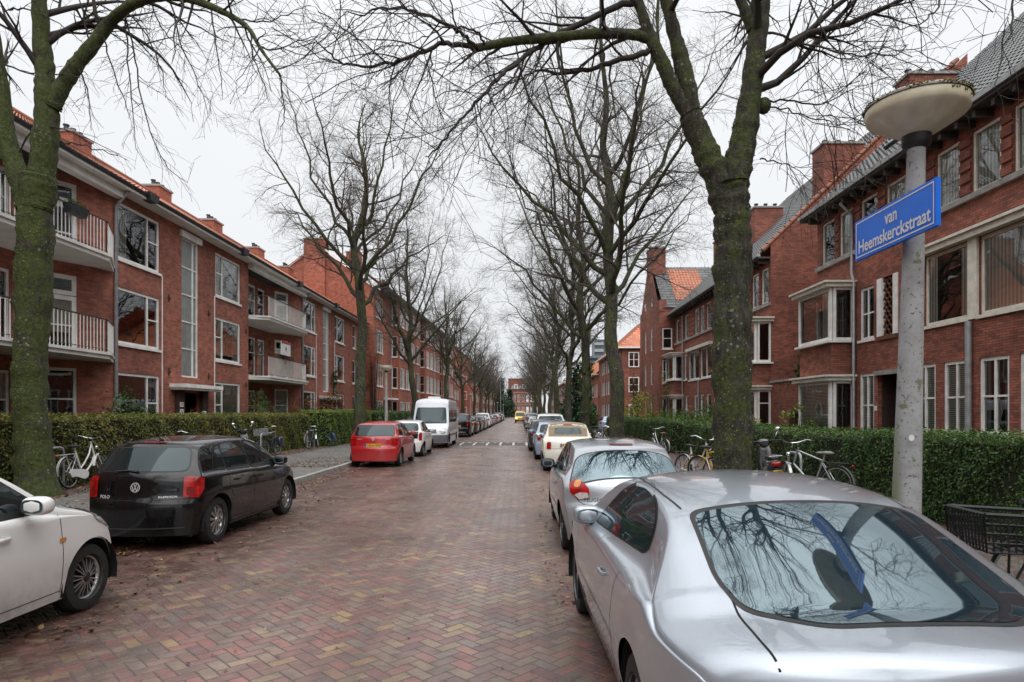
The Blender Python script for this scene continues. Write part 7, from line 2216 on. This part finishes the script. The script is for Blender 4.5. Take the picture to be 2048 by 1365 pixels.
# bollards / rack hoops
def hoop(label, x, y, w=.75, h=.8, along='y'):
    r = thing('bicycle_rack', label, 'bicycle rack', (x, y, .1), 0, 'steel bicycle hoops along the hedges')
    m = MB(); c = .1; pts = [(x, y - w/2, .1), (x, y - w/2, .1 + h - c), (x, y - w/2 + c*.3, .1 + h - c*.3), (x, y - w/2 + c, .1 + h), (x, y + w/2 - c, .1 + h), (x, y + w/2 - c*.3, .1 + h - c*.3), (x, y + w/2, .1 + h - c), (x, y + w/2, .1)]
    if along == 'x': pts = [(x + (b - y), y, c_) for a, b, c_ in pts]
    m.tube(pts, .028, 8); m.build('hoop', M['zinc_l'], r, smooth=60); return r
hoop('steel hoop behind the white bicycle', -10.2, 13.7, 1.2, .92)
hoop('steel hoop under the bicycle with the wire basket', -9.6, 24.4, 1.4, .9)
hoop('steel hoop at the slim dark bicycle on the left', -9.75, 29.8, 1.0, .85)
hoop('steel hoop beside the blue bicycle', -9.7, 32.6, .7, .9)
hoop('steel hoop between the scooter and the silver bicycle', 5.75, 13.4, .6, .85)

# ------------------------------------------------------------------ bicycles
M['pt_white'] = plain('white_frame', (.70, .70, .69), .35, var=.1, coat=.5); M['pt_blue'] = plain('blue_frame', (.03, .12, .42), .35, coat=.5); M['pt_pink'] = plain('pink_frame', (.62, .03, .12), .35, coat=.5)
M['pt_dark'] = plain('dark_frame', (.012, .016, .03), .35, coat=.5); M['pt_yel'] = plain('yellow_frame', (.68, .38, .02), .35, coat=.5); M['pt_sil'] = plain('silver_frame', (.45, .46, .47), .3, .7); M['pt_lb'] = plain('light_blue_frame', (.05, .30, .62), .35, coat=.5); M['pt_red'] = plain('red_frame', (.45, .03, .02), .35, coat=.5)
M['leather'] = plain('saddle', (.02, .019, .018), .6); M['leather_b'] = plain('brown_saddle', (.17, .08, .06), .6); M['leather_g'] = plain('grey_saddle', (.25, .25, .25), .6)
def bike(label, x, y, rz, frame, z=.12, tilt=0.0, style='oma', tyre=None, bar='high', saddle='leather', guard=None, rack=True, case=False, basket=False, crate=False, steer=0.0, s=1.0, fork=None, group='bicycles parked along the hedges', lamp_=True, bags=False):
    root = thing('bicycle', label, 'bicycle', group=group)
    fm = M[frame]; gm = M[guard or frame]
    r, wb = .345, 1.12
    Rf = Matrix.Translation((0, wb, 0)) @ Matrix.Rotation(steer, 4, 'Z') @ Matrix.Translation((0, -wb, 0))
    def fr(p, steered):
        return tuple(Rf @ Vector(p)) if steered else tuple(p)
    def wheel_(yc, steered):
        m = MB(); n = 30
        ring = lambda rr, k: fr((0, yc + rr * math.cos(2*math.pi*k/n), r + rr * math.sin(2*math.pi*k/n)), steered)
        m.tube([ring(r - .02, k) for k in range(n + 1)], .021, 6, cap=False)
        w = m.build('wheel', tyre or M['rubber'], root, smooth=180, local=True)
        m = MB(); m.tube([ring(r - .045, k) for k in range(n + 1)], .010, 5, cap=False)
        for k in range(18):
            a = 2 * math.pi * k / 18
            m.tube([fr((.02 * (-1) ** k, yc, r), steered), ring(r - .045, k * n / 18)], .0022, 3, cap=False)
        m.tube([fr((-.05, yc, r), steered), fr((.05, yc, r), steered)], .022, 8)
        m.build('rim', M['alu'], w, smooth=180, local=True)
        # mudguard
        m = MB(); q = []
        a0, a1 = (.1, 2.6) if not steered else (.55, 2.9)
        if not steered: a0, a1 = .35, 3.3
        for k in range(13):
            a = a0 + (a1 - a0) * k / 12
            for sx in (-.028, .028): q.append(fr((sx, yc + (r + .012) * math.cos(a), r + (r + .012) * math.sin(a)), steered))
        m.add(q, [(2*k, 2*k+1, 2*k+3, 2*k+2) for k in range(12)]); m.build('mudguard', gm, root, smooth=60, local=True)
    wheel_(0, False); wheel_(wb, True)
    bb = (0, .45, .28); seat = (0, .28, .80); head_t = (0, wb - .27, .92); head_b = (0, wb - .20, .66)
    m = MB()
    if style == 'oma':
        m.tube([head_b, (0, wb - .30, .50), (0, wb - .48, .36), bb], .022, 8); m.tube([head_t, (0, wb - .38, .70), (0, wb - .56, .52), (0, .40, .40)], .018, 8)
    else:
        m.tube([head_b, bb], .022, 8); m.tube([head_t, (0, .30, .76)], .018, 8)
    m.tube([bb, seat, (0, .255, .88)], .018, 8); m.tube([head_b, head_t, (0, wb - .285, .98)], .021, 8)
    for sx in (-1, 1):
        m.tube([(sx*.02, .44, .28), (sx*.055, 0, r)], .011, 6); m.tube([(sx*.02, .30, .72), (sx*.055, 0, r)], .009, 6)
    m.build('frame', fm, root, smooth=60, local=True)
    m = MB()
    for sx in (-1, 1): m.tube([fr((sx*.045, wb - .18, .66), 1), fr((sx*.05, wb - .06, .46), 1), fr((sx*.05, wb, r), 1)], .011, 6)
    m.tube([fr((-.045, wb - .18, .66), 1), fr((.045, wb - .18, .66), 1)], .014, 6); m.build('fork', M[fork] if fork else fm, root, smooth=60, local=True)
    m = MB()
    if bar == 'high':
        m.tube([fr((0, wb - .285, .96), 1), fr((0, wb - .30, 1.05), 1)], .012, 6)
        m.tube([fr(p, 1) for p in ((-.30, wb - .56, 1.10), (-.30, wb - .46, 1.12), (-.26, wb - .34, 1.14), (-.12, wb - .24, 1.07), (0, wb - .27, 1.05), (.12, wb - .24, 1.07), (.26, wb - .34, 1.14), (.30, wb - .46, 1.12), (.30, wb - .56, 1.10))], .0125, 7)
    else:
        m.tube([fr((0, wb - .285, .96), 1), fr((0, wb - .26, 1.02), 1)], .012, 6)
        m.tube([fr(p, 1) for p in ((-.30, wb - .40, 1.04), (-.18, wb - .30, 1.04), (0, wb - .25, 1.02), (.18, wb - .30, 1.04), (.30, wb - .40, 1.04))], .0125, 7)
    hb = m.build('handlebar', M['chrome'], root, smooth=60, local=True)
    m = MB()
    for sx in (-1, 1):
        p = (sx*.30, wb - .58, 1.10) if bar == 'high' else (sx*.31, wb - .41, 1.04)
        q = (sx*.30, wb - .46, 1.12) if bar == 'high' else (sx*.22, wb - .33, 1.04)
        m = MB(); m.tube([fr(p, 1), fr(q, 1)], .018, 7); m.build('grip', M['rubber'], hb, smooth=60, local=True)
    m = MB()
    m.ball((0, .20, .905), .095, .10, .035, 12, 0, None, .8); m.ball((0, .33, .90), .035, .13, .028, 10)
    m.build('saddle', M[saddle], root, smooth=180, local=True)
    m = MB(); m.lathe([(.085, -.004), (.085, .004), (.001, .004)], (.055, .45, .28), 'X', 18)
    m.tube([(.06, .45, .28), (.075, .53, .14)], .009, 5); m.tube([(-.06, .45, .28), (-.075, .37, .42)], .009, 5); m.tube([(.08, .53, .14), (.17, .53, .14)], .018, 5); m.tube([(-.08, .37, .42), (-.17, .37, .42)], .018, 5)
    m.build('crank', M['alu_d'], root, smooth=60, local=True)
    if case:
        m = MB(); pts = [(.0, .24), (-.06, .34), (.0, .42), (.16, .41), (.38, .385), (.52, .36), (.57, .28), (.52, .19), (.40, .17), (.14, .25)]
        n = len(pts); m.add([(xx, a, b) for xx in (.048, .075) for a, b in pts], [tuple(range(n))[::-1], tuple(range(n, 2*n))] + [(i, (i+1) % n, n + (i+1) % n, n + i) for i in range(n)]); m.build('chain_case', gm, root, local=True)
    if rack:
        m = MB()
        for sx in (-.06, 0, .06): m.tube([(sx, .22, .74), (sx, -.28, .74)], .007, 5)
        m.tube([(-.06, -.28, .74), (.06, -.28, .74)], .007, 5); m.tube([(-.06, -.05, .74), (.06, -.05, .74)], .007, 5)
        for sx in (-.06, .06): m.tube([(sx, -.12, .74), (sx*.95, 0, r)], .006, 5)
        m.build('rear_rack', gm if guard else M['alu_d'], root, smooth=60, local=True)
    m = MB(); m.ball((0, -.31 if rack else -.2, .70), .035, .018, .025, 8); m.build('tail_light', M['tail'], root, smooth=180, local=True)
    if lamp_:
        m = MB(); m.ball(fr((0, wb - .13, .84), 1), .04, .05, .04, 8); m.build('headlight', M['chrome'], root, smooth=180, local=True)
    if bags:
        for sx in (-1, 1):
            m = MB(); m.ball((sx*.13, -.06, .52), .07, .19, .20, 10, 0, None, .55); m.build('pannier', M['pt_dark'], root, smooth=60, local=True)
    if basket or crate:
        m = MB(); y0, y1, z0, z1, w_ = wb - .16, wb + .20, .80, 1.06, .21
        if crate: y0, y1, z0, z1, w_ = wb - .10, wb + .36, .62, .90, .36
        rr = .009 if crate else .0045
        for k in range(5 if crate else 7):
            z_ = z0 + (z1 - z0) * k / (4 if crate else 6); g_ = 1 - .12 * (1 - k / 6)
            for p, q in (((-w_*g_, y0), (w_*g_, y0)), ((w_*g_, y0), (w_*g_, y1)), ((w_*g_, y1), (-w_*g_, y1)), ((-w_*g_, y1), (-w_*g_, y0))):
                m.tube([fr((p[0], p[1], z_), 1), fr((q[0], q[1], z_), 1)], rr * (1.6 if k == (4 if crate else 6) else 1), 4)
        nn_ = 12
        for k in range(nn_ + 1):
            t = -1 + 2 * k / nn_
            for yy in (y0, y1): m.tube([fr((w_*.88*t, yy, z0), 1), fr((w_*t, yy, z1), 1)], rr, 4)
            yy = y0 + (y1 - y0) * k / nn_
            for sx in (-1, 1): m.tube([fr((sx*w_*.88, yy, z0), 1), fr((sx*w_, yy, z1), 1)], rr, 4)
        for k in range(6): m.tube([fr((-w_*.88 + 2*w_*.88*k/5, y0, z0), 1), fr((-w_*.88 + 2*w_*.88*k/5, y1, z0), 1)], rr, 4)
        bo = m.build('crate' if crate else 'basket', M['black'] if crate else M['zinc_l'], root, smooth=60, local=True)
        m = MB()
        for sx in (-1, 1): m.tube([fr((sx*.08, wb, r), 1), fr((sx*.10, wb - .02, z0 - .02), 1), fr((sx*.10, wb + .2, z0 - .02), 1)], .010, 5)
        m.build('front_rack', M['black'], root, smooth=60, local=True)
    root.location = (x, y, z); root.rotation_euler = (0, tilt, rz); root.scale = (s, s, s)
    return root
bike('white omafiets bicycle with white chain case leaning at the hedge', -9.88, 14.05, R(2), 'pt_white', guard='pt_white', case=True, tilt=R(-5), saddle='leather', s=1.02, steer=R(10))
bike('bicycle of which only the chrome handlebar shows above the black car', -9.9, 18.3, R(-8), 'pt_dark', tilt=R(-4))
bike('dark blue bicycle with wire front basket and brown saddle', -9.5, 25.1, R(172), 'pt_dark', basket=True, saddle='leather_b', bags=True, tilt=R(3), steer=R(-25))
bike('slim dark bicycle with pale mudguards at a hoop on the left', -9.65, 29.2, R(-4), 'pt_dark', guard='pt_sil', tilt=R(-6), bar='flat', steer=R(15))
bike('blue bicycle turned half towards us beside the pink one', -9.35, 31.6, R(62), 'pt_blue', bar='flat', tilt=R(-4), style='sport')
bike('pink bicycle behind the blue one', -9.45, 32.6, R(12), 'pt_pink', tilt=R(-3), guard='pt_pink')
for i, (x, y, rz) in enumerate(((-8.9, 37.2, 60), (-8.8, 38.2, 75), (-8.9, 39.1, 50))):
    bike(['first dark bicycle behind the small white hatchback on the left', 'middle bicycle behind the small white hatchback on the left', 'last bicycle before the white van on the left'][i], x, y, R(rz), 'pt_dark')
bike('yellow bicycle with blue fork and wide chrome handlebar behind the silver hatchback', 4.1, 14.6, R(-150), 'pt_yel', style='sport', rack=False, fork='pt_lb', steer=R(20), tilt=R(4))
bike('white-barred bicycle beside the yellow one', 3.85, 15.2, R(200), 'pt_white', tilt=R(-4), bar='high')
bike('silver bicycle with grey saddle and red rear lamp next to the scooter', 5.75, 11.7, R(28), 'pt_sil', style='sport', saddle='leather_g', tilt=R(6), steer=R(-30), s=1.02)
bike('black transport bicycle with a plastic front crate at the right edge', 3.72, 3.75, R(-3), 'pt_dark', crate=True, z=.12, tilt=R(3), s=1.0, lamp_=False, bar='flat')
bike('bicycle with red lamp standing before the hedge, left of the thick tree', 5.3, 23.5, R(15), 'pt_sil', tilt=R(4), saddle='leather_b')
for i, (x, y, rz, f) in enumerate(((4.0, 23.9, 80, 'pt_dark'), (4.1, 25.4, 70, 'pt_sil'), (4.2, 33.6, 65, 'pt_sil'), (4.3, 34.8, 85, 'pt_dark'), (4.1, 48.2, 60, 'pt_dark'), (4.2, 49.0, 75, 'pt_sil'))):
    bike(['dark bicycle right behind the second mossy tree', 'silver bicycle past the second mossy tree', 'silver bicycle at the ivy-clad tree', 'dark bicycle past the ivy-clad tree', 'dark bicycle by the right lamp post', 'silver bicycle by the right lamp post'][i], x, y, R(rz), f)

# ------------------------------------------------------------------ scooters
M['sc_black'] = plain('black_scooter', (.010, .010, .012), .25, var=.1, coat=1)
def scooter(label, x, y, rz, lean=0.0, plate=True):
    root = thing('motor_scooter', label, 'scooter', group=None)
    r = .22; wb = 1.25
    for yc in (0, wb):
        m = MB(); m.lathe([(r*.55, -.05), (r*.85, -.055), (r, -.025), (r, .025), (r*.85, .055), (r*.55, .05)], (0, yc, r), 'X', 22); w_ = m.build('wheel', M['rubber'], root, smooth=60, local=True)
        m = MB(); m.lathe([(r*.56, .03), (r*.3, .02), (.001, .02)], (0, yc, r), 'X', 16); m.lathe([(r*.56, -.03), (.001, -.02)], (0, yc, r), 'X', 16); m.build('rim', M['alu'], w_, smooth=50, local=True)
    def hull(name, secs, mat, n=14, p=.75):
        m = MB(); b = len(m.v)
        for (yy, zc, hw_, hh) in secs:
            for k in range(n):
                a = 2 * math.pi * k / n; c, s_ = math.cos(a), math.sin(a)
                m.v.append((hw_ * math.copysign(abs(c) ** p, c), yy, zc + hh * math.copysign(abs(s_) ** p, s_)))
        for i in range(len(secs) - 1):
            for k in range(n): m.f.append((b + i*n + k, b + i*n + (k+1) % n, b + (i+1)*n + (k+1) % n, b + (i+1)*n + k)); m.m.append(0)
        m.f.append(tuple(b + k for k in range(n))); m.m.append(0); e = b + (len(secs) - 1) * n; m.f.append(tuple(e + k for k in range(n))); m.m.append(0)
        return m.build(name, mat, root, smooth=50, local=True)
    hull('rear_body', [(-.34, .66, .05, .05), (-.26, .62, .12, .11), (-.05, .56, .17, .17), (.2, .50, .18, .19), (.38, .42, .14, .14), (.44, .36, .08, .08)], M['sc_black'])
    hull('seat', [(-.24, .74, .06, .02), (-.12, .765, .13, .05), (.1, .76, .14, .055), (.32, .73, .12, .05), (.46, .70, .05, .02)], M['leather'])
    m = MB(); m.box(-.15, .15, .40, .85, .22, .28); m.build('footboard', M['black'], root, local=True)
    hull('leg_shield', [(.84, .30, .16, .08), (.90, .45, .19, .16), (.93, .68, .17, .16), (.96, .88, .12, .08), (.98, .95, .06, .04)], M['sc_black'])
    hull('front_mudguard', [(1.02, .34, .05, .05), (1.12, .42, .08, .07), (1.25, .45, .08, .06), (1.42, .38, .06, .05)], M['sc_black'])
    m = MB()
    for sx in (-1, 1): m.tube([(sx*.06, wb, r), (sx*.06, 1.06, .62)], .02, 7)
    m.build('fork', M['alu'], root, smooth=60, local=True)
    hull('headset', [(.82, 1.02, .08, .04), (.90, 1.03, .16, .07), (1.0, 1.0, .13, .08), (1.06, .98, .06, .05)], M['sc_black'])
    m = MB(); m.tube([(-.36, .80, 1.04), (-.18, .88, 1.05), (.18, .88, 1.05), (.36, .80, 1.04)], .017, 7); m.build('handlebar', M['black'], root, smooth=60, local=True)
    for sx in (-1, 1):
        m = MB(); m.tube([(sx*.20, .88, 1.05), (sx*.30, .90, 1.25)], .006, 5); m.ball((sx*.31, .90, 1.29), .065, .015, .045, 10); m.build('mirror', M['chrome'], root, smooth=180, local=True)
    m = MB(); m.ball((0, -.33, .64), .11, .05, .05, 12, 0, None, .7); m.build('tail_light', M['tail'], root, smooth=180, local=True)
    m = MB(); m.tube([(-.12, -.1, .80), (-.12, -.32, .80), (.12, -.32, .80), (.12, -.1, .80)], .011, 6); m.build('grab_rail', M['chrome'], root, smooth=60, local=True)
    if plate:
        m = MB(); m.hexa([(-.08, -.40, .38), (.08, -.40, .38), (.08, -.385, .38), (-.08, -.385, .38), (-.08, -.375, .52), (.08, -.375, .52), (.08, -.36, .52), (-.08, -.36, .52)], 0)
        for row in (0, 1):
            for k in range(4):
                x0 = -.062 + k * .034; z0 = .40 + row * .058; yy = -.402 + (z0 - .38) * .18
                m.quad((x0, yy - .001, z0), (x0 + .008, yy - .001, z0), (x0 + .008, yy + .007, z0 + .042), (x0, yy + .007, z0 + .042), 1); m.quad((x0 + .008, yy + .006, z0 + .034), (x0 + .022, yy + .006, z0 + .034), (x0 + .022, yy + .007, z0 + .042), (x0 + .008, yy + .007, z0 + .042), 1)
        m.build('number_plate', [M['plate'], M['ink']], root, local=True)
    hull('rear_mudguard', [(-.34, .52, .04, .05), (-.36, .46, .05, .05), (-.30, .40, .05, .04)], M['black'])
    m = MB(); m.tube([(.13, -.1, .30), (.14, .25, .26)], [.05, .04], 8); m.build('exhaust', M['alu_d'], root, smooth=60, local=True)
    root.location = (x, y, .12); root.rotation_euler = (0, lean, rz)
    return root
scooter('black scooter with yellow plate parked between the thick tree and the hedge', 5.3, 13.2, R(-12), R(-6))
scooter('black scooter with a round mirror half hidden behind the black car', -9.3, 21.6, R(20), R(-5), False)
